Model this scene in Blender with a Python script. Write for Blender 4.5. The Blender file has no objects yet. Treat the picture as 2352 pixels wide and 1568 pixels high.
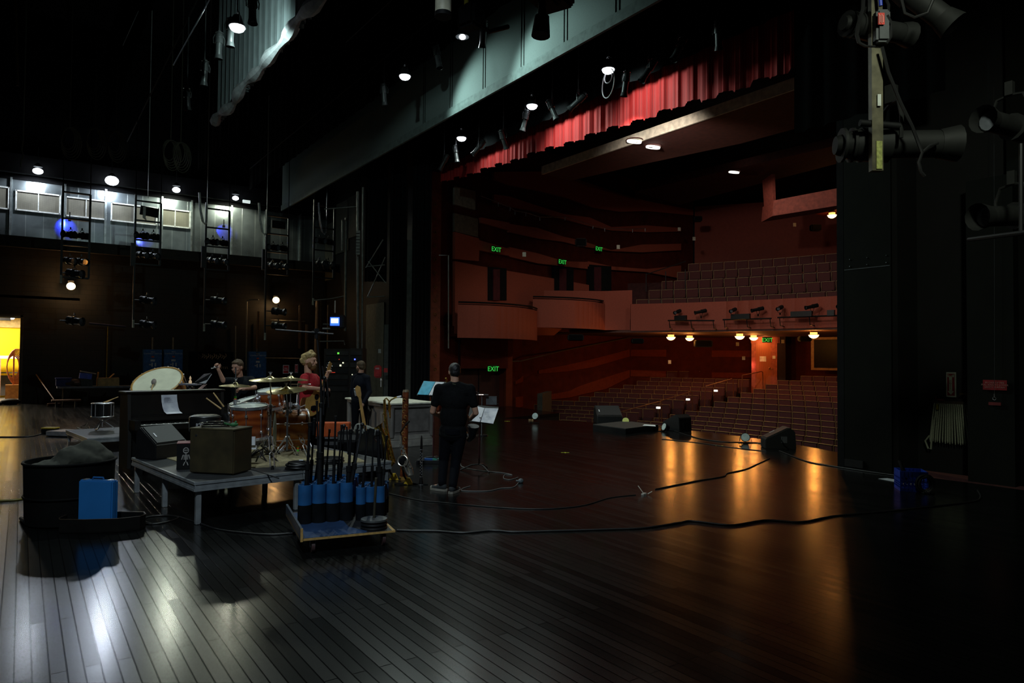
import bpy, bmesh, math, random
from mathutils import Vector as Vc, Matrix
random.seed(7)
PI = math.pi
SC = bpy.context.scene
C = SC.collection
# ------------------------------------------------------------------ camera
F = 1600.; H = 1.8
yaw = math.radians(35.1); pitch = math.atan(41 / F); roll = math.radians(.47)
fw = Vc((math.sin(yaw) * math.cos(pitch), math.cos(yaw) * math.cos(pitch), math.sin(pitch)))
r0 = Vc((math.cos(yaw), -math.sin(yaw), 0)); u0 = r0.cross(fw)
rt = r0 * math.cos(roll) + u0 * math.sin(roll); up = u0 * math.cos(roll) - r0 * math.sin(roll)
cd = bpy.data.cameras.new('camera'); cam = bpy.data.objects.new('camera', cd); C.objects.link(cam)
cd.sensor_width = 36; cd.lens = 36 * F / 2352; cd.clip_start = .05; cd.clip_end = 200
cam.matrix_world = Matrix(((rt.x, up.x, -fw.x, 0), (rt.y, up.y, -fw.y, 0), (rt.z, up.z, -fw.z, H), (0, 0, 0, 1)))
SC.camera = cam
def at(u, v, x=None, y=None, z=None, d=None):          # a pixel seen on a known plane of the place
    r = fw + rt * ((u - 1176) / F) - up * ((v - 784) / F)
    t = x / r.x if x is not None else y / r.y if y is not None else (z - H) / r.z if z is not None else d
    return Vc((r.x * t, r.y * t, H + r.z * t))
def pr(p):
    q = Vc(p) - Vc((0, 0, H)); d = q.dot(fw)
    return 1176 + F * q.dot(rt) / d, 784 - F * q.dot(up) / d
# ------------------------------------------------------------------ world and exposure
w = bpy.data.worlds.new('world'); SC.world = w; w.use_nodes = True
w.node_tree.nodes['Background'].inputs[0].default_value = (.55, .62, .7, 1)
w.node_tree.nodes['Background'].inputs[1].default_value = .0012
vs = SC.view_settings; vs.view_transform = 'Standard'; vs.look = 'None'; vs.gamma = 1; vs.use_curve_mapping = False
vs.exposure = 0.0
# ------------------------------------------------------------------ lamps
def lamp(name, pos, col, e, r=.08, kind='POINT', aim=None, cone=120, blend=.5):
    l = bpy.data.lights.new(name, kind); l.color = col; l.energy = e
    if kind == 'AREA': l.size = r
    else: l.shadow_soft_size = r
    if kind == 'SPOT': l.spot_size = math.radians(cone); l.spot_blend = blend
    o = bpy.data.objects.new(name, l); C.objects.link(o); o.location = pos
    if aim is not None: o.rotation_euler = (Vc(aim) - Vc(pos)).to_track_quat('-Z', 'Y').to_euler()
    return o
COOL = (.72, .88, 1.); WARM = (1., .55, .22); AMB = (1., .35, .06); WHITE = (1, .96, .88)
GAL = [at(87, 393, y=31.0), at(257, 415, y=31.0), at(405, 436, y=31.0), at(541, 455, y=31.0)]
GALE = [110, 340, 220, 150]
GALC = [(.8, .9, 1), (.75, .86, 1), (.9, 1., .8), (.95, 1., .75)]
for i, p in enumerate(GAL):
    lamp('gallery_work_light_lamp', p + Vc((0, -.25, -.05)), GALC[i], GALE[i], .12, 'SPOT', p + Vc((0, -1.9, -1.6)), 88, .25)
    lamp('gallery_wall_light_lamp', p + Vc((0, .15, -.15)), GALC[i], 110, .1, 'SPOT', p + Vc((0, .55, -1)), 150, .3)
WRM = [at(163, 657, y=31.4), at(634, 689, y=31.4)]
lamp('warm_lamp', WRM[0] + Vc((0, -.25, 0)), WARM, 32, .08)
lamp('warm_lamp', WRM[1] + Vc((0, -.1, -.1)), WARM, 28, .08)
# overhead work lights: pixel, plane x, energy
OVH = [(1060, 317, 10.2, 90), (1222, 243, 10.2, 180), (1397, 160, 10.2, 150), (930, 175, 7.4, 230), (1062, 85, 7.4, 210), (545, 62, 3.0, 200)]
OVP = [at(u, v, x=x) for u, v, x, e in OVH]
for (u, v, x, e), p in zip(OVH, OVP):
    lamp('overhead_work_lamp', p + Vc((.12, 0, -.1)), (.72, 1., .93), e, .07, 'SPOT', p + (Vc((1.2, 1.3, -.1)) if x < 5 else Vc((1.5, -.15, -1.0)) if x > 8 else Vc((1.4, -.7, -.7))), 140 if x < 5 else 118 if x > 8 else 108, .6)
for i, e in ((0, 70), (1, 70), (3, 260), (4, 200), (5, 420)):
    lamp('overhead_down_lamp', OVP[i] + Vc((0, 0, -.15)), (.85, 1, .93), e, .07, 'SPOT', OVP[i] + Vc((-.3, -.3, -2)), 125, .5)
for q, e in ((at(1457, 330, d=19.5), 100), (at(1500, 343, d=20.5), 170), (at(1686, 402, d=26), 90)):
    lamp('ceiling_down_lamp', q - Vc((.1, 0, .5)), (1, .85, .68), e, .12, 'SPOT', q - Vc((-.6, 0, 2)), 165, .3)
HSE = [(1541, 774, 3.05), (1584, 776, 3.05), (1699, 772, 3.05), (1731, 775, 3.05), (1869, 769, 3.05)]
HSP = [at(u, v, d=dd) for (u, v, _), dd in zip(HSE, (29.5, 31, 28, 31, 26.5))]
HSP.append(at(1911, 494, d=30))
for i, p in enumerate(HSP): lamp('house_lamp', p - Vc((.0, 0, .16)), AMB, (30, 26, 30, 26, 34, 12)[i] * 2.0, .1)
lamp('unseen_band_fill_lamp', (-1.5, 1.0, 9.0), (.75, .9, 1), 1750, .25, 'SPOT', (2.8, 9.8, .3), 60, .6)  # unseen spot added behind the camera to light the band
lamp('unseen_house_fill_lamp', (10.9, 11.2, 7.05), (1, .86, .76), 780, .12, 'SPOT', (24, 16.6, 4.0), 82, .9)  # added wash over the auditorium; no fixture hangs here
lamp('unseen_wing_fill_lamp', (4.2, .6, 5.6), (.9, 1, .8), 330, .2, 'SPOT', (12, 4.9, 1.6), 75, .7)  # added spot that brightens the hose and crate, without a fixture
lamp('unseen_boom_fill_lamp', (3.0, -1.0, 5.0), (.95, 1, .8), 20, .2, 'SPOT', (6.2, 3.1, 4.2), 50, .7)  # unseen helper spot that lifts the hanging boom
lamp('hallway_lamp', (-2.0, 34.5, 3.3), (1, .93, .8), 800, .3)
lamp('blue_lamp', at(148, 505, y=31.5), (.02, .04, 1), 70, .03, 'SPOT', at(150, 520, y=32), 70, .3)
lamp('blue_lamp', at(505, 518, y=31.5), (.02, .04, 1), 60, .03, 'SPOT', at(514, 530, y=32), 60, .3)
lamp('blue_lamp', at(328, 545, y=31.4), (.1, .14, 1), 14, .03, 'SPOT', at(330, 550, y=32), 60, .3)
# ------------------------------------------------------------------ materials
MATS = {}
def mat(name, col, rough=.6, metal=0, em=None, es=0, var=.25, scale=8, bump=.0, spec=.5, alpha=None):
    if name in MATS: return MATS[name]
    m = bpy.data.materials.new(name); m.use_nodes = True; nt = m.node_tree; N = nt.nodes; L = nt.links
    b = N['Principled BSDF']; b.inputs['Roughness'].default_value = rough; b.inputs['Metallic'].default_value = metal
    b.inputs['Specular IOR Level'].default_value = spec
    tc = N.new('ShaderNodeTexCoord'); nz = N.new('ShaderNodeTexNoise'); nz.inputs['Scale'].default_value = scale
    nz.inputs['Detail'].default_value = 4; L.new(tc.outputs['Object'], nz.inputs['Vector'])
    rp = N.new('ShaderNodeValToRGB'); e = rp.color_ramp.elements
    e[0].position = .3; e[1].position = .7
    e[0].color = tuple(c * (1 - var) for c in col) + (1,); e[1].color = tuple(min(1, c * (1 + var)) for c in col) + (1,)
    L.new(nz.outputs['Fac'], rp.inputs[0]); L.new(rp.outputs[0], b.inputs['Base Color'])
    if bump:
        bp = N.new('ShaderNodeBump'); bp.inputs['Strength'].default_value = bump; bp.inputs['Distance'].default_value = .01
        L.new(nz.outputs['Fac'], bp.inputs['Height']); L.new(bp.outputs[0], b.inputs['Normal'])
    if em: b.inputs['Emission Color'].default_value = tuple(em) + (1,); b.inputs['Emission Strength'].default_value = es
    MATS[name] = m; return m
def brickmat(name, c1, c2, cm, bw, rh, ms, rough, rot=(0, 0, 0), bump=.3, metal=0, nrough=.0, offset=.5, spec=.5, wear=0, seam=False):
    m = bpy.data.materials.new(name); m.use_nodes = True; nt = m.node_tree; N = nt.nodes; L = nt.links; b = N['Principled BSDF']
    tc = N.new('ShaderNodeTexCoord'); mp = N.new('ShaderNodeMapping'); mp.inputs['Rotation'].default_value = rot
    L.new(tc.outputs['Object'], mp.inputs['Vector'])
    br = N.new('ShaderNodeTexBrick'); br.offset = offset; br.inputs['Scale'].default_value = 1
    br.inputs['Color1'].default_value = c1 + (1,); br.inputs['Color2'].default_value = c2 + (1,); br.inputs['Mortar'].default_value = cm + (1,)
    br.inputs['Brick Width'].default_value = bw; br.inputs['Row Height'].default_value = rh; br.inputs['Mortar Size'].default_value = ms
    br.inputs['Mortar Smooth'].default_value = .1
    L.new(mp.outputs[0], br.inputs['Vector'])
    nz = N.new('ShaderNodeTexNoise'); nz.inputs['Scale'].default_value = 1.3; nz.inputs['Detail'].default_value = 8
    L.new(tc.outputs['Object'], nz.inputs['Vector'])
    mx = N.new('ShaderNodeMix'); mx.data_type = 'RGBA'; mx.blend_type = 'MULTIPLY'; mx.inputs[0].default_value = .7
    L.new(br.outputs['Color'], mx.inputs[6])
    rp = N.new('ShaderNodeValToRGB'); rp.color_ramp.elements[0].position = .3; rp.color_ramp.elements[1].position = .75
    rp.color_ramp.elements[0].color = (.45, .45, .45, 1); rp.color_ramp.elements[1].color = (1.4, 1.4, 1.4, 1)
    L.new(nz.outputs['Fac'], rp.inputs[0]); L.new(rp.outputs[0], mx.inputs[7]); L.new(mx.outputs[2], b.inputs['Base Color'])
    b.inputs['Metallic'].default_value = metal; b.inputs['Specular IOR Level'].default_value = spec
    mr = N.new('ShaderNodeMapRange'); mr.inputs['To Min'].default_value = rough - nrough; mr.inputs['To Max'].default_value = rough + nrough
    L.new(nz.outputs['Fac'], mr.inputs['Value']); L.new(mr.outputs[0], b.inputs['Roughness'])
    bp = N.new('ShaderNodeBump'); bp.inputs['Strength'].default_value = bump; bp.inputs['Distance'].default_value = .004; bp.invert = True
    if wear:
        n2 = N.new('ShaderNodeTexNoise'); n2.inputs['Scale'].default_value = 60; m2 = N.new('ShaderNodeMapping')
        m2.inputs['Scale'].default_value = (1, .12, 1); L.new(tc.outputs['Object'], m2.inputs[0]); L.new(m2.outputs[0], n2.inputs['Vector'])
        ad = N.new('ShaderNodeMath'); ad.operation = 'MULTIPLY_ADD'; ad.inputs[1].default_value = wear
        L.new(n2.outputs['Fac'], ad.inputs[0]); L.new(br.outputs['Fac'], ad.inputs[2]); L.new(ad.outputs[0], bp.inputs['Height'])
    else: L.new(br.outputs['Fac'], bp.inputs['Height'])
    if seam:                                                 # open joints between the boards do not shine; boards differ a little in polish
        sv = N.new('ShaderNodeMapRange'); sv.inputs['To Min'].default_value = spec; sv.inputs['To Max'].default_value = spec * .2
        L.new(br.outputs['Fac'], sv.inputs['Value']); L.new(sv.outputs[0], b.inputs['Specular IOR Level'])
        pv = N.new('ShaderNodeMapRange'); pv.inputs['From Min'].default_value = min(c1[0], c2[0]); pv.inputs['From Max'].default_value = max(c1[0], c2[0])
        pv.inputs['To Min'].default_value = -.03; pv.inputs['To Max'].default_value = .03; L.new(br.outputs['Color'], pv.inputs['Value'])
        am = N.new('ShaderNodeMath'); am.operation = 'ADD'; L.new(pv.outputs[0], am.inputs[0]); L.new(mr.outputs[0], am.inputs[1]); L.new(am.outputs[0], b.inputs['Roughness'])
    L.new(bp.outputs[0], b.inputs['Normal']); MATS[name] = m; return m
def stripemat(name, c1, c2, scale, rough, axis='X', dist=2.0, metal=0):     # wood grain, woven cloth, sheet seams
    m = bpy.data.materials.new(name); m.use_nodes = True; nt = m.node_tree; N = nt.nodes; L = nt.links; b = N['Principled BSDF']
    tc = N.new('ShaderNodeTexCoord'); wv = N.new('ShaderNodeTexWave'); wv.bands_direction = axis; wv.inputs['Scale'].default_value = scale
    wv.inputs['Distortion'].default_value = dist; wv.inputs['Detail'].default_value = 3; L.new(tc.outputs['Object'], wv.inputs['Vector'])
    rp = N.new('ShaderNodeValToRGB'); rp.color_ramp.elements[0].color = c1 + (1,); rp.color_ramp.elements[1].color = c2 + (1,)
    L.new(wv.outputs['Fac'], rp.inputs[0]); L.new(rp.outputs[0], b.inputs['Base Color'])
    b.inputs['Roughness'].default_value = rough; b.inputs['Metallic'].default_value = metal; MATS[name] = m; return m
BLK = mat('black_paint', (.006, .006, .0065), .65, spec=.2)
BLKD = mat('dull_black', (.006, .006, .007), .9, spec=.2)
CLOTH = mat('black_velour', (.0035, .0035, .004), .95, bump=.3, scale=40, spec=.1)
METB = mat('black_steel', (.009, .009, .01), .5, .1)
CHR = mat('chrome', (.75, .75, .78), .3, .9)
STEEL = mat('steel', (.3, .31, .33), .38, 1)
ALU = mat('aluminium', (.42, .43, .45), .35, .9, scale=30)
TAN = mat('tan_trim', (.34, .2, .085), .5)
MAR = mat('maroon_fabric', (.075, .014, .014), .8, bump=.2, scale=60)
MARD = mat('dark_maroon_fabric', (.045, .01, .012), .85)
PLAS = mat('red_plaster', (.32, .068, .04), .75, bump=.1, scale=20, var=.1)
WOODW = mat('dark_red_panel', (.075, .013, .007), .7, spec=.08, var=.2, scale=3)
CREAM = mat('paper_white', (.8, .82, .85), .7, var=.05)
RED = mat('red_paint', (.5, .02, .02), .5)
BLUE = mat('blue_paint', (.02, .09, .28), .5)
SKIN = mat('skin', (.55, .3, .2), .55, var=.12, scale=20)
GOLD = mat('lacquered_brass', (.9, .58, .13), .27, 1)
RUB = mat('black_rubber', (.006, .006, .006), .75, spec=.2)
CABL = mat('black_cable', (.007, .007, .0075), .5)
WALLB = mat('black_wall_paint', (.007, .007, .0065), .75, scale=2, bump=.1)
# ------------------------------------------------------------------ mesh builder
def frame(z, xh=None):
    z = Vc(z).normalized(); xh = Vc(xh) if xh is not None else (Vc((0, 0, 1)) if abs(z.z) < .9 else Vc((1, 0, 0)))
    x = xh.cross(z).normalized() if xh is not None else None
    y = z.cross(x); return Matrix((x, y, z)).transposed().to_4x4()
class B:
    def __init__(s): s.b = bmesh.new()
    def box(s, c, d, rz=0, M=None, bev=0):
        m = Matrix.Translation(Vc(c)) @ Matrix.Rotation(rz, 4, 'Z')
        if M is not None: m = Matrix.Translation(Vc(c)) @ M
        r = bmesh.ops.create_cube(s.b, size=1, matrix=m @ Matrix.Diagonal((d[0], d[1], d[2], 1)))
        if bev:
            ed = list({e for v in r['verts'] for e in v.link_edges}); bmesh.ops.bevel(s.b, geom=ed, offset=bev, segments=2, affect='EDGES')
        return s
    def cyl(s, p0, p1, ra, rb=None, n=12, cap=True):
        p0 = Vc(p0); p1 = Vc(p1); rb = ra if rb is None else rb; h = (p1 - p0).length
        if h < 1e-6: return s
        m = Matrix.Translation((p0 + p1) / 2) @ frame(p1 - p0)
        bmesh.ops.create_cone(s.b, cap_ends=cap, segments=n, radius1=max(ra, 1e-4), radius2=max(rb, 1e-4), depth=h, matrix=m); return s
    def ell(s, c, r, M=None, n=14):
        m = Matrix.Translation(Vc(c)) @ (M if M is not None else Matrix.Identity(4)) @ Matrix.Diagonal((r[0], r[1], r[2], 1))
        bmesh.ops.create_uvsphere(s.b, u_segments=n, v_segments=max(6, n * 2 // 3), radius=1, matrix=m); return s
    def cap(s, p0, p1, ra, rb, n=12):
        s.cyl(p0, p1, ra, rb, n); s.ell(p0, (ra,) * 3, n=n); s.ell(p1, (rb,) * 3, n=n); return s
    def tube(s, pts, r, n=6, closed=False):
        pts = [Vc(p) for p in pts]; rr = r if isinstance(r, (list, tuple)) else [r] * len(pts); rings = []; px = None
        for i, p in enumerate(pts):
            if closed: t = pts[(i + 1) % len(pts)] - pts[i - 1]
            else: t = pts[min(i + 1, len(pts) - 1)] - pts[max(i - 1, 0)]
            if t.length < 1e-9: t = Vc((0, 0, 1))
            t.normalize()
            if px is None: px = t.orthogonal().normalized()
            px = (px - t * px.dot(t)); px = px.normalized() if px.length > 1e-6 else t.orthogonal().normalized()
            py = t.cross(px)
            rings.append([s.b.verts.new(p + (px * math.cos(a) + py * math.sin(a)) * rr[i]) for a in [2 * PI * k / n for k in range(n)]])
        m = len(rings)
        for i in range(m if closed else m - 1):
            a = rings[i]; c = rings[(i + 1) % m]
            for k in range(n): s.b.faces.new((a[k], a[(k + 1) % n], c[(k + 1) % n], c[k]))
        if not closed: s.b.faces.new(rings[0][::-1]); s.b.faces.new(rings[-1])
        return s
    def lathe(s, prof, M=None, n=24, c=(0, 0, 0)):          # prof: (radius, z)
        M = Matrix.Translation(Vc(c)) @ (M if M is not None else Matrix.Identity(4)); rings = []
        for r, z in prof:
            if r < 1e-5: rings.append([s.b.verts.new(M @ Vc((0, 0, z)))])
            else: rings.append([s.b.verts.new(M @ Vc((r * math.cos(2 * PI * k / n), r * math.sin(2 * PI * k / n), z))) for k in range(n)])
        for a, c2 in zip(rings, rings[1:]):
            for k in range(n):
                q = [a[k % len(a)], a[(k + 1) % len(a)], c2[(k + 1) % len(c2)], c2[k % len(c2)]]; u = []
                for v in q:
                    if v not in u: u.append(v)
                if len(u) > 2:
                    try: s.b.faces.new(u)
                    except ValueError: pass
        return s
    def prism(s, poly, vec, M=None):                        # extrude a polygon of 3-D points
        M = M if M is not None else Matrix.Identity(4); vec = Vc(vec)
        a = [s.b.verts.new(M @ Vc(p)) for p in poly]; c = [s.b.verts.new(M @ (Vc(p) + vec)) for p in poly]; k = len(a)
        s.b.faces.new(a[::-1]); s.b.faces.new(c)
        for i in range(k): s.b.faces.new((a[i], a[(i + 1) % k], c[(i + 1) % k], c[i]))
        return s
    def grid(s, rows):
        vv = [[s.b.verts.new(Vc(p)) for p in r] for r in rows]
        for a, c in zip(vv, vv[1:]):
            for i in range(len(a) - 1): s.b.faces.new((a[i], a[i + 1], c[i + 1], c[i]))
        return s
    def torus(s, c, R, r, M=None, n=28, k=8, a0=0, a1=2 * PI):
        M = Matrix.Translation(Vc(c)) @ (M if M is not None else Matrix.Identity(4)); full = a1 - a0 > 6.28
        pts = [M @ Vc((R * math.cos(a0 + (a1 - a0) * i / n), R * math.sin(a0 + (a1 - a0) * i / n), 0)) for i in range(n if full else n + 1)]
        return s.tube(pts, r, k, full)
    def wall(s, pts, z0, z1, t):                            # upright slab following a plan polyline
        for a, c in zip(pts, pts[1:]):
            a = Vc((a[0], a[1], 0)); c = Vc((c[0], c[1], 0)); d = (c - a).normalized(); nrm = Vc((-d.y, d.x, 0)) * t
            s.prism([a + Vc((0, 0, z0)), c + Vc((0, 0, z0)), c + nrm + Vc((0, 0, z0)), a + nrm + Vc((0, 0, z0))], (0, 0, z1 - z0))
        return s
def mk(name, b, m, parent=None, w=False, smooth=None, label=None):
    me = bpy.data.meshes.new(name); bmesh.ops.recalc_face_normals(b.b, faces=b.b.faces); b.b.to_mesh(me); b.b.free()
    me.materials.append(m)
    ang = 40 if smooth is None else smooth
    if ang:
        me.polygons.foreach_set('use_smooth', [True] * len(me.polygons)); me.set_sharp_from_angle(angle=math.radians(ang))
    o = bpy.data.objects.new(name, me); C.objects.link(o)
    if parent is not None:
        o.parent = parent
        if w:
            q = parent
            M = Matrix.Translation(q.location) @ q.rotation_euler.to_matrix().to_4x4()
            while q.parent: q = q.parent; M = (Matrix.Translation(q.location) @ q.rotation_euler.to_matrix().to_4x4()) @ M
            me.transform(M.inverted())
    if label: o['label'] = label
    return o
def tag(o, label, cat, group=None, kind=None):
    o['label'] = label; o['category'] = cat
    if group: o['group'] = group
    if kind: o['kind'] = kind
    return o
def thing(name, label, cat, loc=(0, 0, 0), rz=0, group=None, rot=None):
    o = bpy.data.objects.new(name, None); C.objects.link(o); o.location = loc; o.rotation_euler = rot if rot is not None else (0, 0, rz)
    o.empty_display_size = .1; return tag(o, label, cat, group)
def solo(name, label, cat, b, m, group=None, loc=None, rz=0, kind=None, smooth=None):
    o = mk(name, b, m, smooth=smooth)
    if loc is None:                                          # origin at the base centre
        vs_ = [v.co for v in o.data.vertices]
        c = Vc((sum(v.x for v in vs_) / len(vs_), sum(v.y for v in vs_) / len(vs_), min(v.z for v in vs_)))
        o.data.transform(Matrix.Translation(-c)); o.location = c
    else: o.location = loc; o.rotation_euler = (0, 0, rz)
    return tag(o, label, cat, group, kind)
def struct(name, b, m, parent=None, label=None, smooth=None):
    o = mk(name, b, m, parent, smooth=smooth)
    if parent is None: o['kind'] = 'structure'
    if label: o['label'] = label
    return o
def text(name, s, size, m, parent, M, label=None, w=False, ext=.0008):   # lettering as a mesh, standing in M's XY plane
    cu = bpy.data.curves.new(name, 'FONT'); cu.body = s; cu.size = size; cu.align_x = 'CENTER'; cu.align_y = 'CENTER'; cu.extrude = ext; cu.resolution_u = 2
    to = bpy.data.objects.new(name, cu); C.objects.link(to); bpy.context.view_layer.update()
    me = bpy.data.meshes.new_from_object(to); C.objects.unlink(to); bpy.data.objects.remove(to)
    me.transform(M); me.materials.clear(); me.materials.append(m)
    o = bpy.data.objects.new(name, me); C.objects.link(o)
    if parent is not None:
        o.parent = parent
        if w: me.transform((Matrix.Translation(parent.location) @ parent.rotation_euler.to_matrix().to_4x4()).inverted())
    if label: o['label'] = label
    return o
def face(p, right, upv=(0, 0, 1)):                          # matrix whose X runs along `right`, Y up: a sheet facing X x Y
    x = Vc(right).normalized(); y = Vc(upv); y = (y - x * y.dot(x)).normalized(); z = x.cross(y)
    m = Matrix((x, y, z)).transposed().to_4x4(); m.translation = Vc(p); return m
def dup(root, loc, rz=None, label=None, group=None):
    def cp(o, par):
        c = o.copy(); C.objects.link(c); c.parent = par
        for ch in o.children: cp(ch, c)
        return c
    r = cp(root, None); r.location = loc
    if rz is not None: r.rotation_euler = (0, 0, rz)
    if label: r['label'] = label
    if group: r['group'] = group
    return r
ORD = ['first', 'second', 'third', 'fourth', 'fifth', 'sixth', 'seventh', 'eighth', 'ninth', 'tenth', 'eleventh', 'twelfth', 'thirteenth', 'fourteenth', 'fifteenth', 'sixteenth', 'seventeenth', 'eighteenth', 'nineteenth', 'twentieth', 'twenty-first', 'twenty-second', 'twenty-third', 'twenty-fourth']
RX = Vc((math.cos(yaw), -math.sin(yaw), 0)); FX = Vc((math.sin(yaw), math.cos(yaw), 0))   # across / along the view, level
# ================================================================== the stage house
FLOORM = brickmat('stage_boards', (.0046, .005, .005), (.0032, .0036, .0036), (.003, .003, .003), 1.9, .083, .0042, .205, rot=(0, 0, PI / 2), bump=.5, nrough=.015, spec=.45, seam=True)
ARC = Vc((4.6, 11.6, 0)); AR = 9.6
pts = [(-14, -3), (11.7, -3), (11.7, 5.2)]
edge = [(ARC.x + AR * math.cos(a), ARC.y + AR * math.sin(a)) for a in [math.radians(x) for x in range(-30, 32, 3)]]
edge = [(x, y) for x, y in edge if x > 11.9 and y > 6.7]
pts += [(11.7, 6.6)] + edge + [(12.0, 17.6), (14.9, 18.4), (15.4, 22), (11.7, 22.2), (11.7, 32), (-14, 32)]
b = B(); b.prism([(x, y, -.12) for x, y in pts], (0, 0, .12)); struct('floor', b, FLOORM, smooth=0)
b = B(); b.wall([(11.7, 6.6)] + edge + [(12.0, 17.6), (14.9, 18.4)], -1.4, -.121, .08); struct('trim_1', b, BLK, label='black stage apron riser facing the seats')
b = B(); b.box((4, 42, -.06), (40, 20, .1)); b.box((-8, 33.2, -.05), (20, 2.4, .1)); struct('floor_hallway', b, mat('grey_concrete', (.2, .19, .17), .6))
# far wall: dark block, with the opening at the end
BRKW = brickmat('black_block_wall', (.014, .011, .0085), (.011, .009, .007), (.005, .0045, .004), .4, .2, .012, .6, rot=(PI / 2, 0, 0), bump=.6, nrough=.1)
b = B()
b.box((5.9, 32.15, 3.0), (11.9, .3, 6.05)); b.box((-7.7, 32.15, 4.6), (15.3, .3, 2.8)); b.box((-9, 32.15, 1.6), (10.0, .3, 3.2))
struct('wall_far', b, BRKW, smooth=0)
b = B(); b.box((-.03, 32.0, 1.65), (.1, .34, 3.3)); b.box((-2, 32.0, 3.27), (4, .34, .08)); struct('trim_2', b, mat('dull_bronze', (.06, .05, .035), .5), label='steel jamb of the loading opening')
# sheet metal wall above the gallery
SHM = brickmat('galvanised_sheet', (.33, .37, .385), (.29, .33, .35), (.55, .6, .6), 60, .56, .012, .3, rot=(0, 0, PI / 2), bump=.35, metal=.75, nrough=.13, offset=0)
b = B(); b.box((3.2, 32.1, 7.25), (17.2, .12, 2.36)); ow = struct('wall_gallery', b, SHM, smooth=0)
b = B()
for u in (24, 148, 242, 372, 440, 532, 610, 690):
    p = at(u, 500, y=31.98); b.box((p.x, 31.98, 7.25), (.07, .1, 2.4))
struct('trim_3', b, mat('galvanised_angle', (.5, .55, .55), .35, .8), label='upright angle joints on the sheet metal wall')
b = B(); b.box((3.2, 31.2, 5.98), (17.4, 1.7, .14)); b.box((3.2, 30.38, 5.85), (17.4, .12, .4)); struct('floor_gallery', b, mat('brown_black_steel', (.05, .036, .024), .6, .3), smooth=0)
b = B(); b.box((0, 31.55, 8.9), (23, .2, .7)); b.box((0, 32.1, 11.5), (24, .3, 6.2)); struct('wall_upper', b, BLKD)
VENT0 = mat('louvre_mesh', (.42, .38, .29), .6, scale=90, var=.35)
VENTF = mat('white_frame', (.8, .82, .78), .5)
bm_ = brickmat('louvre_grid', (.13, .12, .09), (.11, .1, .075), (.24, .22, .17), .03, .03, .006, .6, rot=(PI / 2, 0, 0), offset=0)
wv = [((-30, 423), (20, 432), (20, 480), (-30, 474)), ((37, 437), (139, 449), (137, 491), (37, 481)), ((152, 452), (244, 462), (243, 504), (150, 494)), ((256, 466), (360, 477), (360, 515), (256, 507)), ((354, 477), (437, 485), (436, 524), (354, 515))]
for i, q in enumerate(wv):
    a, c, d_, e = [at(u, v, y=31.96) for u, v in q]; x0, x1 = (a.x + e.x) / 2, (c.x + d_.x) / 2; z1, z0 = (a.z + c.z) / 2, (e.z + d_.z) / 2
    if i == 4: x0 = wx1 + .12
    wx1 = x1
    b = B(); t = .05
    for (cx, cz, sx, sz) in (((x0 + x1) / 2, z0, x1 - x0, t), ((x0 + x1) / 2, z1, x1 - x0, t), (x0, (z0 + z1) / 2, t, z1 - z0 + t), (x1, (z0 + z1) / 2, t, z1 - z0 + t), ((x0 + x1) / 2, (z0 + z1) / 2, t * .6, z1 - z0)): b.box((cx, 31.99, cz), (sx, .08, sz))
    o = struct('window_%d' % (i + 1), b, VENTF)
    b = B(); b.box(((x0 + x1) / 2, 32.02, (z0 + z1) / 2), (x1 - x0, .02, z1 - z0)); struct('pane', b, bm_, o)
# roof and remaining shell of the stage house
b = B(); b.box((0, 14, 15), (30, 40, .3)); struct('ceiling', b, BLKD)
b = B(); b.box((-8.5, 14.5, 7), (.3, 37, 14)); struct('wall_upstage', b, BLKD)
b = B(); b.box((11.9, 26.9, 6.5), (.4, 10.0, 13)); struct('wall_proscenium_far', b, BLK)
b = B(); b.box((12.0, 14, 12.0), (.5, 16, 5.4)); struct('wall_proscenium_top', b, BLKD)
PANW = mat('dark_green_black_panel', (.004, .0046, .003), .75, spec=.15, scale=3)
b = B(); b.box((11.72, 6.18, 6.5), (.08, .8, 13)); struct('wall_proscenium_near', b, PANW)
b = B(); b.box((11.95, 6.66, 6.5), (.5, .12, 13)); struct('trim_4', b, BLKD, label='black return of the near proscenium edge')
b = B(); b.box((12.45, 4.8, 6.5), (.1, 2.1, 13)); b.box((12.08, 5.74, 6.5), (.7, .08, 13)); struct('wall_recess', b, WALLB)
b = B(); b.box((11.96, 4.42, 2.3), (.2, .62, 4.6)); b.box((12.1, 1.0, 6.5), (.1, 6.5, 13)); struct('wall_downstage', b, PANW)
b = B(); b.box((11.66, 6.4, .07), (.05, .32, .12)); struct('baseboard_right', b, METB)
bb = B()
for dy in (.08, .38, .7):
    for dz in (0, .12): bb.ell((11.67, 6.55 - dy, 3.45 + dz), (.012, .012, .012), n=6)
bb.box((11.676, 6.18, 3.4), (.006, .78, .012)); struct('trim_5', bb, STEEL, label='bolted seam across the black proscenium panel')
# far proscenium edge: orange-brown post with round fixings, black gap, grey slabs
POST = mat('rust_brown_paint', (.22, .05, .02), .6)
pa = at(989, 700, y=21.6); pb = at(1011, 700, y=21.6)
b = B(); b.box(((pa.x + pb.x) / 2, 21.65, 4.2), ((pb.x - pa.x), .12, 8.4)); o = struct('trim_6', b, POST, label='rust brown proscenium post with brass grommets')
for i in range(14):
    v = 470 + i * 31.5; p = at(1000, v, y=21.58); b = B(); b.torus((p.x, 21.585, p.z), .05, .012, Matrix.Rotation(PI / 2, 4, 'X'), 14, 6); struct('grommet', b, mat('dull_brass', (.35, .22, .05), .4, .8), o)
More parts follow.
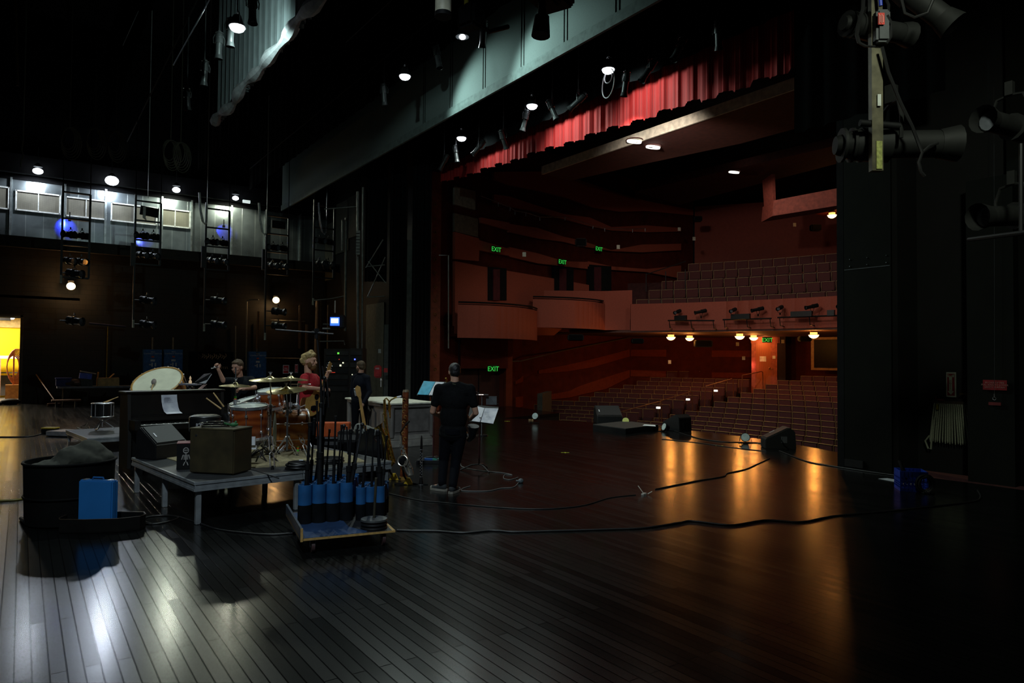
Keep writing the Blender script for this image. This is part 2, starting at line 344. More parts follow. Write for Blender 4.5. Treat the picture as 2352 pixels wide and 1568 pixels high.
# black masking legs along the far wing and the grey slabs between them
LEGM = stripemat('leg_velour', (.004, .0045, .007), (.011, .012, .016), 6, .95, dist=.6)
def drape(x0, y0, x1, y1, z0, z1, amp=.07, waves=9, top=True):
    d = Vc((x1 - x0, y1 - y0, 0)); n = Vc((-d.y, d.x, 0)).normalized(); N_ = waves * 8; b = B()
    rows = []
    for z in (z0, z0 + .02, (z0 + z1) / 2, z1):
        rows.append([Vc((x0, y0, z)) + d * (i / N_) + n * amp * (math.sin(2 * PI * waves * i / N_) + .35 * math.sin(5.1 * i)) for i in range(N_ + 1)])
    b.grid(rows); bmesh.ops.solidify(b.b, geom=b.b.faces[:], thickness=.015); return b
for i, (u0, u1, dd, lab) in enumerate([(835, 886, 24.5, 'black masking drape beside the red extinguisher cover'), (892, 932, 24, 'narrow black masking drape between two grey steel slabs'), (944, 988, 23, 'black masking drape beside the rust brown post')]):
    a = at(u0, 800, d=dd); c = at(u1, 800, d=dd)
    solo('masking_drape', lab, 'curtain', drape(a.x, a.y, c.x, c.y, 4.5 if i == 0 else .02, 9.2, .06, 5), LEGM, 'black masking drapes in the far wing')
for i, (u0, u1, v1, dd, lab) in enumerate([(883, 893, 745, 24.2, 'slim grey upright slab behind the extinguisher cover'), (930, 946, 550, 24.1, 'tall grey upright slab between two black drapes')]):
    a = at(u0, 800, d=dd); c = at(u1, 800, d=dd); zt = at(u0, v1, d=dd).z; b = B(); m_ = (a + c) / 2
    b.box((m_.x, m_.y, zt / 2), ((c - a).length, .12, zt), rz=-yaw); solo('steel_upright', lab, 'post', b, mat('grey_green_steel', (.07, .072, .06), .6), 'grey uprights in the far wing')
# panelling on the far proscenium wall, seen through the ironwork
for u0, u1, v0, v1 in ((773, 800, 470, 575), (800, 822, 455, 540), (842, 880, 700, 920), (742, 768, 520, 640)):
    a = at(u0, v0, x=11.66); c = at(u1, v1, x=11.66); b = B(); b.box((11.66, (a.y + c.y) / 2, (a.z + c.z) / 2), (.03, abs(a.y - c.y), abs(a.z - c.z)))
    struct('wall_panel_far', b, mat('grey_wall_patch', (.06, .062, .048), .7))
# ================================================================== the auditorium
HC = Vc((5, 14, 0)); AIS = 19.35
def arc(c, R, a0, a1, n=24): return [(c.x + R * math.cos(a0 + (a1 - a0) * i / n), c.y + R * math.sin(a0 + (a1 - a0) * i / n)) for i in range(n + 1)]
RAKE = [(-.5 - .02), -.47, -.4, -.31, -.2, -.05, .12, .29, .45, .6, .78, .95, 1.15]
RR = [17.3 + (k - 4) * .85 for k in range(13)]
HFL = mat('house_carpet', (.05, .012, .012), .9)
b = B()
for k in range(13):
    R0, R1 = RR[k] - .45, RR[k] + .4; z = RAKE[k] - .86
    ip = arc(HC, R0 if k else 8.5, -.5, .95, 30); op = arc(HC, R1 if k < 12 else 27.5, -.5, .95, 30)
    for i in range(30):
        b.prism([ip[i] + (z - .3,), op[i] + (z - .3,), op[i + 1] + (z - .3,), ip[i + 1] + (z - .3,)], (0, 0, .3))
struct('floor_auditorium', b, HFL, smooth=0)
# lower side wall with sweeping bands
SW = [(12.0, 22.0), (15.4, 22.3), (18.2, 25.1), (25.4, 25.6)]
BWL = [(25.4, 25.6), (28.6, 22.9), (30.6, 19.2), (31.8, 14), (31.8, 7)]
b = B(); b.wall([(11.9, 22.0), (13.1, 22.06)], -1.5, 3.0, .15); b.wall([(15.2, 22.2)] + SW[2:], -1.5, 3.1, .15); struct('wall_side_lower', b, WOODW, smooth=0)
b = B(); b.wall(BWL, -1.5, 3.15, .2); struct('wall_back_lower', b, WOODW, smooth=0)
def bandquad(px, xs, nrm, m, name, t=.05):                 # a strip of plaster laid on a wall, corner rays met with the wall line
    b = B(); top = []; bot = []
    (xa, ya), (xb, yb) = xs
    for u, v0, v1 in px:
        for v, L_ in ((v0, top), (v1, bot)):
            r = at(u, v, d=1) - Vc((0, 0, H)); dx, dy = xb - xa, yb - ya
            t_ = (xa * dy - ya * dx) / (r.x * dy - r.y * dx); L_.append(Vc((0, 0, H)) + r * t_ - Vc(nrm) * t)
    for i in range(len(px) - 1): b.prism([top[i], top[i + 1], bot[i + 1], bot[i]], Vc(nrm) * (t + .02))
    return struct(name, b, m, smooth=0)
PLD = mat('red_brown_plaster', (.16, .03, .012), .8, spec=.1, var=.12)
wallB = ((18.2, 25.1), (25.4, 25.6)); wallA = ((15.4, 22.3), (18.2, 25.1))
for px in ([(1236, 850, 858), (1300, 838, 853), (1360, 824, 843), (1445, 802, 818)], [(1236, 910, 920), (1305, 898, 913), (1330, 886, 907), (1390, 866, 893), (1445, 849, 866)]):
    bandquad(px, wallB, (0, 1, 0), PLD, 'trim_11')
for px in ([(1182, 876, 882), (1200, 862, 876), (1234, 850, 860)], [(1182, 912, 938), (1210, 908, 930), (1234, 904, 924)]):
    bandquad(px, wallA, (-.7, .7, 0), PLD, 'trim_12')
bandquad([(1448, 803, 818), (1530, 803, 819)], ((25.4, 25.6), (28.6, 22.9)), (.65, .76, 0), PLD, 'trim_13')
bandquad([(1448, 849, 864), (1530, 852, 866)], ((25.4, 25.6), (28.6, 22.9)), (.65, .76, 0), PLD, 'trim_14')
for v0, v1, v2, v3 in ((804, 819, 805, 820), (854, 867, 856, 868)):
    bandquad([(1535, v0, v1), (1630, (v0 + v2) / 2, (v1 + v3) / 2), (1728, v2, v3)], ((28.6, 22.9), (30.6, 19.2)), (.88, .47, 0), PLD, 'trim_15')
# parterre wall top with dark panels and handrail
a0 = at(1198, 828, y=24.0); a1 = at(1448, 776, y=25.3)
b = B(); b.tube([at(1090, 832, y=22.0), at(1196, 829, y=22.6), at(1290, 806, y=24.9), at(1448, 775, y=25.35)], .025); solo('parterre_rail', 'long thin handrail climbing along the parterre above the red bands', 'handrail', b, mat('dull_bronze', (.06, .05, .035), .5))
b = B(); b.box((14.2, 22.02, 2.3), (2.1, .1, 1.7)); struct('wall_side_door_head', b, WOODW)
b = B(); b.box((15.38, 22.15, .9), (.3, .2, 4.1)); struct('trim_16', b, PLD)
b = B(); b.box((14.16, 22.35, .3), (2.0, .08, 2.6)); o = struct('door_1', b, mat('very_dark_red', (.035, .008, .006), .6))
b = B(); b.box((14.15, 22.3, .3), (.03, .03, 2.5)); struct('door_joint', b, BLKD, o)
b = B(); b.box((17.0, 21.9, -.3), (2.3, .2, 1.6), rz=.75); struct('wall_pit_return', b, mat('grey_pit_wall', (.05, .045, .035), .8))
# rear house door, lit
dp = at(1757, 840, d=33.0)
DW = Matrix.Rotation(-yaw - .15, 4, 'Z')
def dl(x, y, z): return Vc((dp.x, dp.y, 0)) + DW.to_3x3() @ Vc((x, y, z))
ds = 33.0 / 1600
DOORW = stripemat('lit_door_wood', (.38, .1, .035), (.48, .14, .05), 5, .5, 'X', 1.5)
z0 = .3; z1 = 1.8 + (830 - 788) * ds
b = B(); b.box(dl(-.08, 0, (z0 + z1) / 2), (.66, .05, z1 - z0), M=DW.copy()); o = struct('door_2', b, DOORW)
b = B(); b.ell(dl(.2, -.06, at(1757, 845, d=33).z), (.05, .04, .05)); b.box(dl(.24, -.06, at(1757, 845, d=33).z - .03), (.16, .03, .03), M=DW.copy()); struct('door_handle', b, mat('brass_handle', (.8, .5, .2), .3, 1), o)
b = B(); b.box(dl(-.1, -.035, at(1757, 824, d=33).z), (.29, .01, .25), M=DW.copy()); struct('notice', b, mat('lit_notice', (.95, .9, .85), .6), o, label='white notice taped to the door')
b = B(); b.box(dl(.4, 0, (z0 + z1) / 2), (.3, .06, z1 - z0), M=DW.copy()); b.box(dl(-.52, 0, (z0 + z1) / 2), (.2, .1, z1 - z0), M=DW.copy()); b.box(dl(0, 0, z1 + .15), (1.3, .1, .3), M=DW.copy()); struct('trim_17', b, mat('door_surround', (.42, .11, .07), .6))
b = B(); b.box(dl(.4, -.04, at(1757, 820, d=33).z), (.13, .01, .14), M=DW.copy()); solo('wall_notice', 'small pale notice on the jamb beside the lit rear door', 'notice', b, CREAM)
b = B(); b.box(dl(.75, .1, 1.6), (.34, .3, 3.1), M=DW.copy()); struct('wall_vestibule', b, mat('near_black_wall', (.02, .008, .008), .7))
lamp('door_lamp', dl(-.1, -.55, 2.75), (1, .4, .12), 18, .1)
lamp('door_gap_lamp', dl(-.62, -.25, 1.6), (1, .25, .2), 4, .08)
b = B(); p = at(1915, 812, d=31.5); b.box((p.x - .05, p.y, p.z), (.1, 2.1, 1.5)); o = struct('window_6', b, TAN); b = B(); b.box((p.x - .12, p.y - .05, p.z), (.05, 1.85, 1.28)); struct('pane', b, mat('dark_glass', (.008, .008, .01), .35, spec=.1), o)
# upper side wall: plaster bands bowing over dark panels
USW = ((12.2, 22.0), (29.8, 25.2))
b = B(); b.wall([(12.2, 22.05), (29.8, 25.3)], 3.0, 13, .2); struct('wall_side_upper', b, WOODW, smooth=0)
b = B(); b.wall([(29.8, 25.2), (33.5, 20), (34.5, 12), (34, 5)], 2.5, 10.2, .2); struct('wall_back_upper', b, mat('rear_plaster', (.2, .04, .026), .8, var=.08), smooth=0)
nrm = (-.18, .98, 0)
for i, px in enumerate([
    [(1040, 600, 775), (1100, 612, 775), (1150, 618, 775), (1160, 622, 770), (1268, 640, 770), (1350, 655, 700), (1400, 672, 690)],
    [(1040, 533, 595), (1095, 548, 600), (1096, 552, 575), (1165, 572, 588), (1166, 568, 590), (1230, 582, 605), (1290, 600, 612), (1345, 602, 618), (1345, 600, 612), (1400, 612, 620), (1480, 618, 625), (1560, 610, 640)],
    [(1100, 500, 512), (1165, 512, 530), (1166, 515, 534), (1230, 524, 548), (1290, 544, 556), (1330, 553, 566), (1400, 575, 577), (1470, 562, 580), (1560, 560, 575)],
    [(1130, 447, 465), (1166, 452, 475), (1220, 470, 485), (1290, 492, 504), (1350, 500, 520), (1400, 522, 530), (1480, 518, 534), (1560, 524, 532)],
    [(1130, 396, 412), (1166, 395, 425), (1240, 395, 440), (1300, 405, 456), (1360, 425, 478), (1420, 445, 487), (1480, 462, 485), (1588, 483, 495)]]):
    bandquad(px, USW, nrm, PLAS, 'trim_%d' % (21 + i), .12)
bandquad([(1040, 428, 470), (1088, 440, 483)], USW, nrm, mat('grey_plaster', (.2, .18, .15), .8), 'trim_26', .1)
bandquad([(1040, 490, 532), (1094, 503, 545)], USW, nrm, mat('grey_plaster2', (.13, .11, .085), .8), 'trim_27', .1)
# three doorways onto the boxes, with dark red curtains inside
for i, (u0, u1, v0, v1) in enumerate(((1115, 1157, 613, 690), (1268, 1311, 612, 683), (1348, 1398, 608, 668))):
    a = bandquad([(u0, v0, v1), (u1, v0 + 4, v1)], USW, nrm, BLKD, 'door_%d' % (i + 3), .16)
    bandquad([(u0 + 10, v0 + 6, v1), (u0 + 25, v0 + 6, v1)], USW, nrm, mat('curtain_plum', (.07, .008, .015), .8), 'door_curtain', .2).parent = a
for i, (u, v, lab) in enumerate([(1139, 572, 'green EXIT sign on the red band above the doorway nearest the stage'), (1291, 601, 'green EXIT sign directly above the middle box doorway'), (1375, 571, 'green EXIT sign beside the wall speaker above the boxes'), (1132, 846, 'green EXIT sign above the dark stage-side door'), (1762, 780, 'green EXIT sign over the lit rear door')]):
    if i < 3:
        r = at(u, v, d=1) - Vc((0, 0, H)); (xa, ya), (xb, yb) = USW; dx, dy = xb - xa, yb - ya; t_ = (xa * dy - ya * dx) / (r.x * dy - r.y * dx); p = Vc((0, 0, H)) + r * (t_ - .45); R_ = Vc((dx, dy, 0)).normalized()
    elif i == 3: p = at(u, v, y=21.85); R_ = Vc((1, 0, 0))
    else: p = at(u, v, d=32.2); R_ = RX
    t = thing('exit_sign', lab, 'sign', p, group='green exit signs'); M = face(p, R_)
    b = B(); b.box(p, (.42, .05, .26), M=M.to_3x3().to_4x4() @ Matrix.Rotation(PI / 2, 4, 'X')); mk('housing', b, mat('sign_housing', (.004, .06, .01), .5), t, w=True)
    text('lettering', 'EXIT', .25, mat('green_glow', (.1, .9, .2), .5, em=(.05, 1, .12), es=.5), t, Matrix.Translation(M.to_3x3() @ Vc((0, -.02, .03))) @ M, w=True)
# boxes and balcony
def front(pts, z0, z1, name, m=PLAS, rake=.0):
    b = B()
    for (a, c) in zip(pts, pts[1:]):
        for k in range(1):
            b.prism([Vc((a[0], a[1], z0)), Vc((c[0], c[1], z0)), Vc((c[0], c[1], z1)), Vc((a[0], a[1], z1))], (.08, .1, 0))
    return struct(name, b, m, smooth=60)
def bez(p, n=14):
    out = []
    for i in range(n + 1):
        t = i / n; out.append(((1 - t) ** 2 * p[0][0] + 2 * t * (1 - t) * p[1][0] + t * t * p[2][0], (1 - t) ** 2 * p[0][1] + 2 * t * (1 - t) * p[1][1] + t * t * p[2][1]))
    return out
bx1 = bez([(12.6, 21.3), (14.9, 20.2), (16.75, 22.1)]); bx2 = bez([(16.6, 22.2), (18.6, 21.1), (20.3, 22.0)])
def boxunit(pts, z0, z1, n, back):
    front(pts, z0, z1, 'wall_box_%d' % n)
    poly = [(x + .05, y + .08) for x, y in pts] + back
    b = B(); b.prism([(x, y, z0 + .05) for x, y in poly], (0, 0, .1)); struct('floor_box_%d' % n, b, WOODW)
boxunit(bx1, 2.55, 3.72, 1, [(16.8, 22.7), (12.6, 22.1)]); boxunit(bx2, 3.08, 4.2, 2, [(20.4, 23.5), (16.6, 22.8)])
for pts_, z, lab in ((bx1, 3.78, 'dark curved rail with ledge along the box nearest the stage'), (bx2, 4.27, 'dark curved rail with ledge along the second box')):
    b = B(); b.tube([(x + .1, y + .12, z + .05) for x, y in pts_], .03); b.grid([[(x + .02, y + .02, z - .02) for x, y in pts_], [(x + .22, y + .3, z - .02) for x, y in pts_]]); solo('box_rail', lab, 'handrail', b, BLK, 'rails on the box parapets')
# raised parapet and balcony front
CB = Vc((6.7, 11.4, 0)); RB = 17.5
p1 = at(1388, 700, d=29.4); p2 = at(1300, 665, y=23.2); p3 = at(1452, 700, d=29.9)
b = B(); b.prism([(20.3, 22.0, 3.08), (p3.x, p3.y, 3.1), (p3.x, p3.y, at(1452, 666, d=29.9).z), (20.3, 22.0, at(1390, 667, d=29.5).z)], (.1, .14, 0))
b.prism([(20.3, 22.0, 4.1), (17.3, 23.0, 4.1), (17.3, 23.0, at(1302, 667, d=28.8).z), (20.3, 22.0, at(1390, 667, d=29.5).z)], (.1, .14, 0)); struct('wall_balcony_parapet', b, PLAS)
ang = lambda p: math.atan2(p.y - CB.y, p.x - CB.x)
a_l = ang(p3); bp_ = arc(CB, RB, -.15, a_l, 30)
front(bp_, 3.05, 4.19, 'wall_balcony_front')
b = B()
ip = arc(CB, RB + .05, -.3, 1.0, 30); op = arc(CB, RB + 11, -.3, 1.0, 30)
for i in range(30): b.prism([ip[i] + (2.98,), op[i] + (2.98,), op[i + 1] + (2.98,), ip[i + 1] + (2.98,)], (0, 0, .1))
struct('ceiling_under_balcony', b, mat('balcony_soffit', (.09, .03, .02), .7))
BR = [RB + .75 + k * .9 for k in range(6)]; BZ = [4.42, 4.9, 5.38, 5.88, 6.36]
b = B()
for k in range(5):
    z = BZ[k] - .86; ip = arc(CB, BR[k] - .5, -.3, .95, 30); op = arc(CB, BR[k] + (.4 if k < 4 else 5), -.3, .95, 30)
    for i in range(30): b.prism([ip[i] + (z - .45,), op[i] + (z - .45,), op[i + 1] + (z - .45,), ip[i + 1] + (z - .45,)], (0, 0, .45))
struct('floor_balcony', b, HFL, smooth=0)
# theatre seat
def make_seat():
    t = thing('theater_seat', 'x', 'seat')
    b = B(); b.box((-.05, 0, -.18), (.07, .475, .36), bev=.02); mk('backrest', b, MAR, t)
    b = B()
    b.box((-.06, .25, -.2), (.075, .014, .4), bev=.004)
    b.box((-.06, 0, .008), (.075, .51, .016), bev=.004); mk('trim', b, TAN, t)
    b = B(); b.box((-.17, 0, -.5), (.16, .44, .32), bev=.03); mk('seat', b, MARD, t)
    b = B(); b.box((-.05, .25, -.62), (.3, .03, .48)); mk('leg', b, METB, t); return t
S0 = make_seat(); first = True; nseat = 0
def stage_hides(p):
    t = H / (H - p.z) if p.z < H else 99
    if t > 1: return False
    q = Vc((p.x * t, p.y * t, 0)); return (q - ARC).xy.length < AR if q.x > 11.7 else True
def place(p, ang_, lab, grp):
    global first, nseat
    nseat += 1
    if first: S0.location = p; S0.rotation_euler = (0, 0, ang_); S0['label'] = lab; S0['group'] = grp; first = False; return
    dup(S0, p, ang_, lab, grp)
rows_seen = 0
for k in range(13):
    R_ = RR[k]; st = .545 / R_; off = (.5 if k % 2 else 0)
    blocks = {'center': [], 'side': []}
    a = -.35
    n0 = math.asin((AIS - .62 - HC.y) / R_); aa = n0 - (.27 / R_)
    while aa > -.35:
        p = Vc((HC.x + R_ * math.cos(aa), HC.y + R_ * math.sin(aa), RAKE[k])); u, v = pr(p)
        if u > 1962: break
        blocks['center'].append((p, aa)); aa -= st
    if k < 12:
        n1 = math.asin((AIS + .62 - HC.y) / R_); aa = n1 + .27 / R_
        while aa < .9:
            p = Vc((HC.x + R_ * math.cos(aa), HC.y + R_ * math.sin(aa), RAKE[k])); u, v = pr(p)
            lim = 24.6 if p.x > 18.3 else 21.6
            if p.y > lim or u < 1205: break
            blocks['side'].append((p, aa)); aa += st
    if k == 12: blocks['center'] = [s for s in blocks['center'] if pr(s[0])[0] > 1850]
    for nm, L_ in blocks.items():
        L_ = [(j, s) for j, s in enumerate(L_) if not stage_hides(s[0])]
        for j, (p, aa) in L_:
            place(p, aa, 'maroon seat, %s row of the %s stalls, %s from the aisle' % (ORD[k], nm, ORD[j]), 'maroon seats on the main floor')
for j in range(4):
    p = at(1545 + j * 26, 853, d=35.2 + j * .1); place(p, math.radians(30), 'dark maroon seat in the rear wall row, %s from the boxes' % ORD[j], 'back row seats under the rear wall')
for k in range(5):
    R_ = BR[k]; st = .55 / R_; aa = a_l - (.02, .04, .06, .085, .1)[k]; j = 0
    while aa > -.2:
        p = Vc((CB.x + R_ * math.cos(aa), CB.y + R_ * math.sin(aa), BZ[k])); u, v = pr(p)
        if u > 1962: break
        place(p, aa, 'maroon balcony seat, %s row up, %s counting from the boxes' % (ORD[k], ORD[j] if j < 24 else 'last'), 'maroon seats on the balcony'); aa -= st; j += 1
print('SEATS', nseat)
# aisle steps, handrails and little step lights
RAIL = mat('aisle_rail', (.16, .05, .02), .4, .3)
for i, (q0, q1, lab) in enumerate([((1425, 946), (1514, 922), 'low aisle handrail nearest the stage lip'), ((1516, 921), (1585, 900), 'middle aisle handrail on the seating steps'), ((1620, 887), (1680, 870), 'upper aisle handrail on the seating steps'), ((1705, 862), (1748, 853), 'topmost aisle handrail ending by the lit rear door')]):
    dd = (25, 27, 29.5, 31.5)[i]; a = at(*q0, d=dd - .8); c = at(*q1, d=dd + .8); b = B(); b.tube([a, c, c + Vc((.12, 0, -.02)), c + Vc((.15, 0, -.9))], .022); b.tube([a, a + Vc((-.05, 0, -.9))], .022); solo('aisle_handrail', lab, 'handrail', b, RAIL, 'handrails down the aisle')
for i, (u, v) in enumerate(((1512, 936), (1580, 917), (1644, 897))):
    p = at(u, v, d=26 + i * 1.4); b = B(); b.box(p, (.1, .12, .07)); solo('step_light', 'tiny white step light in the aisle, %s going up' % ORD[i], 'light', b, mat('step_glow', (1, 1, .95), .5, em=(1, .95, .85), es=1.6), 'aisle step lights')
# house lamps
for i, p in enumerate(HSP):
    lab = ['round glowing house lamp under the balcony, closest to the boxes', 'round glowing house lamp beside a black wall speaker', 'round glowing house lamp above the small wall notice', 'round glowing house lamp just before the rear EXIT sign', 'round glowing house lamp over the dark booth window', 'lone round house lamp high above the balcony seats'][i]
    t = thing('globe_lamp', lab, 'lamp', p, group='warm globe lamps in the auditorium')
    b = B(); b.lathe([(0, -.13), (.08, -.12), (.15, -.075), (.185, -.015), (.185, 0)], n=20); mk('bowl', b, mat('lamp_bowl', (1, .8, .5), .4, em=(1, .7, .3), es=4), t)
    b = B(); b.torus((0, 0, .012), .19, .009); b.cyl((0, 0, .1), (0, 0, .16), .14, n=16); mk('ring', b, mat('lamp_ring', (.3, .1, .04), .4, .5), t)
    b = B(); b.cyl((0, 0, .02), (0, 0, .14), .13, n=16); mk('globe', b, mat('lamp_inner', (1, .6, .2), .4, em=(1, .45, .1), es=2.2), t)
    if i == 5:
        b = B(); b.box(p + Vc((0, 0, .2)), (1.5, 1.5, .06)); struct('ceiling_lamp_ledge', b, WOODW)
for u, v, s, dd, lab in [(1334, 557, (.42, .3, .3), 27.2, 'black speaker on the banded side wall'), (1322, 775, (.6, .3, .24), 27.0, 'flat black speaker under the second box'), (1464, 783, (.5, .3, .22), 30, 'black speaker where the parterre meets the rear wall'), (1615, 789, (.75, .35, .3), 31, 'wide black speaker between the globe lamps'), (1873, 523, (.45, .3, .28), 32, 'black speaker on the upper rear wall'), (1602, 503, (.4, .3, .25), 34, 'black speaker in the upper corner of the side wall'), (1848, 778, (.5, .3, .22), 29.5, 'black speaker beside the last globe lamp')]:
    p = at(u, v, d=dd - .8); b = B(); b.box(p, s, rz=-yaw, bev=.04)
    t = thing('wall_speaker', lab, 'speaker', p, group='black speakers on the auditorium walls'); mk('cabinet', b, BLK, t, w=True)
    b = B(); b.box(p - FX * (s[1] / 2 + .01), (s[0] * .85, .02, s[2] * .8), rz=-yaw); mk('grille', b, CLOTH, t, w=True)
for u, v, dd, lab in [(1204, 584, 25.5, 'small white notice between the first two box doorways'), (1420, 567, 28.5, 'small white notice to the stage-far side of the exit signs'), (1594, 548, 33, 'tiny white sign with a D on the upper wall corner'), (1560, 526, 33, 'small white row sign high on the banded wall'), (1694, 790, 31.2, 'small pale notice on the rear wall beneath a globe lamp'), (1708, 822, 31.2, 'small pale switch plate beside the lit rear door'), (1538, 831, 31, 'small pale switch plate low on the rear banded wall'), (1825, 516, 31.8, 'grey plate on the soffit of the upper rear wall'), (1798, 784, 32, 'narrow tan sign on the dark vestibule wall')]:
    p = at(u, v, d=dd - .3); b = B(); b.box(p, (.13, .02, .16), rz=-yaw); o = solo('wall_plate', lab, 'sign', b, mat('dim_plate', (.42, .4, .33), .6), 'small plates and notices on the house walls')
    if u == 1594: text('lettering', 'D', .14, BLK, o, face(Vc((0, 0, .08)) - FX * .012, RX))
def onarc(u, v, R):
    r = at(u, v, d=1) - Vc((0, 0, H)); a = r.x ** 2 + r.y ** 2; bb_ = -2 * (r.x * CB.x + r.y * CB.y); c = CB.x ** 2 + CB.y ** 2 - R * R
    return Vc((0, 0, H)) + r * ((-bb_ + math.sqrt(bb_ * bb_ - 4 * a * c)) / (2 * a))
# balcony rail light bars
def src4(p, dirv, s=1.0): pass
def ellipsoidal(lab, p, dirv, s=1., group=None, m=BLK, yokeup=Vc((0, 0, 1)), lens=None, fat=1.):
    d = Vc(dirv).normalized(); t = thing('stage_spotlight', lab, 'stage light', p, group=group)
    b = B(); f_ = s * fat; b.cyl(p - d * .2 * s, p - d * .02 * s, .085 * f_, .1 * f_, 14); b.cyl(p - d * .3 * s, p - d * .2 * s, .05 * f_, .085 * f_, 12)
    for k in range(3): b.cyl(p - d * (.27 - .05 * k) * s, p - d * (.255 - .05 * k) * s, .095 * f_, n=14)
    mk('housing', b, m, t, w=True)
    b = B(); b.cyl(p - d * .02 * s, p + d * .26 * s, .075 * f_, .075 * f_, 14); b.cyl(p + d * .24 * s, p + d * .34 * s, .078 * f_, .1 * f_, 14, cap=False); mk('barrel', b, m, t, w=True)
    b = B(); b.cyl(p + d * .255 * s, p + d * .262 * s, .07 * f_, n=14); mk('lens', b, lens or mat('dark_lens', (.12, .13, .15), .08, spec=1), t, w=True)
    x = d.cross(yokeup).normalized(); b = B(); b.tube([p + x * .12 * s, p + x * .13 * s + yokeup * .12 * s, p + x * .09 * s + yokeup * .22 * s, p + yokeup * .235 * s, p - x * .09 * s + yokeup * .22 * s, p - x * .13 * s + yokeup * .12 * s, p - x * .12 * s], .011 * s, 6); mk('yoke', b, m, t, w=True)
    b = B(); b.box(p + yokeup * .28 * s, (.05 * s, .05 * s, .1 * s)); mk('clamp', b, m, t, w=True); return t
for i, (ua, ub, v0, v1, fx, bxs) in enumerate([(1534, 1641, 736, 736, [(1557, 713), (1611, 714)], [(1566, 731, 26)]), (1660, 1772, 734, 731, [(1685, 710), (1742, 708)], [(1704, 728, 38)]), (1786, 1936, 729, 724, [(1792, 704), (1868, 700), (1930, 695)], [(1845, 723, 38), (1912, 718, 12)])]):
    L1 = onarc(ua, v0, RB - .5); L2 = onarc(ub, v1, RB - .5); t = thing('light_bar', 'black pipe with bracket legs on the balcony front, %s from the boxes' % ORD[i], 'light bar', (L1 + L2) / 2, group='light bars on the balcony front')
    b = B(); b.cyl(L1, L2, .03, n=8); mk('pipe', b, BLK, t, w=True)
    for f in (.03, .5, .97):
        q = L1.lerp(L2, f); b = B(); b.tube([q, q + Vc((.05, 0, -.3)), q + (q - CB).xy.to_3d().normalized() * .5 + Vc((0, 0, -.32))], .018); mk('bracket', b, BLK, t, w=True)
    for (u, v, wd) in bxs:
        q = L1.lerp(L2, (u - ua) / (ub - ua)); b = B(); b.box(q + Vc((-.05, 0, .1)), (.12, wd * .02, .2), rz=0.2); mk('connector_box', b, METB, t, w=True)
    for j, (u, v) in enumerate(fx):
        q = L1.lerp(L2, (u - ua) / (ub - ua)) + Vc((0, 0, .36)); ellipsoidal('black spotlight standing on the balcony light bar, %s from the boxes' % ORD[sum((2, 2, 3)[:i]) + j], q, (-1, (-.3, .5)[j % 2], -.25), .8, 'spotlights on the balcony front', BLK, Vc((0, 0, -1)))
# ceiling cloud, soffits, control booth
UND = mat('ceiling_underside', (.07, .014, .009), .8)
a = at(1247, 402, x=13.4); zc = a.z
q = [at(1247, 400, z=zc), at(1823, 206, z=zc), at(2020, 140, z=zc)]
q2 = [at(1247, 405, z=zc), at(1310, 415, z=zc), at(1500, 372, z=zc), at(1700, 330, z=zc), at(2050, 235, z=zc)]
b = B(); b.prism([q[0], q[1], q[2], q2[4], q2[3], q2[2], q2[1]], (0, 0, .22)); o = struct('ceiling_cloud', b, UND, smooth=0)
b = B(); b.prism([q[0] - Vc((.06, 0, .02)), q[2] - Vc((.06, 0, .02)), q[2] + Vc((0, 0, .24)) - Vc((.06, 0, 0)), q[0] + Vc((0, 0, .24)) - Vc((.06, 0, 0))], (.05, 0, 0)); struct('trim_31', b, mat('cream_edge', (.6, .56, .45), .8))
q = [at(1460, 440, z=9.2), at(1960, 325, z=9.2), at(1960, 366, z=9.2), at(1560, 470, z=9.2)]
b = B(); b.prism(q, (0, 0, .3)); struct('ceiling_cloud_rear', b, UND, smooth=0)
b = B(); b.prism([(12, 3, 10.6), (36, 3, 10.6), (36, 30, 10.6), (12, 30, 10.6)], (0, 0, .2)); struct('ceiling_auditorium', b, BLKD)
pts_ = [at(1775, 400, d=28), at(1775, 494, d=28)]
BT = mat('booth_plaster', (.2, .038, .025), .75)
def qd(px, dd, name, m, t=.2):
    pp = [at(u, v, d=k) for (u, v), k in zip(px, dd)]; b = B(); b.prism(pp, FX * t); return struct(name, b, m, smooth=0)
qd([(1777, 460), (1945, 428), (1948, 468), (1774, 496)], (27, 24.6, 24.6, 27), 'wall_booth', BT, 1.2)
qd([(1772, 400), (1780, 400), (1782, 458), (1777, 470)], (27, 27, 27, 27), 'wall_booth_side', BT, 1.0)
for i, (u, v, zz) in enumerate(((1457, 323, None), (1500, 336, None), (1686, 394, None), (1810, 391, None))):
    p = at(u, v, z=zc - .01) if i < 2 else at(u, v, d=(26, 28)[i - 2]); t = thing('ceiling_downlight', ['bright downlight at the very edge of the ceiling panel', 'bright downlight just behind the ceiling panel edge', 'white downlight set in the rear ceiling panel', 'faint downlight above the control booth'][i], 'light', p, group='downlights in the house ceiling')
    b = B(); b.lathe([(0, 0), (.15, -.01), (.19, -.05), (.2, 0)], Matrix.Rotation(.2, 4, 'X'), n=18); mk('lens', b, mat('downlight_glow' + ('_dim' if i == 3 else ''), (1, 1, .95), .4, em=(1, .98, .9), es=(1.5, .5)[i == 3]), t)
    b = B(); b.torus((0, 0, .01), .22, .015); mk('rim', b, UND, t)
# balcony railings at the far end and dark lobby wall pieces
b = B()
for i in range(3): b.cyl(at(1484 + i * 45, 670, d=31), at(1484 + i * 45, 628 - i * 5, d=31), .02)
b.tube([at(1484, 630, d=31), at(1575, 600, d=31)], .02); solo('balcony_railing', 'thin dark railing at the side end of the balcony seats', 'handrail', b, METB)
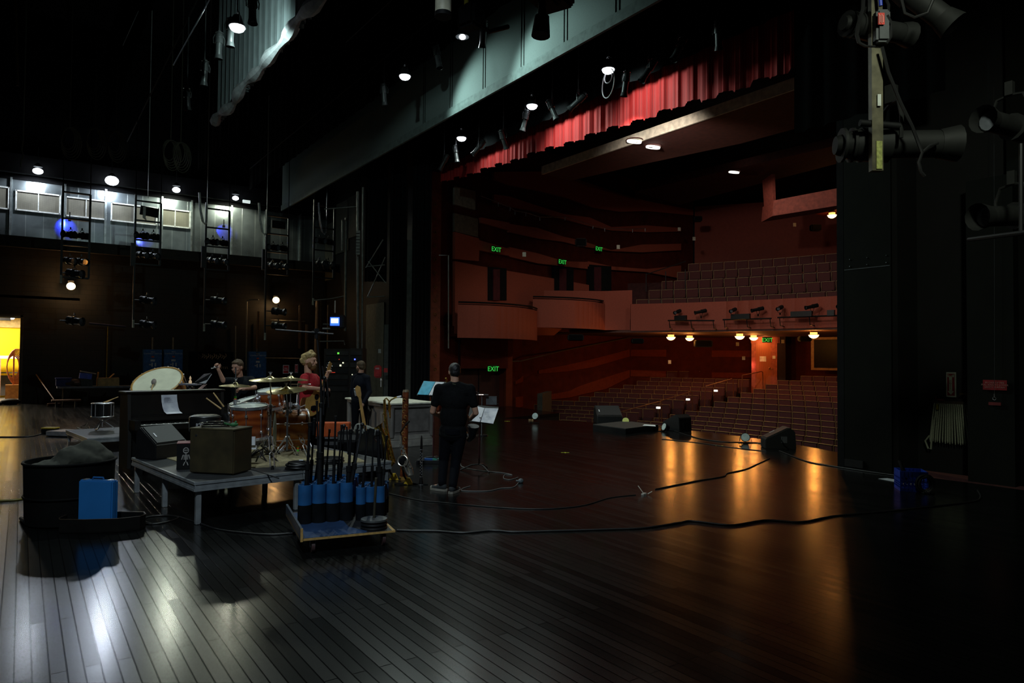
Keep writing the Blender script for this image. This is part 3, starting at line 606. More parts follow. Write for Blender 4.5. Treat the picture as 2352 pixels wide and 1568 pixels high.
# stair-step fairy of small fixtures along the upper bands
cp_ = [(1105, 450), (1145, 465), (1172, 476), (1183, 484), (1208, 488), (1240, 498), (1298, 498), (1362, 518), (1389, 524), (1453, 526), (1482, 524)]
t = thing('festoon_cable', 'thin cable with small hooks strung along the banded side wall', 'cable', at(1300, 500, d=26)); b = B()
b.tube([at(u, v, d=23.5 + (u - 1105) * .012) for u, v in cp_], .012, 5); mk('cable', b, STEEL, t, w=True)
for u, v in cp_[1:]:
    p = at(u, v, d=23.5 + (u - 1105) * .012); b = B(); b.cyl(p, p - Vc((0, 0, .13)), .012, .02, 6); mk('hook', b, STEEL, t, w=True)
# ================================================================== hanging scenery and rigging
GREYF = mat('grey_valance_cloth', (.13, .17, .165), .85, bump=.15, scale=60, var=.08)
zb = 8.12
b = B(); b.box((9.0, 17.5, zb + 1.75), (.05, 25, 3.4)); t = thing('hard_border', 'wide grey panelled border hanging across the stage under the work lights', 'border', (9, 17.5, zb)); mk('panel', b, GREYF, t, w=True)
b = B(); b.box((8.96, 17.5, zb + .06), (.06, 25, .22)); mk('bottom_hem', b, mat('grey_hem', (.1, .135, .13), .8), t, w=True)
for u, v in ((974, 285), (1036, 250), (1112, 205), (1200, 160), (1299, 110), (1418, 48)):
    p = at(u, v, x=8.97); b = B()
    for k in (-.05, .05): b.box((8.968, p.y + k, zb + 1.8), (.012, .012, 3.3))
    mk('seam', b, BLKD, t, w=True)
def border(x, z, y0, y1, h, lab, m, amp, waves, grp=None):
    return solo('border_drape', lab, 'border', drape(x, y0, x, y1, z, z + h, amp, waves), m, grp)
e0 = at(780, 262, x=7.6); e1 = at(1040, 130, x=7.6)
border(7.6, (e0.z + e1.z) / 2, 4, 30, 3.6, 'black border drape hanging just upstage of the grey panelled one', CLOTH, .02, 40, 'black border drapes')
TEAL = stripemat('grey_velour', (.16, .19, .2), (.3, .35, .37), 3, .8, 'Y', 1)
zs = 7.75
t = thing('bunched_drape', 'pale grey pleated drape with thick bunched hem, high above the drums', 'curtain', (4, 14, zs))
mk('cloth', drape(4.0, 6.5, 4.0, 19, zs + .05, 12, .06, 60), TEAL, t, w=True)
b = B(); pts_ = [(3.93 + .03 * math.sin(y * 3), y, zs + .07 + .05 * math.sin(y * 2.1)) for y in [6.5 + i * .25 for i in range(51)]]
b.tube(pts_, [.1 + .04 * math.sin(i * 1.3) for i in range(51)], 8); mk('hem', b, mat('grey_hem_roll', (.3, .31, .33), .8), t, w=True)
border(5.2, 8.75, 5, 28, 4.0, 'plain black border drape between the two bright ones', CLOTH, .03, 40, 'black border drapes')
border(2.2, 9.6, 8, 28, 3.0, 'black border drape farthest upstage', CLOTH, .03, 40, 'black border drapes')
REDV = stripemat('red_velour', (.26, .002, .002), (.4, .005, .004), 7, .75, 'Y', 1.5)
t = thing('house_curtain_valance', 'red pleated curtain valance hanging in the proscenium arch', 'curtain', (11.5, 13, 7.4))
b = B(); n = 36; yb0 = 5.9; rows = [[], [], [], []]
for i in range(n * 10 + 1):
    y = yb0 + (20.6 - yb0) * i / (n * 10); s = abs(math.sin(PI * (i % 10) / 10)); zz = at(1100, 397, x=11.5).z + (at(1560, 254, x=11.5).z - at(1100, 397, x=11.5).z) * (18.3 - y) / 8.5
    zz += .05 * ((i // 10) % 2) + .035 * ((i // 30) % 2)
    for k, zf in enumerate((zz, zz + .12, zz + .9, 9.6)): rows[k].append((11.5 - .09 * s - .02 * math.sin(i * 1.9), y, zf))
b.grid(rows); mk('pleat', b, REDV, t, w=True)
b = B(); b.grid([[(11.42 - .1 * abs(math.sin(i * .9)), 5.9 + 14.7 * i / 80, zf) for i in range(81)] for zf in (8.42, 9.5)]); mk('swag', b, mat('dark_red_velour', (.2, .01, .008), .85), t, w=True)
border(10.95, at(1559, 186, x=10.95).z + .42, 5.2, 21, 3.6, 'black border drape hiding the top of the red valance', CLOTH, .03, 30, 'black border drapes')
b = drape(10.9, 4.6, 10.9, at(1824, 200, x=10.9).y, at(1830, 305, x=10.9).z, 12, .04, 6); solo('masking_drape', 'black masking drape hanging beside the near edge of the proscenium', 'curtain', b, CLOTH)
# electrics: long pipes parallel to the footlights
PIPES = [(10.2, 9.3, 'pipe carrying the spotlights in front of the red valance'), (7.35, 9.4, 'pipe carrying lights between the black and grey borders'), (3.0, 9.7, 'pipe carrying lights upstage of the bunched grey drape')]
for x, z, lab in PIPES:
    b = B(); b.cyl((x, 4.5, z), (x, 29, z), .02, n=8); solo('lighting_pipe', lab, 'pipe', b, BLKD, 'overhead pipes')
FIXM = mat('scuffed_black_housing', (.045, .048, .05), .4, .4)
hang = [(1047, 352, 10.2, (.1, -.15, -1)), (1206, 275, 10.2, (-.1, .3, -1)), (1268, 250, 10.2, (.3, -.3, -1)), (1437, 190, 10.2, (0, .2, -1)), (1100, 338, 10.2, (-.5, .4, -.8)), (1156, 318, 10.2, (.5, .2, -.8)), (1328, 232, 10.2, (-.4, .7, -.6)), (1490, 160, 10.2, (-.4, .3, -.8)), (1020, 372, 10.2, (-.3, .3, -.8)), (1560, 110, 10.2, (-.4, .2, -.9)), (1650, 78, 10.2, (.3, .2, -.9)),
        (1005, 130, 7.35, (.1, -.2, -1)), (1110, 75, 7.35, (.2, .4, -.9)), (882, 215, 7.35, (.2, .2, -1)), (530, 72, 3.0, (0, .1, -1)), (580, 18, 3.0, (0, -.1, -1)), (503, 102, 3.0, (0, .1, -1)), (470, 165, 3.0, (0, .2, -1)), (430, 225, 3.0, (.1, .1, -1))]
wh = {10.2: 'in front of the red valance', 7.35: 'beside the grey border', 3.0: 'over the upstage pipe'}; cnt = {}
PZ = {10.2: 9.3, 7.35: 9.4, 3.0: 9.7}
for u, v, x, d_ in sorted(hang):
    cnt[x] = cnt.get(x, 0) + 1; p = at(u, v, x=x)
    t = ellipsoidal('spotlight hanging %s, %s counted from the dark far corner' % (wh[x], ORD[cnt[x] - 1]), p, d_, .82, 'spotlights on the overhead pipes', FIXM)
    b = B(); b.tube([p + Vc((0, 0, .16)), (x, p.y, max(PZ[x], p.z + .2))], .012); mk('hanger', b, FIXM, t, w=True)
GLOW = mat('lamp_glow', (1, 1, 1), .3, em=(.85, .93, 1), es=9)
for i, p in enumerate(OVP):
    t = thing('work_light', ['glaring work light lowest along the red valance', 'glaring work light midway along the red valance', 'glaring work light with a loop of cable below it', 'glaring work light on the edge of the black border', 'half hidden work light at the top of the grey border', 'glaring work light near the bunched grey drape'][i], 'lamp', p, group='glaring overhead work lights')
    b = B(); b.lathe([(.03, .22), (.07, .2), (.12, .08), (.15, 0), (.14, 0), (.1, .08)], n=18); mk('reflector', b, FIXM, t)
    b = B(); b.ell((0, 0, -.01), (.13, .13, .08)) if i not in (4,) else b.ell((0, 0, 0), (.07, .07, .05)); mk('bulb', b, GLOW, t)
    b = B(); b.tube([(0, .13, 0), (0, .14, .2), (0, 0, .3), (0, -.14, .2), (0, -.13, 0)], .01); b.cyl((0, 0, .3), (0, 0, .6), .012); mk('yoke', b, FIXM, t)
    b = B(); zz_ = PZ[{10.2: 10.2, 7.4: 7.35, 3.0: 3.0}[OVH[i][2]]] - p.z; b.cyl((0, 0, .25), (0, 0, max(zz_, .3)), .012); mk('hanger', b, FIXM, t)
    if i == 2:
        b = B(); b.torus((0, 0, -.3), .3, .012, Matrix.Rotation(PI / 2, 4, 'Y') @ Matrix.Rotation(.3, 4, 'X')); b.torus((0, 0, -.17), .12, .012, Matrix.Rotation(PI / 2, 4, 'Y')); mk('cable', b, mat('pale_cable', (.5, .5, .5), .5), t)
# loose hanging kit at the very top
t = thing('hanging_cylinder', 'cream and black cylindrical fixture cut off by the top edge of the view', 'stage light', at(1018, 30, d=8.5)); b = B(); p = at(1018, 30, d=8.5)
b.cyl(p, p + Vc((0, 0, .5)), .1, n=20); mk('barrel', b, mat('cream_enamel', (.7, .68, .5), .5), t, w=True); b = B(); b.cyl(p - Vc((0, 0, .05)), p, .105, n=20); b.cyl(p + Vc((0, 0, .5)), p + Vc((0, 0, .7)), .03); mk('collar', b, BLK, t, w=True)
t = thing('moving_light', 'large black moving light silhouetted against the grey border', 'stage light', at(1245, 20, d=9.5)); p = at(1245, 30, d=9.5)
b = B(); b.box(p + Vc((0, 0, .25)), (.5, .35, .2), rz=.4, bev=.04); b.box(p + Vc((.25, .1, .35)), (.5, .5, .25), rz=.4, bev=.05); mk('base', b, BLK, t, w=True)
b = B(); b.cyl(p + Vc((0, 0, .2)), p - Vc((0, 0, .3)), .05, .07); b.cyl(p - Vc((0, 0, .05)), p - Vc((.02, 0, .32)), .1, .13, 14); mk('head', b, BLK, t, w=True)
b = B(); b.cyl(p + Vc((0, 0, .45)), p + Vc((0, 0, 1.0)), .02); mk('clamp', b, BLK, t, w=True)
YEL = mat('yellow_tape', (.6, .55, .05), .5)
t = thing('chain_hoist', 'dark hoist with a yellow strap near the top of the view', 'hoist', at(1085, 30, d=9)); p = at(1080, 40, d=9); b = B(); b.box(p, (.25, .3, .3), rz=.3, bev=.04); b.tube([p, p + Vc((.3, 0, -.1)), p + Vc((.6, 0, .05))], .03); mk('body', b, BLK, t, w=True)
b = B(); b.cyl(p + Vc((-.06, 0, .12)), p + Vc((-.04, 0, 1.2)), .03, n=8); mk('strap', b, YEL, t, w=True)
# faint guy wires
for q0, q1, dd, lab in [((481, 0), (398, 150), 9, 'thin slack wire slanting in the dark over the piano'), ((318, 25), (282, 105), 14, 'short thin wire in the dark upper area'), ((900, 0), (795, 97), 12, 'thin wire slanting behind the pale drape')]:
    b = B(); b.cyl(at(*q0, d=dd), at(*q1, d=dd), .008, n=6); solo('guy_wire', lab, 'wire', b, STEEL, 'faint wires overhead')
b = B(); b.cyl(at(34, -20, d=16), at(40, 197, d=16), .03, n=8); solo('conduit_drop', 'faint yellowish pipe dropping in the upper dark corner', 'pipe', b, mat('dim_yellow_pipe', (.03, .022, .006), .8))
# gallery work lights and rail
for i, p in enumerate(GAL):
    t = thing('gallery_light', 'glaring work light over the sheet metal wall, %s from the loading opening' % ORD[i], 'lamp', p, group='work lights along the gallery')
    b = B(); b.ell((0, 0, 0), ((.17, .14, .11), (.24, .16, .18), (.15, .12, .11), (.13, .12, .09))[i]); mk('bulb', b, GLOW, t); b = B(); b.lathe([(.04, .3), (.13, .2), (.15, .16), (.1, .2)], n=16); b.cyl((0, 0, .25), (0, .0, .9), .015); mk('shade', b, FIXM, t)
b = B(); p = at(566, 463, y=31.2); b.box(p, (.3, .1, .12)); solo('emergency_light', 'little lit white box beside the last gallery light', 'light', b, mat('box_glow', (.8, .9, .85), .5, em=(.8, .95, .9), es=.7))
for i, p in enumerate(WRM):
    t = thing('warm_work_light', ['starry orange work light beneath the gallery', 'starry orange work light over the blue switch cabinet'][i], 'lamp', p, group='warm wall lights')
    b = B(); b.ell((0, 0, 0), (.15, .1, .14)); mk('bulb', b, mat('warm_glow', (1, .8, .5), .3, em=(1, .66, .3), es=10), t); b = B(); b.box((0, .2, .1), (.2, .25, .24)); b.cyl((0, .3, .1), (0, .7, .1), .03); mk('housing', b, METB, t)
for i, (u, v, uu) in enumerate(((160, 505, 150), (514, 520, 514))):
    p = at(u, v, y=31.3); b = B(); b.box(p + Vc((0, 0, 0)), (.1, .05, .1)); b.cyl(p, p + Vc((0, 0, .3)), .02)
    solo('blue_cue_light', ('little blue lamp hidden behind the first side ladder', 'little blue lamp hidden behind the third side ladder')[i], 'lamp', b, METB)
# side-light ladders
ladd = [((145, 440), (208, 447), 640, 650), ((312, 460), (370, 467), 610, 752), ((474, 478), (527, 482), 622, 760), ((613, 494), (663, 500), 632, 780), ((722, 470), (768, 476), 640, 700)]
LM = mat('ladder_black', (.01, .011, .013), .5, .2)
for i, ((ul, vl), (ur, vr), vb, vp) in enumerate(ladd):
    Y = 26.0; A = at(ul, vl, y=Y); Bq = at(ur, vr, y=Y); zt = 9.4; z0 = at(ur, vb, y=Y).z; zp = at(ul, vp, y=Y).z
    lab = ['side-light ladder nearest the loading opening, above the orange light', 'side-light ladder with a flat black panel near its top', 'side-light ladder hanging in front of the blue-lit sheet metal', 'side-light ladder above the drummer and the orange wall light', 'side-light ladder farthest from the loading opening, in the dark'][i]
    t = thing('side_light_ladder', lab, 'ladder', (A.x, Y, zp), group='hanging ladders of side lights')
    b = B(); b.box((A.x, Y, (A.z + z0) / 2 + .1), (.06, .06, A.z - z0 + .2)); b.box((A.x, Y + .01, (z0 + zp) / 2), (.05, .05, z0 - zp)); mk('rail', b, LM, t, w=True)
    b = B(); b.box((Bq.x, Y, (A.z + z0) / 2), (.06, .06, A.z - z0)); mk('rail', b, LM, t, w=True)
    for q in (A.x, Bq.x): b = B(); b.cyl((q, Y, A.z), (q, Y, 13.5), .013, n=6); mk('cable', b, BLKD, t, w=True)
    rz_ = [A.z, A.z - (A.z - z0) * .31, A.z - (A.z - z0) * .62, z0]
    for z in rz_: b = B(); b.box(((A.x + Bq.x) / 2, Y, z), (Bq.x - A.x, .05, .05)); mk('rung', b, LM, t, w=True)
    b = B(); b.box((A.x, Y - .03, zp + .12), (.06, .02, .26)); mk('tape_label', b, mat('white_tape', (.5, .52, .42), .6), t, w=True)
    k = 0
    for z in (rz_[1], rz_[2]):
        for f in (.3, .72):
            k += 1; p = Vc((A.x + (Bq.x - A.x) * f, Y, z - .5))
            ellipsoidal('black side light on the %s ladder, %s counted from its top' % (ORD[i], ORD[k - 1]), p, (-.8, -.5, -.05) if z == rz_[1] else (.5, -.85, -.12), .72, 'side lights on the hanging ladders', FIXM if z == rz_[2] else BLK, fat=1.7)
    for v in ((690, 745) if i in (1, 2) else (628, 737) if i == 0 else (715, 748) if i == 3 else (610,)):
        k += 1; p = at(ul + 26, v, y=Y); ellipsoidal('black side light on the %s ladder pole, %s counted from its top' % (ORD[i], ORD[k - 1]), p, (.75, -.65, -.1), .8, 'side lights on the hanging ladders', FIXM, fat=1.8)
        b = B(); b.cyl(Vc((A.x, Y, p.z)), p, .02, n=6); mk('arm', b, LM, t, w=True)
    if i == 1: b = B(); p = at(343, 486, y=Y - .1); b.box(p, (.55, .06, .3), M=Matrix.Rotation(.1, 4, 'Y')); mk('panel', b, BLK, t, w=True)
    if i == 3: b = B(); p = at(640, 516, y=Y - .1); b.box(p, (.5, .06, .28)); mk('panel', b, BLK, t, w=True)
    if i in (1, 2, 3): b = B(); p = at(ul - 8, 578 + i * 6, y=Y - .1); b.box(p, (.1, .1, .75)); mk('junction_box', b, LM, t, w=True)
# white cable loops hanging by the ladders
WC = mat('white_cable', (.6, .62, .58), .5)
for i, (u, v, lab) in enumerate([(466, 512, 'loop of white cables hanging beside the third ladder'), (603, 536, 'loop of white cables hanging beside the fourth ladder'), (330, 495, 'short loop of white cable behind the flat black panel'), (740, 535, 'dim loop of cables hanging beside the fifth ladder')]):
    t = thing('cable_loop', lab, 'cable', at(u, v, y=25.8), group='cable loops by the ladders'); b = B()
    for k in range(3):
        q = [at(u - 9 + k, v - 70, y=25.8), at(u - 7 + k * 1.5, v - 30, y=25.8), at(u - 2 + k * 2, v - 4 + k * 2, y=25.8), at(u + 6, v + 4 - k * 2, y=25.8), at(u + 9, v - 1, y=25.8), at(u + 10, v - 40, y=25.8)]
        if i == 2: q = [at(u + k * 2, v - 20, y=25.8), at(u + k * 2 - 1, v + 4, y=25.8), at(u + 6, v + 10, y=25.8)]
        b.tube(q, .022 if i < 3 else .012, 5)
    q = at(u + 10, v - 40, y=25.8); b.cyl(q, (q.x, q.y, 14.86), .012, n=5); mk('cable', b, WC if i < 3 else STEEL, t, w=True)
for i, (u, v) in enumerate(((218, 318), (266, 325), (392, 345), (415, 350), (160, 318))):
    t = thing('rope_coil', 'faint coil of rope hung high in the dark, %s from the loading side' % ORD[i if i < 4 else 4], 'rope', at(u, v, y=24), group='coils of rope hung in the dark'); b = B()
    for k in range(5): b.torus(at(u + k * 2 - 4, v + k * 3, y=24 - k * .05), .17 + .02 * k, .014, Matrix.Rotation(PI / 2, 4, 'X') @ Matrix.Diagonal((1, 1.9, 1, 1)), 16, 5)
    q = at(u, v, y=24); b.cyl(q + Vc((0, 0, .3)), (q.x, 24, 14.86), .012, n=5); mk('rope', b, mat('dull_rope', (.1, .095, .07), .9), t, w=True)
b = B(); b.tube([Vc((at(54, 285, y=24).x, 24, 14.86)), at(54, 285, y=24), at(53, 320, y=24), at(50, 345, y=24), at(54, 355, y=24), at(47, 372, y=24), at(48, 384, y=24)], .02); solo('dangling_rope', 'kinked pale rope dangling above the gallery light', 'rope', b, mat('grey_green_rope', (.12, .16, .12), .8))
# ironwork, pipes and posts at the far corner
PB = mat('brown_steel', (.2, .1, .045), .5, .2); PG = mat('grey_pipe', (.22, .22, .2), .45, .5)
for u0, v0, u1, v1, dd, r_, m, lab in [(690, 700, 688, 800, 30, .06, PB, 'short brown standpipe with a valve beside the guitarist'), (733, 690, 727, 860, 29.5, .14, PB, 'broad rust brown column beside the guitarist'), (705, 745, 704, 830, 30, .07, PB, 'slim rust brown column behind the guitarist'), (594, 715, 590, 800, 30, .05, PB, 'brown pipe above the single blue cabinet'), (822, 440, 822, 850, 24, .05, PG, 'grey riser pipe beside the long junction box'), (834, 430, 831, 850, 24, .035, PG, 'thin grey riser pipe next to its thicker neighbour'), (795, 500, 793, 760, 27, .05, PG, 'grey pipe behind the little monitor'), (787, 505, 786, 575, 27, .04, PG, 'short pale pipe high behind the monitor'), (754, 700, 752, 830, 28, .03, PB, 'thin rust brown pipe behind the boom stand'), (567, 690, 565, 850, 30.5, .03, PG, 'thin conduit running down beside the single blue cabinet'), (541, 748, 541, 830, 30.5, .025, PG, 'short conduit above the percussionist'), (75, 737, 74, 925, 31.9, .03, PB, 'dim bronze conduit beside the loading opening')]:
    a = at(u0, v0, d=dd); c = at(u1, v1, d=dd); c.z = min(c.z, a.z); b = B(); b.cyl(a, Vc((c.x, c.y, max(c.z, .02))), r_, n=10); solo('steel_pipe' if r_ < .1 else 'steel_column', lab, 'pipe' if r_ < .1 else 'column', b, m, 'pipes and columns in the far corner')
for q, r_, dd, lab in [([(720, 690), (760, 686), (790, 680)], .02, 26, 'short pale bar slanting above the monitor'), ([(567, 692), (575, 688), (594, 688)], .025, 30.5, 'curved conduit joining two pipes beneath the gallery'), ([(622, 735), (700, 738)], .02, 30.5, 'level brown bar beneath the orange wall light'), ([(734, 784), (790, 783), (792, 792)], .02, 25, 'thin level pipe with a hanging cup above the rack'), ([(608, 822), (690, 823)], .015, 31, 'thin conduit running level above the red signs'), ([(745, 480), (820, 474)], .025, 25, 'level bar high in the dark far corner'), ([(840, 615), (880, 550)], .02, 23.8, 'thin diagonal brace in the dark ironwork'), ([(845, 680), (885, 590)], .02, 23.8, 'long diagonal brace crossing the dark ironwork'), ([(846, 600), (886, 650)], .02, 23.8, 'falling diagonal brace in the dark ironwork'), ([(842, 612), (884, 608)], .02, 23.8, 'level bar through the dark ironwork'), ([(842, 682), (884, 680)], .02, 23.8, 'lower level bar through the dark ironwork'), ([(1008, 586), (1030, 586), (1030, 800)], .02, 22, 'thin ladder rail inside the dark proscenium gap'), ([(742, 744), (782, 747)], .03, 25, 'orange-lit bracket arm under the monitor')]:
    b = B(); b.tube([at(u, v, d=dd) for u, v in q], r_); solo('steel_bar', lab, 'bar', b, PG, 'bars and braces in the far corner')
p0, p1 = at(823, 530, d=23.8), at(823, 585, d=23.8); t = thing('junction_box', 'long pale slotted junction box on the grey riser pipe', 'electrical box', p1); b = B(); b.box((p0 + p1) / 2, (.13, .1, p0.z - p1.z), rz=-yaw); mk('box', b, mat('pale_grey_box', (.3, .3, .27), .5), t, w=True)
b = B()
for k in range(7): b.box(p1.lerp(p0, .1 + k * .13) - FX * .055, (.12, .01, .02), rz=-yaw)
mk('slot', b, BLKD, t, w=True)
# little monitor glowing blue
mp_ = at(769, 738, d=20); t = thing('video_monitor', 'small video monitor glowing blue-white on a bracket', 'monitor', mp_)
b = B(); b.box(mp_ + FX * .18 + RX * .04, (.42, .3, .38), rz=-yaw, bev=.03); mk('housing', b, BLK, t, w=True)
b = B(); q = face(mp_ - FX * .0, RX); b.box(mp_ - FX * .0, (.26, .02, .24), rz=-yaw); mk('screen', b, mat('screen_blue', (.1, .2, .9), .3, em=(.03, .13, 1), es=1.6), t, w=True)
b = B(); b.box(mp_ - FX * .015 + Vc((0, 0, .02)), (.2, .02, .13), rz=-yaw); mk('picture', b, mat('screen_white', (.9, .95, 1), .3, em=(.75, .9, 1), es=3), t, w=True)
b = B(); b.cyl(mp_ + Vc((0, 0, .25)), mp_ + Vc((0, 0, .6)), .02); b.cyl(mp_ - Vc((0, 0, .2)) + FX * .2, mp_ + RX * -.4 - Vc((0, 0, .2)) + FX * .2, .03); mk('bracket', b, PG, t, w=True)
# hallway seen through the loading opening
b = B(); b.box((-2.2, 37.5, 1.5), (8, .2, 3.2)); struct('wall_hallway', b, mat('bright_yellow_paint', (.9, .62, .0), .7, var=.04))
b = B(); b.box((-2.2, 37.3, 3.45), (8, .4, .9)); struct('wall_hallway_header', b, mat('tan_header', (.5, .36, .14), .7))
b = B(); b.box((-2.2, 35, 4.0), (8, 6, .1)); b.box((.7, 34.7, 2), (.2, 5, 4)); b.box((-6, 34.7, 2), (.2, 5, 4)); struct('ceiling_hallway', b, mat('tan_ceiling', (.4, .3, .13), .8))
def hp(u, v, y=36.0): return at(u, v, y=y)
p = hp(18, 728); b = B(); b.box(p + Vc((-.5, 0, .02)), (1.2, .5, .35)); t = thing('hanging_heater', 'dark boxy heater with a glowing end, seen in the yellow hallway', 'heater', p); mk('body', b, METB, t, w=True); b = B(); b.ell(p + Vc((.15, -.1, 0)), (.1, .05, .1)); mk('lamp', b, GLOW, t, w=True)
lz = hp(20, 820).z; t = thing('worktable', 'long steel worktable crossing the yellow hallway', 'table', (-1.5, 36, 0)); b = B(); b.box((-1.8, 36.3, lz), (4, .7, .12)); mk('tabletop', b, mat('bright_metal', (.85, .88, .85), .4), t, w=True)
for x in (-.75, -1.25, -3): b = B(); b.box((x, 36.0, lz / 2), (.07, .07, lz)); mk('leg', b, mat('tan_leg', (.5, .3, .2), .6), t, w=True)
b = B(); b.box((-1.8, 36.4, lz * .62), (4, .5, .05)); b.box((-1.8, 36.62, lz * .3), (4, .05, lz * .5)); mk('shelf', b, mat('dark_shelf', (.05, .04, .03), .7), t, w=True)
p = at(30, 900, y=34.2); t = thing('cable_cart', 'wooden cart heaped with a big orange coil of cable in the doorway', 'cart', (p.x, 34.2, 0)); b = B(); b.box((p.x, 34.2, .35), (.5, .5, .55)); mk('crate', b, mat('orange_wood', (.35, .14, .03), .6), t, w=True)
b = B()
for k in range(7): b.torus((p.x - .02 + .02 * k, 34.2, 1.35), .2 + .02 * k, .022, Matrix.Rotation(PI / 2, 4, 'X') @ Matrix.Diagonal((1, 2.2, 1, 1)), 18, 5)
b.cyl((p.x, 34.2, .6), (p.x, 34.2, 1.9), .03); mk('coil', b, mat('rust_cable', (.4, .1, .03), .6), t, w=True)
b = B(); p = at(25, 925, y=32.6); b.ell((p.x, 31.4, .1), (.32, .2, .12)); b.ell((p.x - .33, 31.45, .07), (.25, .2, .07)); solo('cable_heap', 'low dark heap of cable on the threshold of the yellow hallway', 'cable', b, BLK)
# things along the far wall
CB_ = mat('cabinet_blue', (.03, .14, .42), .5); WH = mat('cabinet_lettering', (.6, .7, .8), .5)
for i, (ul, ur, vt, vb) in enumerate(((330, 372, 802, 860), (377, 420, 802, 860), (572, 612, 807, 870))):
    a = at(ul, vt, y=31.7); c = at(ur, vt, y=31.7); x0, x1 = a.x, c.x; z1 = a.z; z0 = .9; xm = (x0 + x1) / 2
    t = thing('switch_cabinet', ['blue company switch cabinet nearest the cardboard box', 'blue company switch cabinet beside its twin', 'blue company switch cabinet standing alone by the red signs'][i], 'electrical cabinet', (xm, 31.8, z0), group='blue company switch cabinets')
    b = B(); b.box((xm, 31.85, (z0 + z1) / 2), (x1 - x0, .3, z1 - z0)); mk('body', b, CB_, t, w=True); b = B(); b.box((xm, 31.69, (z0 + z1) / 2), ((x1 - x0) * .94, .02, (z1 - z0) * .95)); mk('door', b, CB_, t, w=True)
    text('lettering', '400A\nCOMPANY SWITCH', .075, WH, t, face((xm, 31.67, z1 - .14), (1, 0, 0)), w=True)
    b = B(); b.box((xm, 31.675, z1 - .3), (.1, .01, .06)); mk('warning_sticker', b, mat('orange_sticker', (.6, .1, .02), .5), t, w=True)
    b = B(); b.box((xm, 31.675, z1 - .45), (.16, .01, .08)); b.box((xm - .02, 31.675, z1 - .62), (.05, .01, .16)); b.box((xm - .08, 31.675, z1 - .62), (.1, .01, .04)); b.box((xm + .1, 31.675, z1 - .62), (.05, .01, .14)); mk('emblem', b, WH, t, w=True)
    b = B(); b.cyl((xm, 31.85, z1), (xm, 31.85, z1 + (.5 if i < 2 else 1.4)), .03); mk('conduit', b, PG, t, w=True)
def far(u, v, y=29.5): return at(u, v, y=y)
z = far(200, 887).z; xa, xb = far(131, 887).x, far(312, 887).x; t = thing('folding_table', 'long low grey folding table by the far wall, piled with boxes', 'table', ((xa + xb) / 2, 29.7, 0))
b = B(); b.box(((xa + xb) / 2, 29.75, z - .03), (xb - xa, .7, .06)); mk('tabletop', b, mat('grey_tabletop', (.2, .2, .24), .5), t, w=True)
for x in (xa + .2, xb - .2):
    for y in (29.5, 30.0): b = B(); b.cyl((x, y, 0), (x, y, z - .05), .02); mk('leg', b, METB, t, w=True)
NAVY = mat('navy_plastic', (.02, .025, .16), .4)
p = far(145, 870); b = B(); b.box((p.x + .02, 29.75, z + .14), (.45, .4, .26), bev=.02); b.box((p.x + .02, 29.75, z + .29), (.5, .44, .04)); solo('storage_bin', 'navy plastic bin at the end of the folding table', 'box', b, NAVY)
p = far(168, 876); b = B(); b.ell((p.x, 29.75, z + .14), (.3, .22, .13)); b.ell((p.x + .13, 29.7, z + .1), (.2, .22, .1)); b.ell((p.x - .12, 29.7, z + .1), (.2, .2, .09)); solo('jacket_heap', 'brown crumpled heap of cloth on the folding table', 'cloth', b, mat('brown_cloth', (.09, .05, .035), .9, bump=.6), smooth=60)
p0, p1 = far(187, 870), far(213, 870); b = B(); b.box(((p0.x + p1.x) / 2, 29.7, z + .12), (p1.x - p0.x, .35, .24)); solo('carton', 'dark grey carton under the tilted blue box', 'box', b, mat('grey_carton', (.08, .08, .08), .8))
t = thing('tilted_box', 'open blue box tilted on the grey carton, white lid raised', 'box', ((p0.x + p1.x) / 2, 29.7, z + .25)); b = B(); b.box(((p0.x + p1.x) / 2 - .04, 29.7, z + .37), (.38, .33, .2), M=Matrix.Rotation(.12, 4, 'Y')); mk('body', b, mat('periwinkle', (.12, .16, .7), .5), t, w=True)
b = B(); b.box(((p0.x + p1.x) / 2 + .04, 29.7, z + .5), (.5, .34, .03), M=Matrix.Rotation(.2, 4, 'Y')); mk('lid', b, mat('lamplit_white', (.75, .55, .45), .6), t, w=True)  # white lid, the warm lamp's pink tint put into its colour
p0, p1 = far(224, 870), far(274, 870); xm = (p0.x + p1.x) / 2; CARD = mat('cardboard', (.6, .36, .15), .8); t = thing('cardboard_box', 'open cardboard box with raised flaps on the folding table', 'box', (xm, 29.7, z)); b = B(); b.box((xm, 29.7, z + .15), (p1.x - p0.x, .4, .3)); mk('body', b, CARD, t, w=True)
for x, a_, hh in ((p0.x, .05, .3), (xm + .08, .75, .25)): b = B(); b.box((x + .03, 29.7, z + .36), (.02, .38, hh), M=Matrix.Rotation(a_, 4, 'Y')); mk('flap', b, mat('lamplit_cardboard', (.6, .3, .1), .8), t, w=True)  # flaps are cardboard with the warm lamp's orange mixed into the colour
BRM = mat('rusty_wood', (.22, .1, .05), .6)
t = thing('push_broom', 'broom with a rusty handle leaning down to the floor by the low bench', 'broom', far(124, 918, 30.5)); b = B(); a = at(83, 860, y=31.7); c = at(124, 917, y=29.6); b.cyl(a, c, .02); mk('handle', b, BRM, t, w=True); b = B(); b.box(Vc((c.x, c.y, .06)), (.4, .08, .1)); mk('head', b, BRM, t, w=True)
p0, p1 = at(118, 918, y=29.2), at(186, 916, y=29.2); t = thing('low_bench', 'low rusty brown plank cart on the floor by the far wall', 'bench', ((p0.x + p1.x) / 2, 29.3, 0)); b = B(); b.box(((p0.x + p1.x) / 2, 29.3, .22), (p1.x - p0.x, .45, .05)); mk('plank', b, BRM, t, w=True)
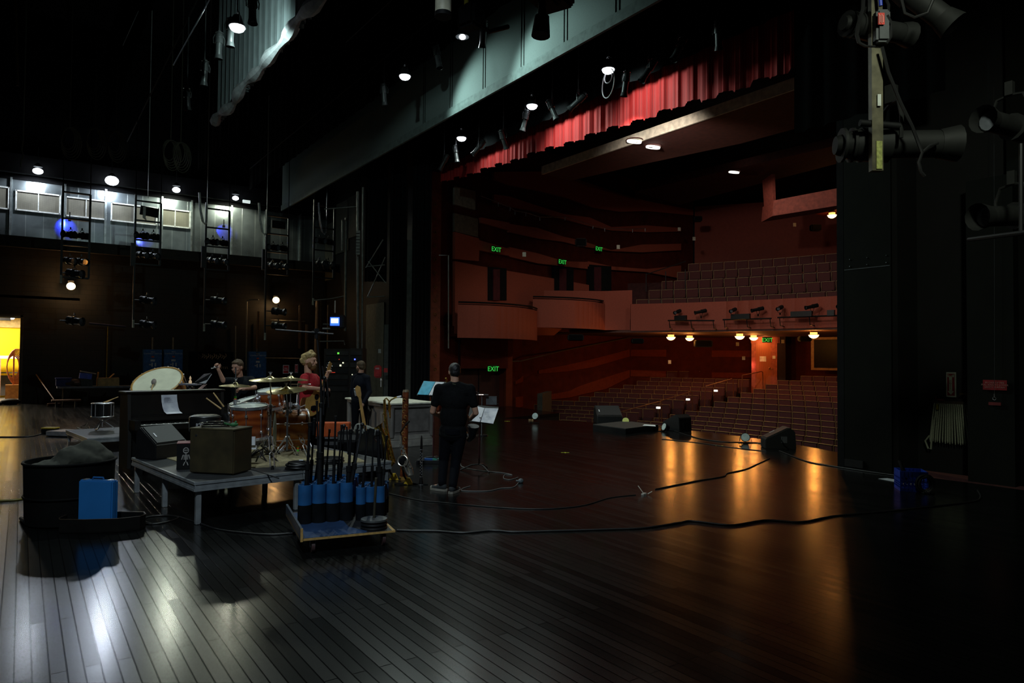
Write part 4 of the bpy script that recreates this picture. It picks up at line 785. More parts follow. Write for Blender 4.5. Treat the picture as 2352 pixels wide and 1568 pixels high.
for x in (p0.x + .15, p1.x - .15): b = B(); b.box((x, 29.3, .1), (.06, .4, .2)); mk('leg', b, METB, t, w=True)
t = thing('dust_mop', 'upturned wide mop with blue-grey head and thin yellow handle', 'mop', at(247, 880, y=31.6)); b = B(); a = at(248, 747, y=31.5); c = at(245, 843, y=31.5); b.cyl(a, Vc((c.x, 31.5, .8)), .02); mk('handle', b, mat('yellow_handle', (.3, .22, .03), .5), t, w=True); b = B(); b.cyl(at(205, 742, y=31.5), at(289, 750, y=31.5), .035); mk('head', b, mat('blue_grey_mop', (.05, .055, .12), .9), t, w=True)
# patch bay and small signs behind the band
t = thing('patch_rack', 'dark rack of dangling copper-coloured cable tails behind the percussionist', 'rack', at(485, 830, d=27)); p = at(485, 835, d=27); b = B(); b.box(Vc((p.x, p.y, 1.0)), (1.6, .3, 2.0), rz=-.2); mk('body', b, BLKD, t, w=True); b = B()
for k in range(16):
    q = at(452 + k * 4.4, 812 + (k % 3) * 2, d=26.7); b.tube([q, q + Vc((.03, 0, -.08)), q + Vc((.0, 0, -.14))], .012, 5)
    if k > 8: q = at(455 + k * 4.4, 842, d=26.7); b.tube([q, q + Vc((.03, 0, -.08))], .012, 5)
mk('cable_tails', b, mat('copper_tails', (.3, .16, .08), .4, .4), t, w=True)
for (u, v, w_, h_, s, sz, lab) in [(657, 848, .24, .34, 'FIRE\nALARM', .07, 'red sign with a white arrow badge behind the cymbals'), (662 + 19, 846, .12, .34, 'F\nI\nR\nE', .075, 'narrow red vertical sign beside the square red sign')]:
    p = at(u, v, d=28); t = thing('safety_sign', lab, 'sign', p, group='red safety signs behind the cymbals'); b = B(); b.box(p, (w_, .01, h_), rz=-yaw); mk('plate', b, CREAM, t, w=True); b = B(); b.box(p - FX * .006, (w_ * .84, .01, h_ * .9), rz=-yaw); mk('field', b, RED, t, w=True); text('lettering', s, sz, CREAM, t, face(p - FX * .02, RX), w=True)
p = at(868, 853, d=23.5); t = thing('extinguisher_cover', 'red fabric extinguisher cover hanging in the far wing', 'extinguisher', p); b = B(); b.box(p, (.24, .16, .42), rz=-yaw, bev=.04); mk('cover', b, RED, t, w=True); text('lettering', 'FIRE', .07, CREAM, t, face(p - FX * .09 + Vc((0, 0, .1)), RX), w=True)
b = B(); p2_ = at(875, 880, d=23.3); b.tube([p2_ + Vc((0, 0, .12)), p2_ - Vc((0, 0, .12))], .012); b.cyl(p2_ + Vc((0, 0, .1)), p2_ + Vc((0, 0, .18)), .035, .005); mk('pull_cord', b, CREAM, t, w=True)
p = at(886, 850, d=23.3); b = B(); b.box(p, (.12, .02, .14), rz=-yaw); solo('red_plate', 'small red plate on the grey post next to the extinguisher cover', 'sign', b, RED)
p = at(872, 806, d=24); b = B(); b.box(p, (.1, .02, .14), rz=-yaw); solo('white_plate', 'small white plate above the extinguisher cover', 'sign', b, mat('dim_plate2', (.4, .42, .4), .6))
for i, (u, v0, w_, dd, lab) in enumerate(((780, 801, .75, 20, 'tall equipment rack with green and red indicator lights'), (823, 800, .35, 19.2, 'slim equipment rack with a blue indicator light'))):
    p = at(u, v0, d=dd); t = thing('equipment_rack', lab, 'rack', (p.x, p.y, 0), group='equipment racks in the far wing'); b = B(); b.box((p.x, p.y, p.z / 2), (w_, .5, p.z), rz=-yaw); mk('cabinet', b, mat('brown_black_rack', (.01, .008, .006), .7, spec=.15), t, w=True)
    for j in range(7):
        q = Vc((p.x, p.y, p.z - .12 - j * .17)) - FX * .26; b = B(); b.box(q, (w_ * .85, .02, .12), rz=-yaw); mk('rack_unit', b, mat(('unit_a', 'unit_b')[j % 2], ((.012, .011, .01), (.005, .005, .005))[j % 2], .6, spec=.15), t, w=True)
    def led(u_, v_, m_, s_=.03):
        q = at(u_, v_, d=dd - .32); b = B(); b.box(q, (s_, .01, s_), rz=-yaw); mk('indicator', b, m_, t, w=True)
    G_ = mat('led_green', (.2, 1, .1), em=(.2, 1, .1), es=.7); R2 = mat('led_red', (1, .1, .05), em=(1, .05, .02), es=.7); Wd = mat('led_white', (1, 1, .8), em=(1, 1, .7), es=.8); Bl = mat('led_blue', (.1, .1, 1), em=(.1, .15, 1), es=2)
    if i == 0:
        led(777, 811, G_, .05); led(788, 833, Wd, .04); led(782, 839, Wd, .05); led(758, 845, Wd, .025); led(779, 825, R2, .02)
        for k in range(5): led(761 + k * 2, 855, R2, .015)
    else: led(815, 825, Bl, .04); led(809, 860, Wd, .025); led(816, 860, Wd, .02)
b = B(); p0 = at(741, 928, d=22); p1 = at(805, 940, d=21); b.cyl(p0, p1, .03); b.cyl(p0 + Vc((0, 0, .25)), p0 - Vc((0, 0, .5)), .02); solo('wooden_rail', 'low reddish bar on the floor in front of the racks', 'bar', b, BRM)
# ================================================================== near proscenium side: hose rack, signs, crate, boom
px_ = 12.34
def ro(u, v, x=px_): return at(u, v, x=x)
M_ = lambda p: face(p, (0, -1, 0))                           # sheets on the side wall face the stage
p = ro(2185, 883); t = thing('fire_hose_sign', 'white-edged red FIRE HOSE sign with a downward arrow', 'sign', p)
b = B(); hh = ro(2185, 855).z - ro(2185, 912).z; ww = (ro(2174, 883).y - ro(2196, 883).y); b.box(p, (.02, ww, hh)); mk('plate', b, mat('ivory', (.4, .42, .34), .6), t, w=True)
b = B(); b.box(p - Vc((.012, 0, 0)), (.01, ww * .76, hh * .88)); mk('field', b, mat('deep_red', (.2, .012, .02), .6), t, w=True)
IV = mat('ivory2', (.36, .4, .3), .6)
b = B(); q = p - Vc((.022, 0, 0)); b.box(q + Vc((0, 0, .02)), (.008, ww * .3, hh * .6)); b.prism([q + Vc((0, ww * .33, -hh * .26)), q + Vc((0, -ww * .33, -hh * .26)), q + Vc((0, 0, -hh * .41))], (.008, 0, 0)); b.prism([q + Vc((0, ww * .33, hh * .42)), q + Vc((0, 0, hh * .36)), q + Vc((0, -ww * .33, hh * .42)), q + Vc((0, -ww * .33, hh * .3)), q + Vc((0, ww * .33, hh * .3))], (.008, 0, 0)); mk('arrow', b, IV, t, w=True)
text('lettering', 'FIRE', ww * .28, mat('deep_red', (.2, .012, .02)), t, M_(p - Vc((.03, 0, -hh * .35))), w=True)
text('lettering', 'H\nO\nS\nE', hh * .1, mat('deep_red', (.2, .012, .02)), t, M_(p - Vc((.03, 0, 0))), w=True)
HOSE = mat('canvas_hose', (.4, .42, .3), .85, scale=60, bump=.3)
t = thing('fire_hose_rack', 'cream canvas fire hose folded over its wall rack', 'fire hose', ro(2180, 925))
top = ro(2150, 925); topr = ro(2222, 925); bot = ro(2180, 1018).z
b = B(); b.box(((px_ - .02), (top.y + topr.y) / 2, top.z + .02), (.12, abs(top.y - topr.y) + .06, .05)); mk('rack', b, mat('dark_bronze', (.05, .035, .02), .5), t, w=True)
n = 17; zt = top.z
for k in range(n):
    f = k / (n - 1); y = top.y + (topr.y - top.y) * f; yb = y + (.07 - .14 * f) + .006 * math.sin(k * 5); zz = bot + .012 * (k % 2) - .0 + .02 * abs(f - .55)
    b = B(); b.tube([(px_ - .06, y, zt), (px_ - .07, (y * 2 + yb) / 3, zt * .67 + zz * .33), (px_ - .07, yb, zz + .03), (px_ - .07, yb - .006, zz), (px_ - .08, yb - .012, zz + .03), (px_ - .08, y - .01, zt)], .0085, 6); mk('hose_fold', b, HOSE, t, w=True)
b = B(); b.tube([ro(u, v, px_ - .05) for u, v in ((2153, 938), (2145, 965), (2140, 1000), (2138, 1031), (2132, 1030), (2125, 1012), (2135, 1000))], .014, 6); mk('hose_end', b, HOSE, t, w=True)
b = B(); b.tube([ro(u, v, px_ - .06) for u, v in ((2205, 905), (2222, 904), (2224, 930), (2222, 948))], .022, 8); b.tube([ro(u, v, px_ - .06) for u, v in ((2222, 935), (2217, 948), (2222, 953), (2225, 940))], .014, 8); mk('valve', b, mat('aged_brass', (.12, .08, .03), .45, .6), t, w=True)
b = B(); q = ro(2153, 934, px_ - .12); b.box(q, (.01, .035, .09)); mk('inspection_tag', b, mat('yellow_tag', (.25, .2, .01), .6), t, w=True)
b = B(); q = ro(2160, 918, px_ - .1); b.box(q, (.02, .1, .03)); b.box(ro(2150, 914, px_ - .1), (.02, .02, .05)); mk('red_bracket', b, mat('dull_red', (.13, .01, .012), .6), t, w=True)
rx = 11.83
p = at(2285, 884, x=rx); t = thing('curtain_release_sign', 'small red three-line safety curtain sign above the pull ring', 'sign', p)
w_ = at(2257, 884, x=rx).y - at(2312, 884, x=rx).y; h_ = at(2285, 873, x=rx).z - at(2285, 896, x=rx).z; b = B(); b.box(p, (.01, w_, h_)); mk('plate', b, mat('dark_red_sign', (.22, .01, .015), .5), t, w=True)
text('lettering', 'IN CASE OF FIRE\nPULL RING TO LOWER\nSAFETY CURTAIN', h_ * .23, mat('pink_letter', (.4, .2, .18), .5), t, M_(p - Vc((.008, 0, 0))), w=True)
q = at(2284, 915, x=rx - .02); t = thing('pull_ring', 'steel pull ring on a thin wire over a red bar', 'handle', q); b = B(); b.torus(q, .022, .004, Matrix.Rotation(PI / 2, 4, 'Y')); b.cyl(q + Vc((0, 0, .02)), q + Vc((0, 0, .07)), .007); mk('ring', b, STEEL, t, w=True)
b = B(); b.cyl(q + Vc((0, 0, .06)), at(2283, 200, x=rx - .02), .0025, n=5); mk('wire', b, STEEL, t, w=True); b = B(); b.box(at(2285, 927, x=rx), (.02, .16, .045)); mk('bar', b, mat('dull_red', (.13, .01, .012)), t, w=True)
# crate with cable
p = at(2131, 1134, z=0); CRB = mat('crate_blue', (.01, .05, .42), .4)
cx = Vc((10.35, 4.86, 0)); t = thing('milk_crate', 'blue plastic crate on the floor near the fire hose', 'crate', cx, -yaw - .28)
W_, D_, Hh = .34, .33, .28
b = B()
for sx, sy, lx, ly in ((0, -D_ / 2, W_, .012), (0, D_ / 2, W_, .012), (-W_ / 2, 0, .012, D_), (W_ / 2, 0, .012, D_)):
    b.box((sx, sy, Hh - .04), (lx, ly, .08)); b.box((sx, sy, .02), (lx, ly, .04)); b.box((sx, sy, Hh / 2), (lx, ly, .02))
    for k in range(8):
        f = -.5 + k / 7; b.box((sx + (f * W_ * .98 if lx > .1 else 0), sy + (f * D_ * .98 if ly > .1 else 0), Hh / 2), (.014 if lx > .1 else .012, .014 if ly > .1 else .012, Hh - .02))
    for k in range(1, 6): b.box((sx, sy, .04 + k * .03), (lx, ly, .007))
b.box((0, 0, .01), (W_, D_, .015)); mk('basket', b, CRB, t)
t = thing('cable_bundle', 'black bundle of cable spilling in front of the blue crate', 'cable', cx + Vc((-.1, -.24, .0)), -yaw - .28); b = B()
for k in range(12): b.torus((.02 * math.sin(k * 2), -.02 + .008 * k, .12 + .006 * (k % 3)), .085 + .006 * (k % 4), .012, Matrix.Rotation(PI / 2 + .1 * math.sin(k), 4, 'X') @ Matrix.Diagonal((1, 1.2, 1, 1)), 16, 5)
mk('coil', b, CABL, t)
b = B()
for k in range(4): b.tube([(-.03 + .03 * k, -.04, .02), (-.04 + .035 * k, -.08, .01), (-.06 + .05 * k, -.06, .012)], .012, 6)
mk('plug', b, RUB, t)
b = B(); b.tube([cx + Vc((-.02, .03, Hh * .3)), cx + Vc((-.05, .08, .3)), cx + Vc((-.12, .1, .4)), cx + Vc((-.1, .06, .25))], .02); solo('folded_strap', 'dark folded strap sticking up out of the blue crate', 'strap', b, CABL)
q = [at(u, v, z=.004) for u, v in ((2017, 1099), (2038, 1098), (2077, 1104), (2062, 1108))]; b = B(); b.prism(q, (0, 0, .002)); solo('paper_sheet', 'white paper sheet on the floor before the blue crate', 'paper', b, mat('floor_paper', (.45, .5, .55), .7))
q = at(2090, 1114, z=.004); b = B(); b.cyl(q, q + Vc((0, 0, .012)), .1, .11, 24); solo('paper_plate', 'dull olive disc lying against the blue crate', 'plate', b, mat('dull_olive', (.2, .19, .12), .7))
# hanging boom with spotlights, close to the camera
D_ = 6.0
A0, A1 = at(2011, -60, d=D_), at(2011, 395, d=D_); t = thing('boom_pipe', 'scuffed square boom hanging down with yellow tape at its end', 'pipe', A1); b = B(); b.box((A0 + A1) / 2, (.095, .06, A0.z - A1.z), rz=-yaw); mk('pole', b, mat('scuffed_olive_steel', (.1, .09, .055), .4, .4, var=.5), t, w=True)
b = B(); b.box(at(2019, 356, d=D_ - .05) , (.05, .015, .24), rz=-yaw); mk('yellow_tape', b, mat('lime_tape', (.3, .32, .08), .6, var=.4, scale=40), t, w=True)
b = B(); b.box(at(2019, 230, d=D_ - .05), (.03, .012, .1), rz=-yaw); mk('barcode_label', b, mat('label_white', (.5, .52, .48), .5), t, w=True)
b = B(); b.cyl(at(1975, 282, d=D_), at(2068, 290, d=D_), .03, n=10); mk('cross_bar', b, BLK, t, w=True)
bx_ = at(2025, 62, d=D_ - .06); t = thing('power_box', 'dark grey connector box with a red warning label on the boom', 'electrical box', bx_); b = B(); b.box(bx_, (.12, .09, .28), rz=-yaw, bev=.02); mk('case', b, mat('slate_case', (.05, .055, .06), .45), t, w=True)
b = B(); b.box(at(2024, 43, d=D_ - .12), (.055, .006, .1), rz=-yaw); mk('warning_label', b, mat('bright_red_label', (.6, .03, .015), .5), t, w=True); b = B()
for k in range(4): q = at(2019.5 + 3 * k, 43, d=D_ - .13); b.box(q, (.004, .003, .08 - .02 * (k % 2)), rz=-yaw)
mk('label_print', b, mat('label_pink', (.8, .4, .35), .5), t, w=True)
b = B(); b.cyl(at(2023, 14, d=D_ - .08), at(2020, -30, d=D_ - .08), .016); mk('cable_boot', b, mat('boot_blue', (.03, .06, .45), .4), t, w=True)
t = thing('boom_cables', 'black cables looped around the boom and the power box', 'cable', at(1990, 80, d=D_)); b = B()
for k in range(3): b.tube([at(u - 2 * k, v, d=D_ - .08 - .01 * k) for u, v in ((1986, -20), (1984, 20), (1975, 50), (1970, 80), (1975, 98), (1990, 106), (2010, 107))], .009, 6)
b.tube([at(u, v, d=D_ - .1) for u, v in ((2038, 35), (2048, 55), (2046, 85), (2036, 100))], .012, 6); b.tube([at(u, v, d=D_ - .1) for u, v in ((2026, 108), (2040, 165), (2068, 235), (2095, 290), (2118, 350), (2110, 372), (2115, 395), (2124, 405))], .014, 6); b.tube([at(u, v, d=D_) for u, v in ((2118, 350), (2135, 335), (2155, 328))], .012, 6); b.tube([at(u, v, d=D_ - .2) for u, v in ((2070, -5), (2078, 30), (2100, 40), (2130, 30), (2145, -5))], .012, 6)
mk('cable', b, CABL, t, w=True)
DM = mat('boom_light_black', (.01, .0105, .01), .65, spec=.25)
for u, v, dv, s, lab in [(2048, 332, RX - FX * .12 + Vc((0, 0, -.01)), 1.6, 'long black spotlight crossing the lower end of the boom'), (2010, 66, RX + FX * .3, 1.15, 'ribbed lamp housing behind the power box on the boom'), (2100, -8, RX * .4 - FX * .2 - Vc((0, 0, .5)), 1.3, 'black spotlight cut off by the top edge above the boom'), (2320, 290, -RX - FX * .5, 1.2, 'black spotlight half out of view on the downstage wall'), (2325, 495, -RX - FX * .3 - Vc((0, 0, .1)), 1.2, 'black spotlight with a yellow tag, lower on the downstage wall')]:
    ellipsoidal(lab, at(u, v, d=D_ + .18), dv, s, 'spotlights hung near the camera', DM, Vc((0, 0, 1)))
p = at(2285, 500, d=6.1); b = B(); b.box(p, (.012, .02, .08), M=Matrix.Rotation(.2, 4, 'Y')); solo('yellow_tag', 'yellow tag stuck on the lower wall spotlight', 'tag', b, mat('tag_yellow', (.4, .38, .03), .5))
b = B(); b.cyl(at(2225, 550, d=6.2), at(2360, 533, d=5.6), .02, n=8); b.cyl(at(2345, 540, d=5.7), at(2345, 330, d=5.7), .016, n=8); solo('arm_pipe', 'dark pipe arm jutting from the downstage wall under the spotlights', 'pipe', b, METB)
# ================================================================== risers
EX = Vc((math.cos(math.radians(7.5)), math.sin(math.radians(7.5)), 0)); EY = Vc((-EX.y, EX.x, 0)); RZ = math.radians(7.5); DZ = .46
FC = Vc((1.54, 8.05, 0))
def rp(p, q, z=0.): return FC + EX * p + EY * q + Vc((0, 0, z))
DECKT = mat('grey_deck_top', (.035, .038, .04), .5, scale=4, bump=.1)
def deck(o, w_, l_, zt, lab, legs, hh=.1):
    t = thing('stage_riser', lab, 'riser', o, RZ, 'grey stage risers')
    b = B(); b.box((w_ / 2, l_ / 2, zt - .012), (w_ - .02, l_ - .02, .024)); mk('deck', b, DECKT, t)
    b = B()
    for k, (h0, h1, off) in enumerate(((.0, .028, 0), (.03, .072, .008), (.074, hh, 0))):
        z = zt - (h0 + h1) / 2; s = h1 - h0
        b.box((w_ / 2, off, z), (w_, .02, s)); b.box((w_ / 2, l_ - off, z), (w_, .02, s)); b.box((off, l_ / 2, z), (.02, l_, s)); b.box((w_ - off, l_ / 2, z), (.02, l_, s))
    mk('edge_rail', b, ALU2, t)
    for x, y in legs: b = B(); b.box((x, y, (zt - hh) / 2), (.055, .055, zt - hh), bev=.006); mk('leg', b, ALU2, t)
    return t
ALU2 = mat('dull_aluminium', (.3, .32, .33), .35, .35)
L4 = [(.05, .05), (1.17, .05), (.05, 1.2), (.05, 2.39), (1.17, 2.39)]
deck(FC, 1.22, 2.44, DZ, 'grey riser under the drum kit, its corner toward the open floor', L4)
deck(rp(1.23, 0), 1.22, 2.44, DZ, 'grey riser beyond the drum kit, beside the blue tubes', L4)
o = at(214, 1006, z=.22); deck(Vc((o.x - .1, o.y - .2, 0)), 1.2, 2.0, .24, 'low grey riser behind the upright piano with the snare on it', [(.05, .05), (1.15, .05), (.05, 1.95), (1.15, 1.95)], .09)
RUG = mat('cream_rug', (.32, .27, .15), .95, bump=.5, scale=120, var=.5)
b = B(); b.prism([rp(.35, .75, DZ), rp(2.15, .12, DZ), rp(2.4, 1.2, DZ), rp(1.9, 2.42, DZ), rp(.3, 2.4, DZ)], (0, 0, .012)); solo('drum_rug', 'speckled cream rug under the drum kit', 'rug', b, RUG)
zd = DZ + .002
def dk(u, v, z=DZ): return at(u, v, z=z)
# ------------------------------------------------------------------ upright piano
PBK = mat('piano_black', (.008, .008, .008), .3, scale=3); PSIDE = mat('piano_side', (.012, .011, .009), .5)
P0 = Vc((1.33, 12.3, 0)); t = thing('upright_piano', 'black upright piano with its lid up against the concert drum', 'piano', P0, math.radians(10))
for x in (.005, 1.445): b = B(); b.prism([(x, -.12, 0), (x, .3, 0), (x, .3, 1.22), (x, -.06, 1.22), (x, -.1, .8), (x, -.12, .5)], (.05, 0, 0)); mk('side_panel', b, PSIDE, t)
b = B(); b.box((.75, .28, .61), (1.44, .04, 1.2)); b.box((.75, -.02, 1.0), (1.4, .03, .4)); b.box((.75, .0, .36), (1.4, .03, .6)); mk('case_panel', b, PBK, t)
b = B(); b.box((.75, .125, 1.235), (1.54, .42, .03), bev=.008); mk('lid', b, PBK, t)
b = B(); b.box((.75, -.2, .69), (1.44, .42, .06)); b.box((.05, -.28, .75), (.08, .3, .14)); b.box((1.45, -.28, .75), (.08, .3, .14)); b.box((.75, -.4, .73), (1.4, .02, .03)); b.box((.75, -.1, .82), (1.38, .02, .06)); mk('keybed', b, PBK, t)
b = B()
for k in range(50): b.box((.13 + k * .0252, -.28, .735), (.0238, .15, .022))
mk('white_keys', b, mat('ivory_keys', (.75, .75, .7), .3), t); b = B()
for k in range(49):
    if k % 7 not in (2, 6): b.box((.143 + k * .0252, -.245, .755), (.012, .09, .02))
mk('black_keys', b, PBK, t)
b = B(); b.box((.75, -.06, .86), (1.36, .07, .015)); mk('music_shelf', b, PBK, t)
for x in (.1, 1.4): b = B(); b.box((x, -.38, .33), (.07, .07, .66)); mk('leg', b, PBK, t)
b = B(); b.box((.75, -.05, .03), (1.46, .1, .06)); b.box((.03, -.2, .04), (.06, .55, .08)); b.box((1.47, -.2, .04), (.06, .55, .08)); mk('plinth', b, PBK, t)
Mp = Matrix.Translation(P0) @ Matrix.Rotation(math.radians(10), 4, 'Z')
def pp(x, y, z): return Mp @ Vc((x, y, z))
rows = [[pp(x + s, -.055 - c, z) for x in (.5, .58, .66, .74)] for z, c, s in ((1.185, -.005, 0), (1.08, .0, .005), (.98, .012, .02), (.92, .035, .035), (.885, .085, .06))]
b = B(); b.grid(rows); o = solo('sheet_music', 'curled white lyric sheet propped on the piano', 'paper', b, mat('bright_paper', (.75, .78, .9), .6), loc=(0, 0, 0))
b = B()
for k in range(13):
    w_ = .1 + .05 * math.sin(k * 3.3); z = 1.14 - k * .013; b.box(pp(.56 + w_ / 2 - .02, -.058 - .0, z), (w_, .001, .004), rz=math.radians(10))
m_ = mk('printed_lines', b, mat('print_grey', (.25, .27, .33), .7), o)
# ------------------------------------------------------------------ concert drum tilted behind the piano
DR = Vc(at(361, 877, d=13.6)); nrm_ = (Vc((0, 0, H)) - DR).normalized() * .62 + Vc((0, 0, 1)) * .72 + RX * -.3; Mr = frame(nrm_.normalized())
WD = stripemat('amber_maple', (.28, .12, .03), (.4, .19, .05), 4, .35, 'X', 3); Rr = .455
t = thing('concert_bass_drum', 'big tilted drum with a cream head and wooden hoop behind the piano', 'drum', (DR.x, DR.y, 0))
b = B(); b.lathe([(Rr - .01, -.36), (Rr, -.36), (Rr, -.02), (Rr - .01, -.02)], Mr, 48, DR); mk('shell', b, WD, t, w=True)
b = B(); b.lathe([(0, 0), (Rr, 0), (Rr, -.01)], Mr, 48, DR); mk('drum_head', b, mat('calf_head', (.78, .8, .62), .6, scale=5, var=.1), t, w=True)
b = B(); b.torus(DR, Rr + .008, .02, Mr, 48, 8); mk('hoop', b, stripemat('hoop_wood', (.4, .22, .06), (.5, .3, .1), 3, .35), t, w=True)
b = B()
for k in range(12):
    a_ = k * PI / 6; q = DR + Mr.to_3x3() @ Vc((math.cos(a_) * (Rr + .03), math.sin(a_) * (Rr + .03), 0)); b.cyl(q, q - nrm_.normalized() * .3, .007, n=6); b.ell(q, (.016, .016, .02), n=8)
mk('tension_rods', b, CHR, t, w=True)
b = B(); b.cyl(DR - Vc((.25, 0, .3)), Vc((DR.x - .35, DR.y, 0)), .02); b.cyl(DR + Vc((.25, -.1, -.3)), Vc((DR.x + .35, DR.y, 0)), .02); b.cyl(Vc((DR.x, DR.y + .3, 0)), DR - Vc((0, -.2, .3)), .02); mk('stand', b, METB, t, w=True)
q0 = at(346, 901, d=13.3); q1 = at(352, 881, d=13.45); d_ = (q1 - q0).normalized()
t = thing('drum_mallet', 'fluffy grey-headed mallet resting on the cream drum head', 'mallet', q0); b = B(); b.cyl(q0 - d_ * .12, q1, .011, .009); mk('handle', b, mat('pale_wood', (.5, .32, .12), .5), t, w=True); b = B(); b.ell(q1 + d_ * .05, (.045, .045, .07), frame(d_)); mk('head', b, mat('grey_fluff', (.25, .22, .2), .95, bump=.6, scale=80), t, w=True)
b = B(); q = at(425, 885, d=13.9)
for k in range(3): b.tube([q + RX * (.035 * k) + Vc((0, 0, -.08)), q + RX * (.035 * k) + Vc((0, 0, .08)), q + RX * (.035 * k + .02) + Vc((0, 0, .11))], .011)
b.cyl(q - Vc((0, 0, .1)), Vc((q.x, q.y, 0)), .02); b.box(Vc((q.x + .05, q.y + .05, .95)), (.25, .1, .5), rz=-yaw); solo('hardware_case', 'dark rack with three chrome hooks beside the big tilted drum', 'stand', b, METB)
q = at(437, 875, d=13.6); b = B(); b.lathe([(0, 0), (.028, 0), (.03, .04), (.012, .07), (.022, .1), (.01, .13), (0, .15)], c=q - Vc((0, 0, .045)), n=12); o = solo('lantern', 'little lit lantern-like trinket standing by the music desk', 'lamp', b, mat('lantern_glass', (.6, .45, .3), .3, em=(1, .7, .4), es=.25)); 
b = B(); b.cyl(Vc((q.x, q.y, 0)), q, .02); b.box(q - Vc((0, 0, .06)), (.34, .25, .03), rz=-yaw); solo('side_table', 'narrow grey-topped table under the lantern trinket', 'table', b, mat('grey_tabletop', (.2, .2, .24)))
# ------------------------------------------------------------------ snare on stand by the piano
q = at(236, 926, d=11.6 + 3.2); s_ = 14.8; Rs = 22 * s_ / 1600
t = thing('snare_drum', 'black snare drum with chrome rims on a stand behind the piano', 'drum', (q.x, q.y, .24)); hgt = 30 * s_ / 1600
b = B(); b.lathe([(Rs * .96, -hgt), (Rs * .97, 0)], None, 32, q); mk('shell', b, PBK, t, w=True); b = B(); b.lathe([(0, .005), (Rs, .005), (Rs, 0)], None, 32, q); mk('drum_head', b, mat('grey_head', (.4, .42, .42), .4), t, w=True)
b = B(); b.torus(q, Rs, .013, None, 32); b.torus(q - Vc((0, 0, hgt)), Rs, .013, None, 32)
for k in range(8): a_ = k * PI / 4; b.cyl(q + Vc((Rs * math.cos(a_), Rs * math.sin(a_), 0)), q + Vc((Rs * math.cos(a_), Rs * math.sin(a_), -hgt)), .008, n=6)
mk('rim', b, CHR, t, w=True); b = B(); c0 = q - Vc((0, 0, hgt)); 
for k in range(3): a_ = k * 2.1; b.cyl(c0 - Vc((0, 0, .12)), c0 + Vc((Rs * math.cos(a_), Rs * math.sin(a_), 0)), .009, n=6); b.cyl(Vc((c0.x, c0.y, .45)), Vc((c0.x + .24 * math.cos(a_), c0.y + .24 * math.sin(a_), .25)), .009, n=6)
b.cyl(Vc((c0.x, c0.y, .3)), c0 - Vc((0, 0, .12)), .014); mk('stand', b, CHR, t, w=True)
b = B()
for k in range(2): b.cyl(q + Vc((.05 * k, -.05, .02)), q + Vc((.3, .15 + .05 * k, .12)), .008)
solo('drumsticks', 'pair of pale sticks lying across the snare behind the piano', 'drumsticks', b, mat('pale_wood', (.5, .32, .12)))
# ------------------------------------------------------------------ drum kit
BUB = stripemat('amber_bubinga', (.28, .08, .015), (.6, .22, .045), 2.2, .25, 'Z', 6)
REDW = stripemat('dark_red_maple', (.16, .03, .008), (.3, .07, .015), 3, .25, 'Z', 5)
HEADW = mat('coated_head', (.62, .7, .66), .45, var=.05)
def drum(nm, lab, c, R_, L_, axis, m, heads=True, hoopm=CHR, tones=8, legs=None, grp=None):
    c = Vc(c); ax = Vc(axis).normalized(); Mx = frame(ax); t = thing(nm, lab, 'drum', (c.x, c.y, min(c.z, DZ)), group=grp)
    b = B(); b.lathe([(R_ * .97, -L_ / 2), (R_, -L_ / 2 + .01), (R_, L_ / 2 - .01), (R_ * .97, L_ / 2)], Mx, 40, c); mk('shell', b, m, t, w=True)
    for s in (1, -1): b = B(); b.lathe([(0, s * L_ / 2 + s * .006), (R_ * .98, s * L_ / 2 + s * .006), (R_ * .985, s * L_ / 2)], Mx, 40, c); mk('drum_head', b, HEADW, t, w=True)
    for s in (1, -1): b = B(); b.lathe([(R_ * 1.0, s * (L_ / 2 - .02)), (R_ * 1.035, s * (L_ / 2 - .02)), (R_ * 1.035, s * (L_ / 2 + .018)), (R_ * 1.0, s * (L_ / 2 + .018))], Mx, 40, c); mk('hoop', b, hoopm, t, w=True)
    for k in range(tones):
        b = B(); a_ = 2 * PI * (k + .5) / tones; e = Mx.to_3x3() @ Vc((math.cos(a_), math.sin(a_), 0))
        for s in (1, -1): b.ell(c + e * (R_ + .012) + ax * s * L_ * .27, (.02, .02, .024), n=8); b.cyl(c + e * (R_ + .025) + ax * s * L_ * .27, c + e * (R_ + .025) + ax * s * (L_ / 2 + .02), .0055, n=6)
        b.cyl(c + e * (R_ + .012) - ax * L_ * .27, c + e * (R_ + .012) + ax * L_ * .27, .005, n=6); mk('lug', b, CHR, t, w=True)
    for (p_, q_) in legs or []: b = B(); b.tube([p_, p_.lerp(q_, .8), q_], .008); b.cyl(q_, q_ + Vc((0, 0, .04)), .018); mk('leg', b, CHR, t, w=True)
    return t
FT = at(572, 968, d=9.25); dF = 9.25
drum('floor_tom', 'large dark red floor tom behind the wooden box', FT, .235, .41, Vc((-.04, -.08, 1)), REDW, legs=[(FT + Vc((.23 * math.cos(a_), .23 * math.sin(a_), -.05)), Vc((FT.x + .24 * math.cos(a_), FT.y + .24 * math.sin(a_), DZ))) for a_ in (.4, 2.5, 4.5)])
SN = at(562, 930, d=9.75); drum('snare_drum', 'shallow snare drum tilted on top of the kit near the hi-hat', SN, .18, .12, Vc((0, 0, .95)) - RX * .25 - FX * .18, mat('grey_shell', (.3, .3, .28), .3, .8))
b = B(); b.cyl(Vc((SN.x, SN.y + .1, DZ)), SN - Vc((0, 0, .08)), .014); solo('snare_stand', 'chrome stand holding the tilted snare drum', 'stand', b, CHR)
RT = at(622, 916, d=10.0); drum('rack_tom', 'small glossy dark tom mounted above the bass drum', RT, .17, .24, Vc((-.14, -.1, .97)), REDW)
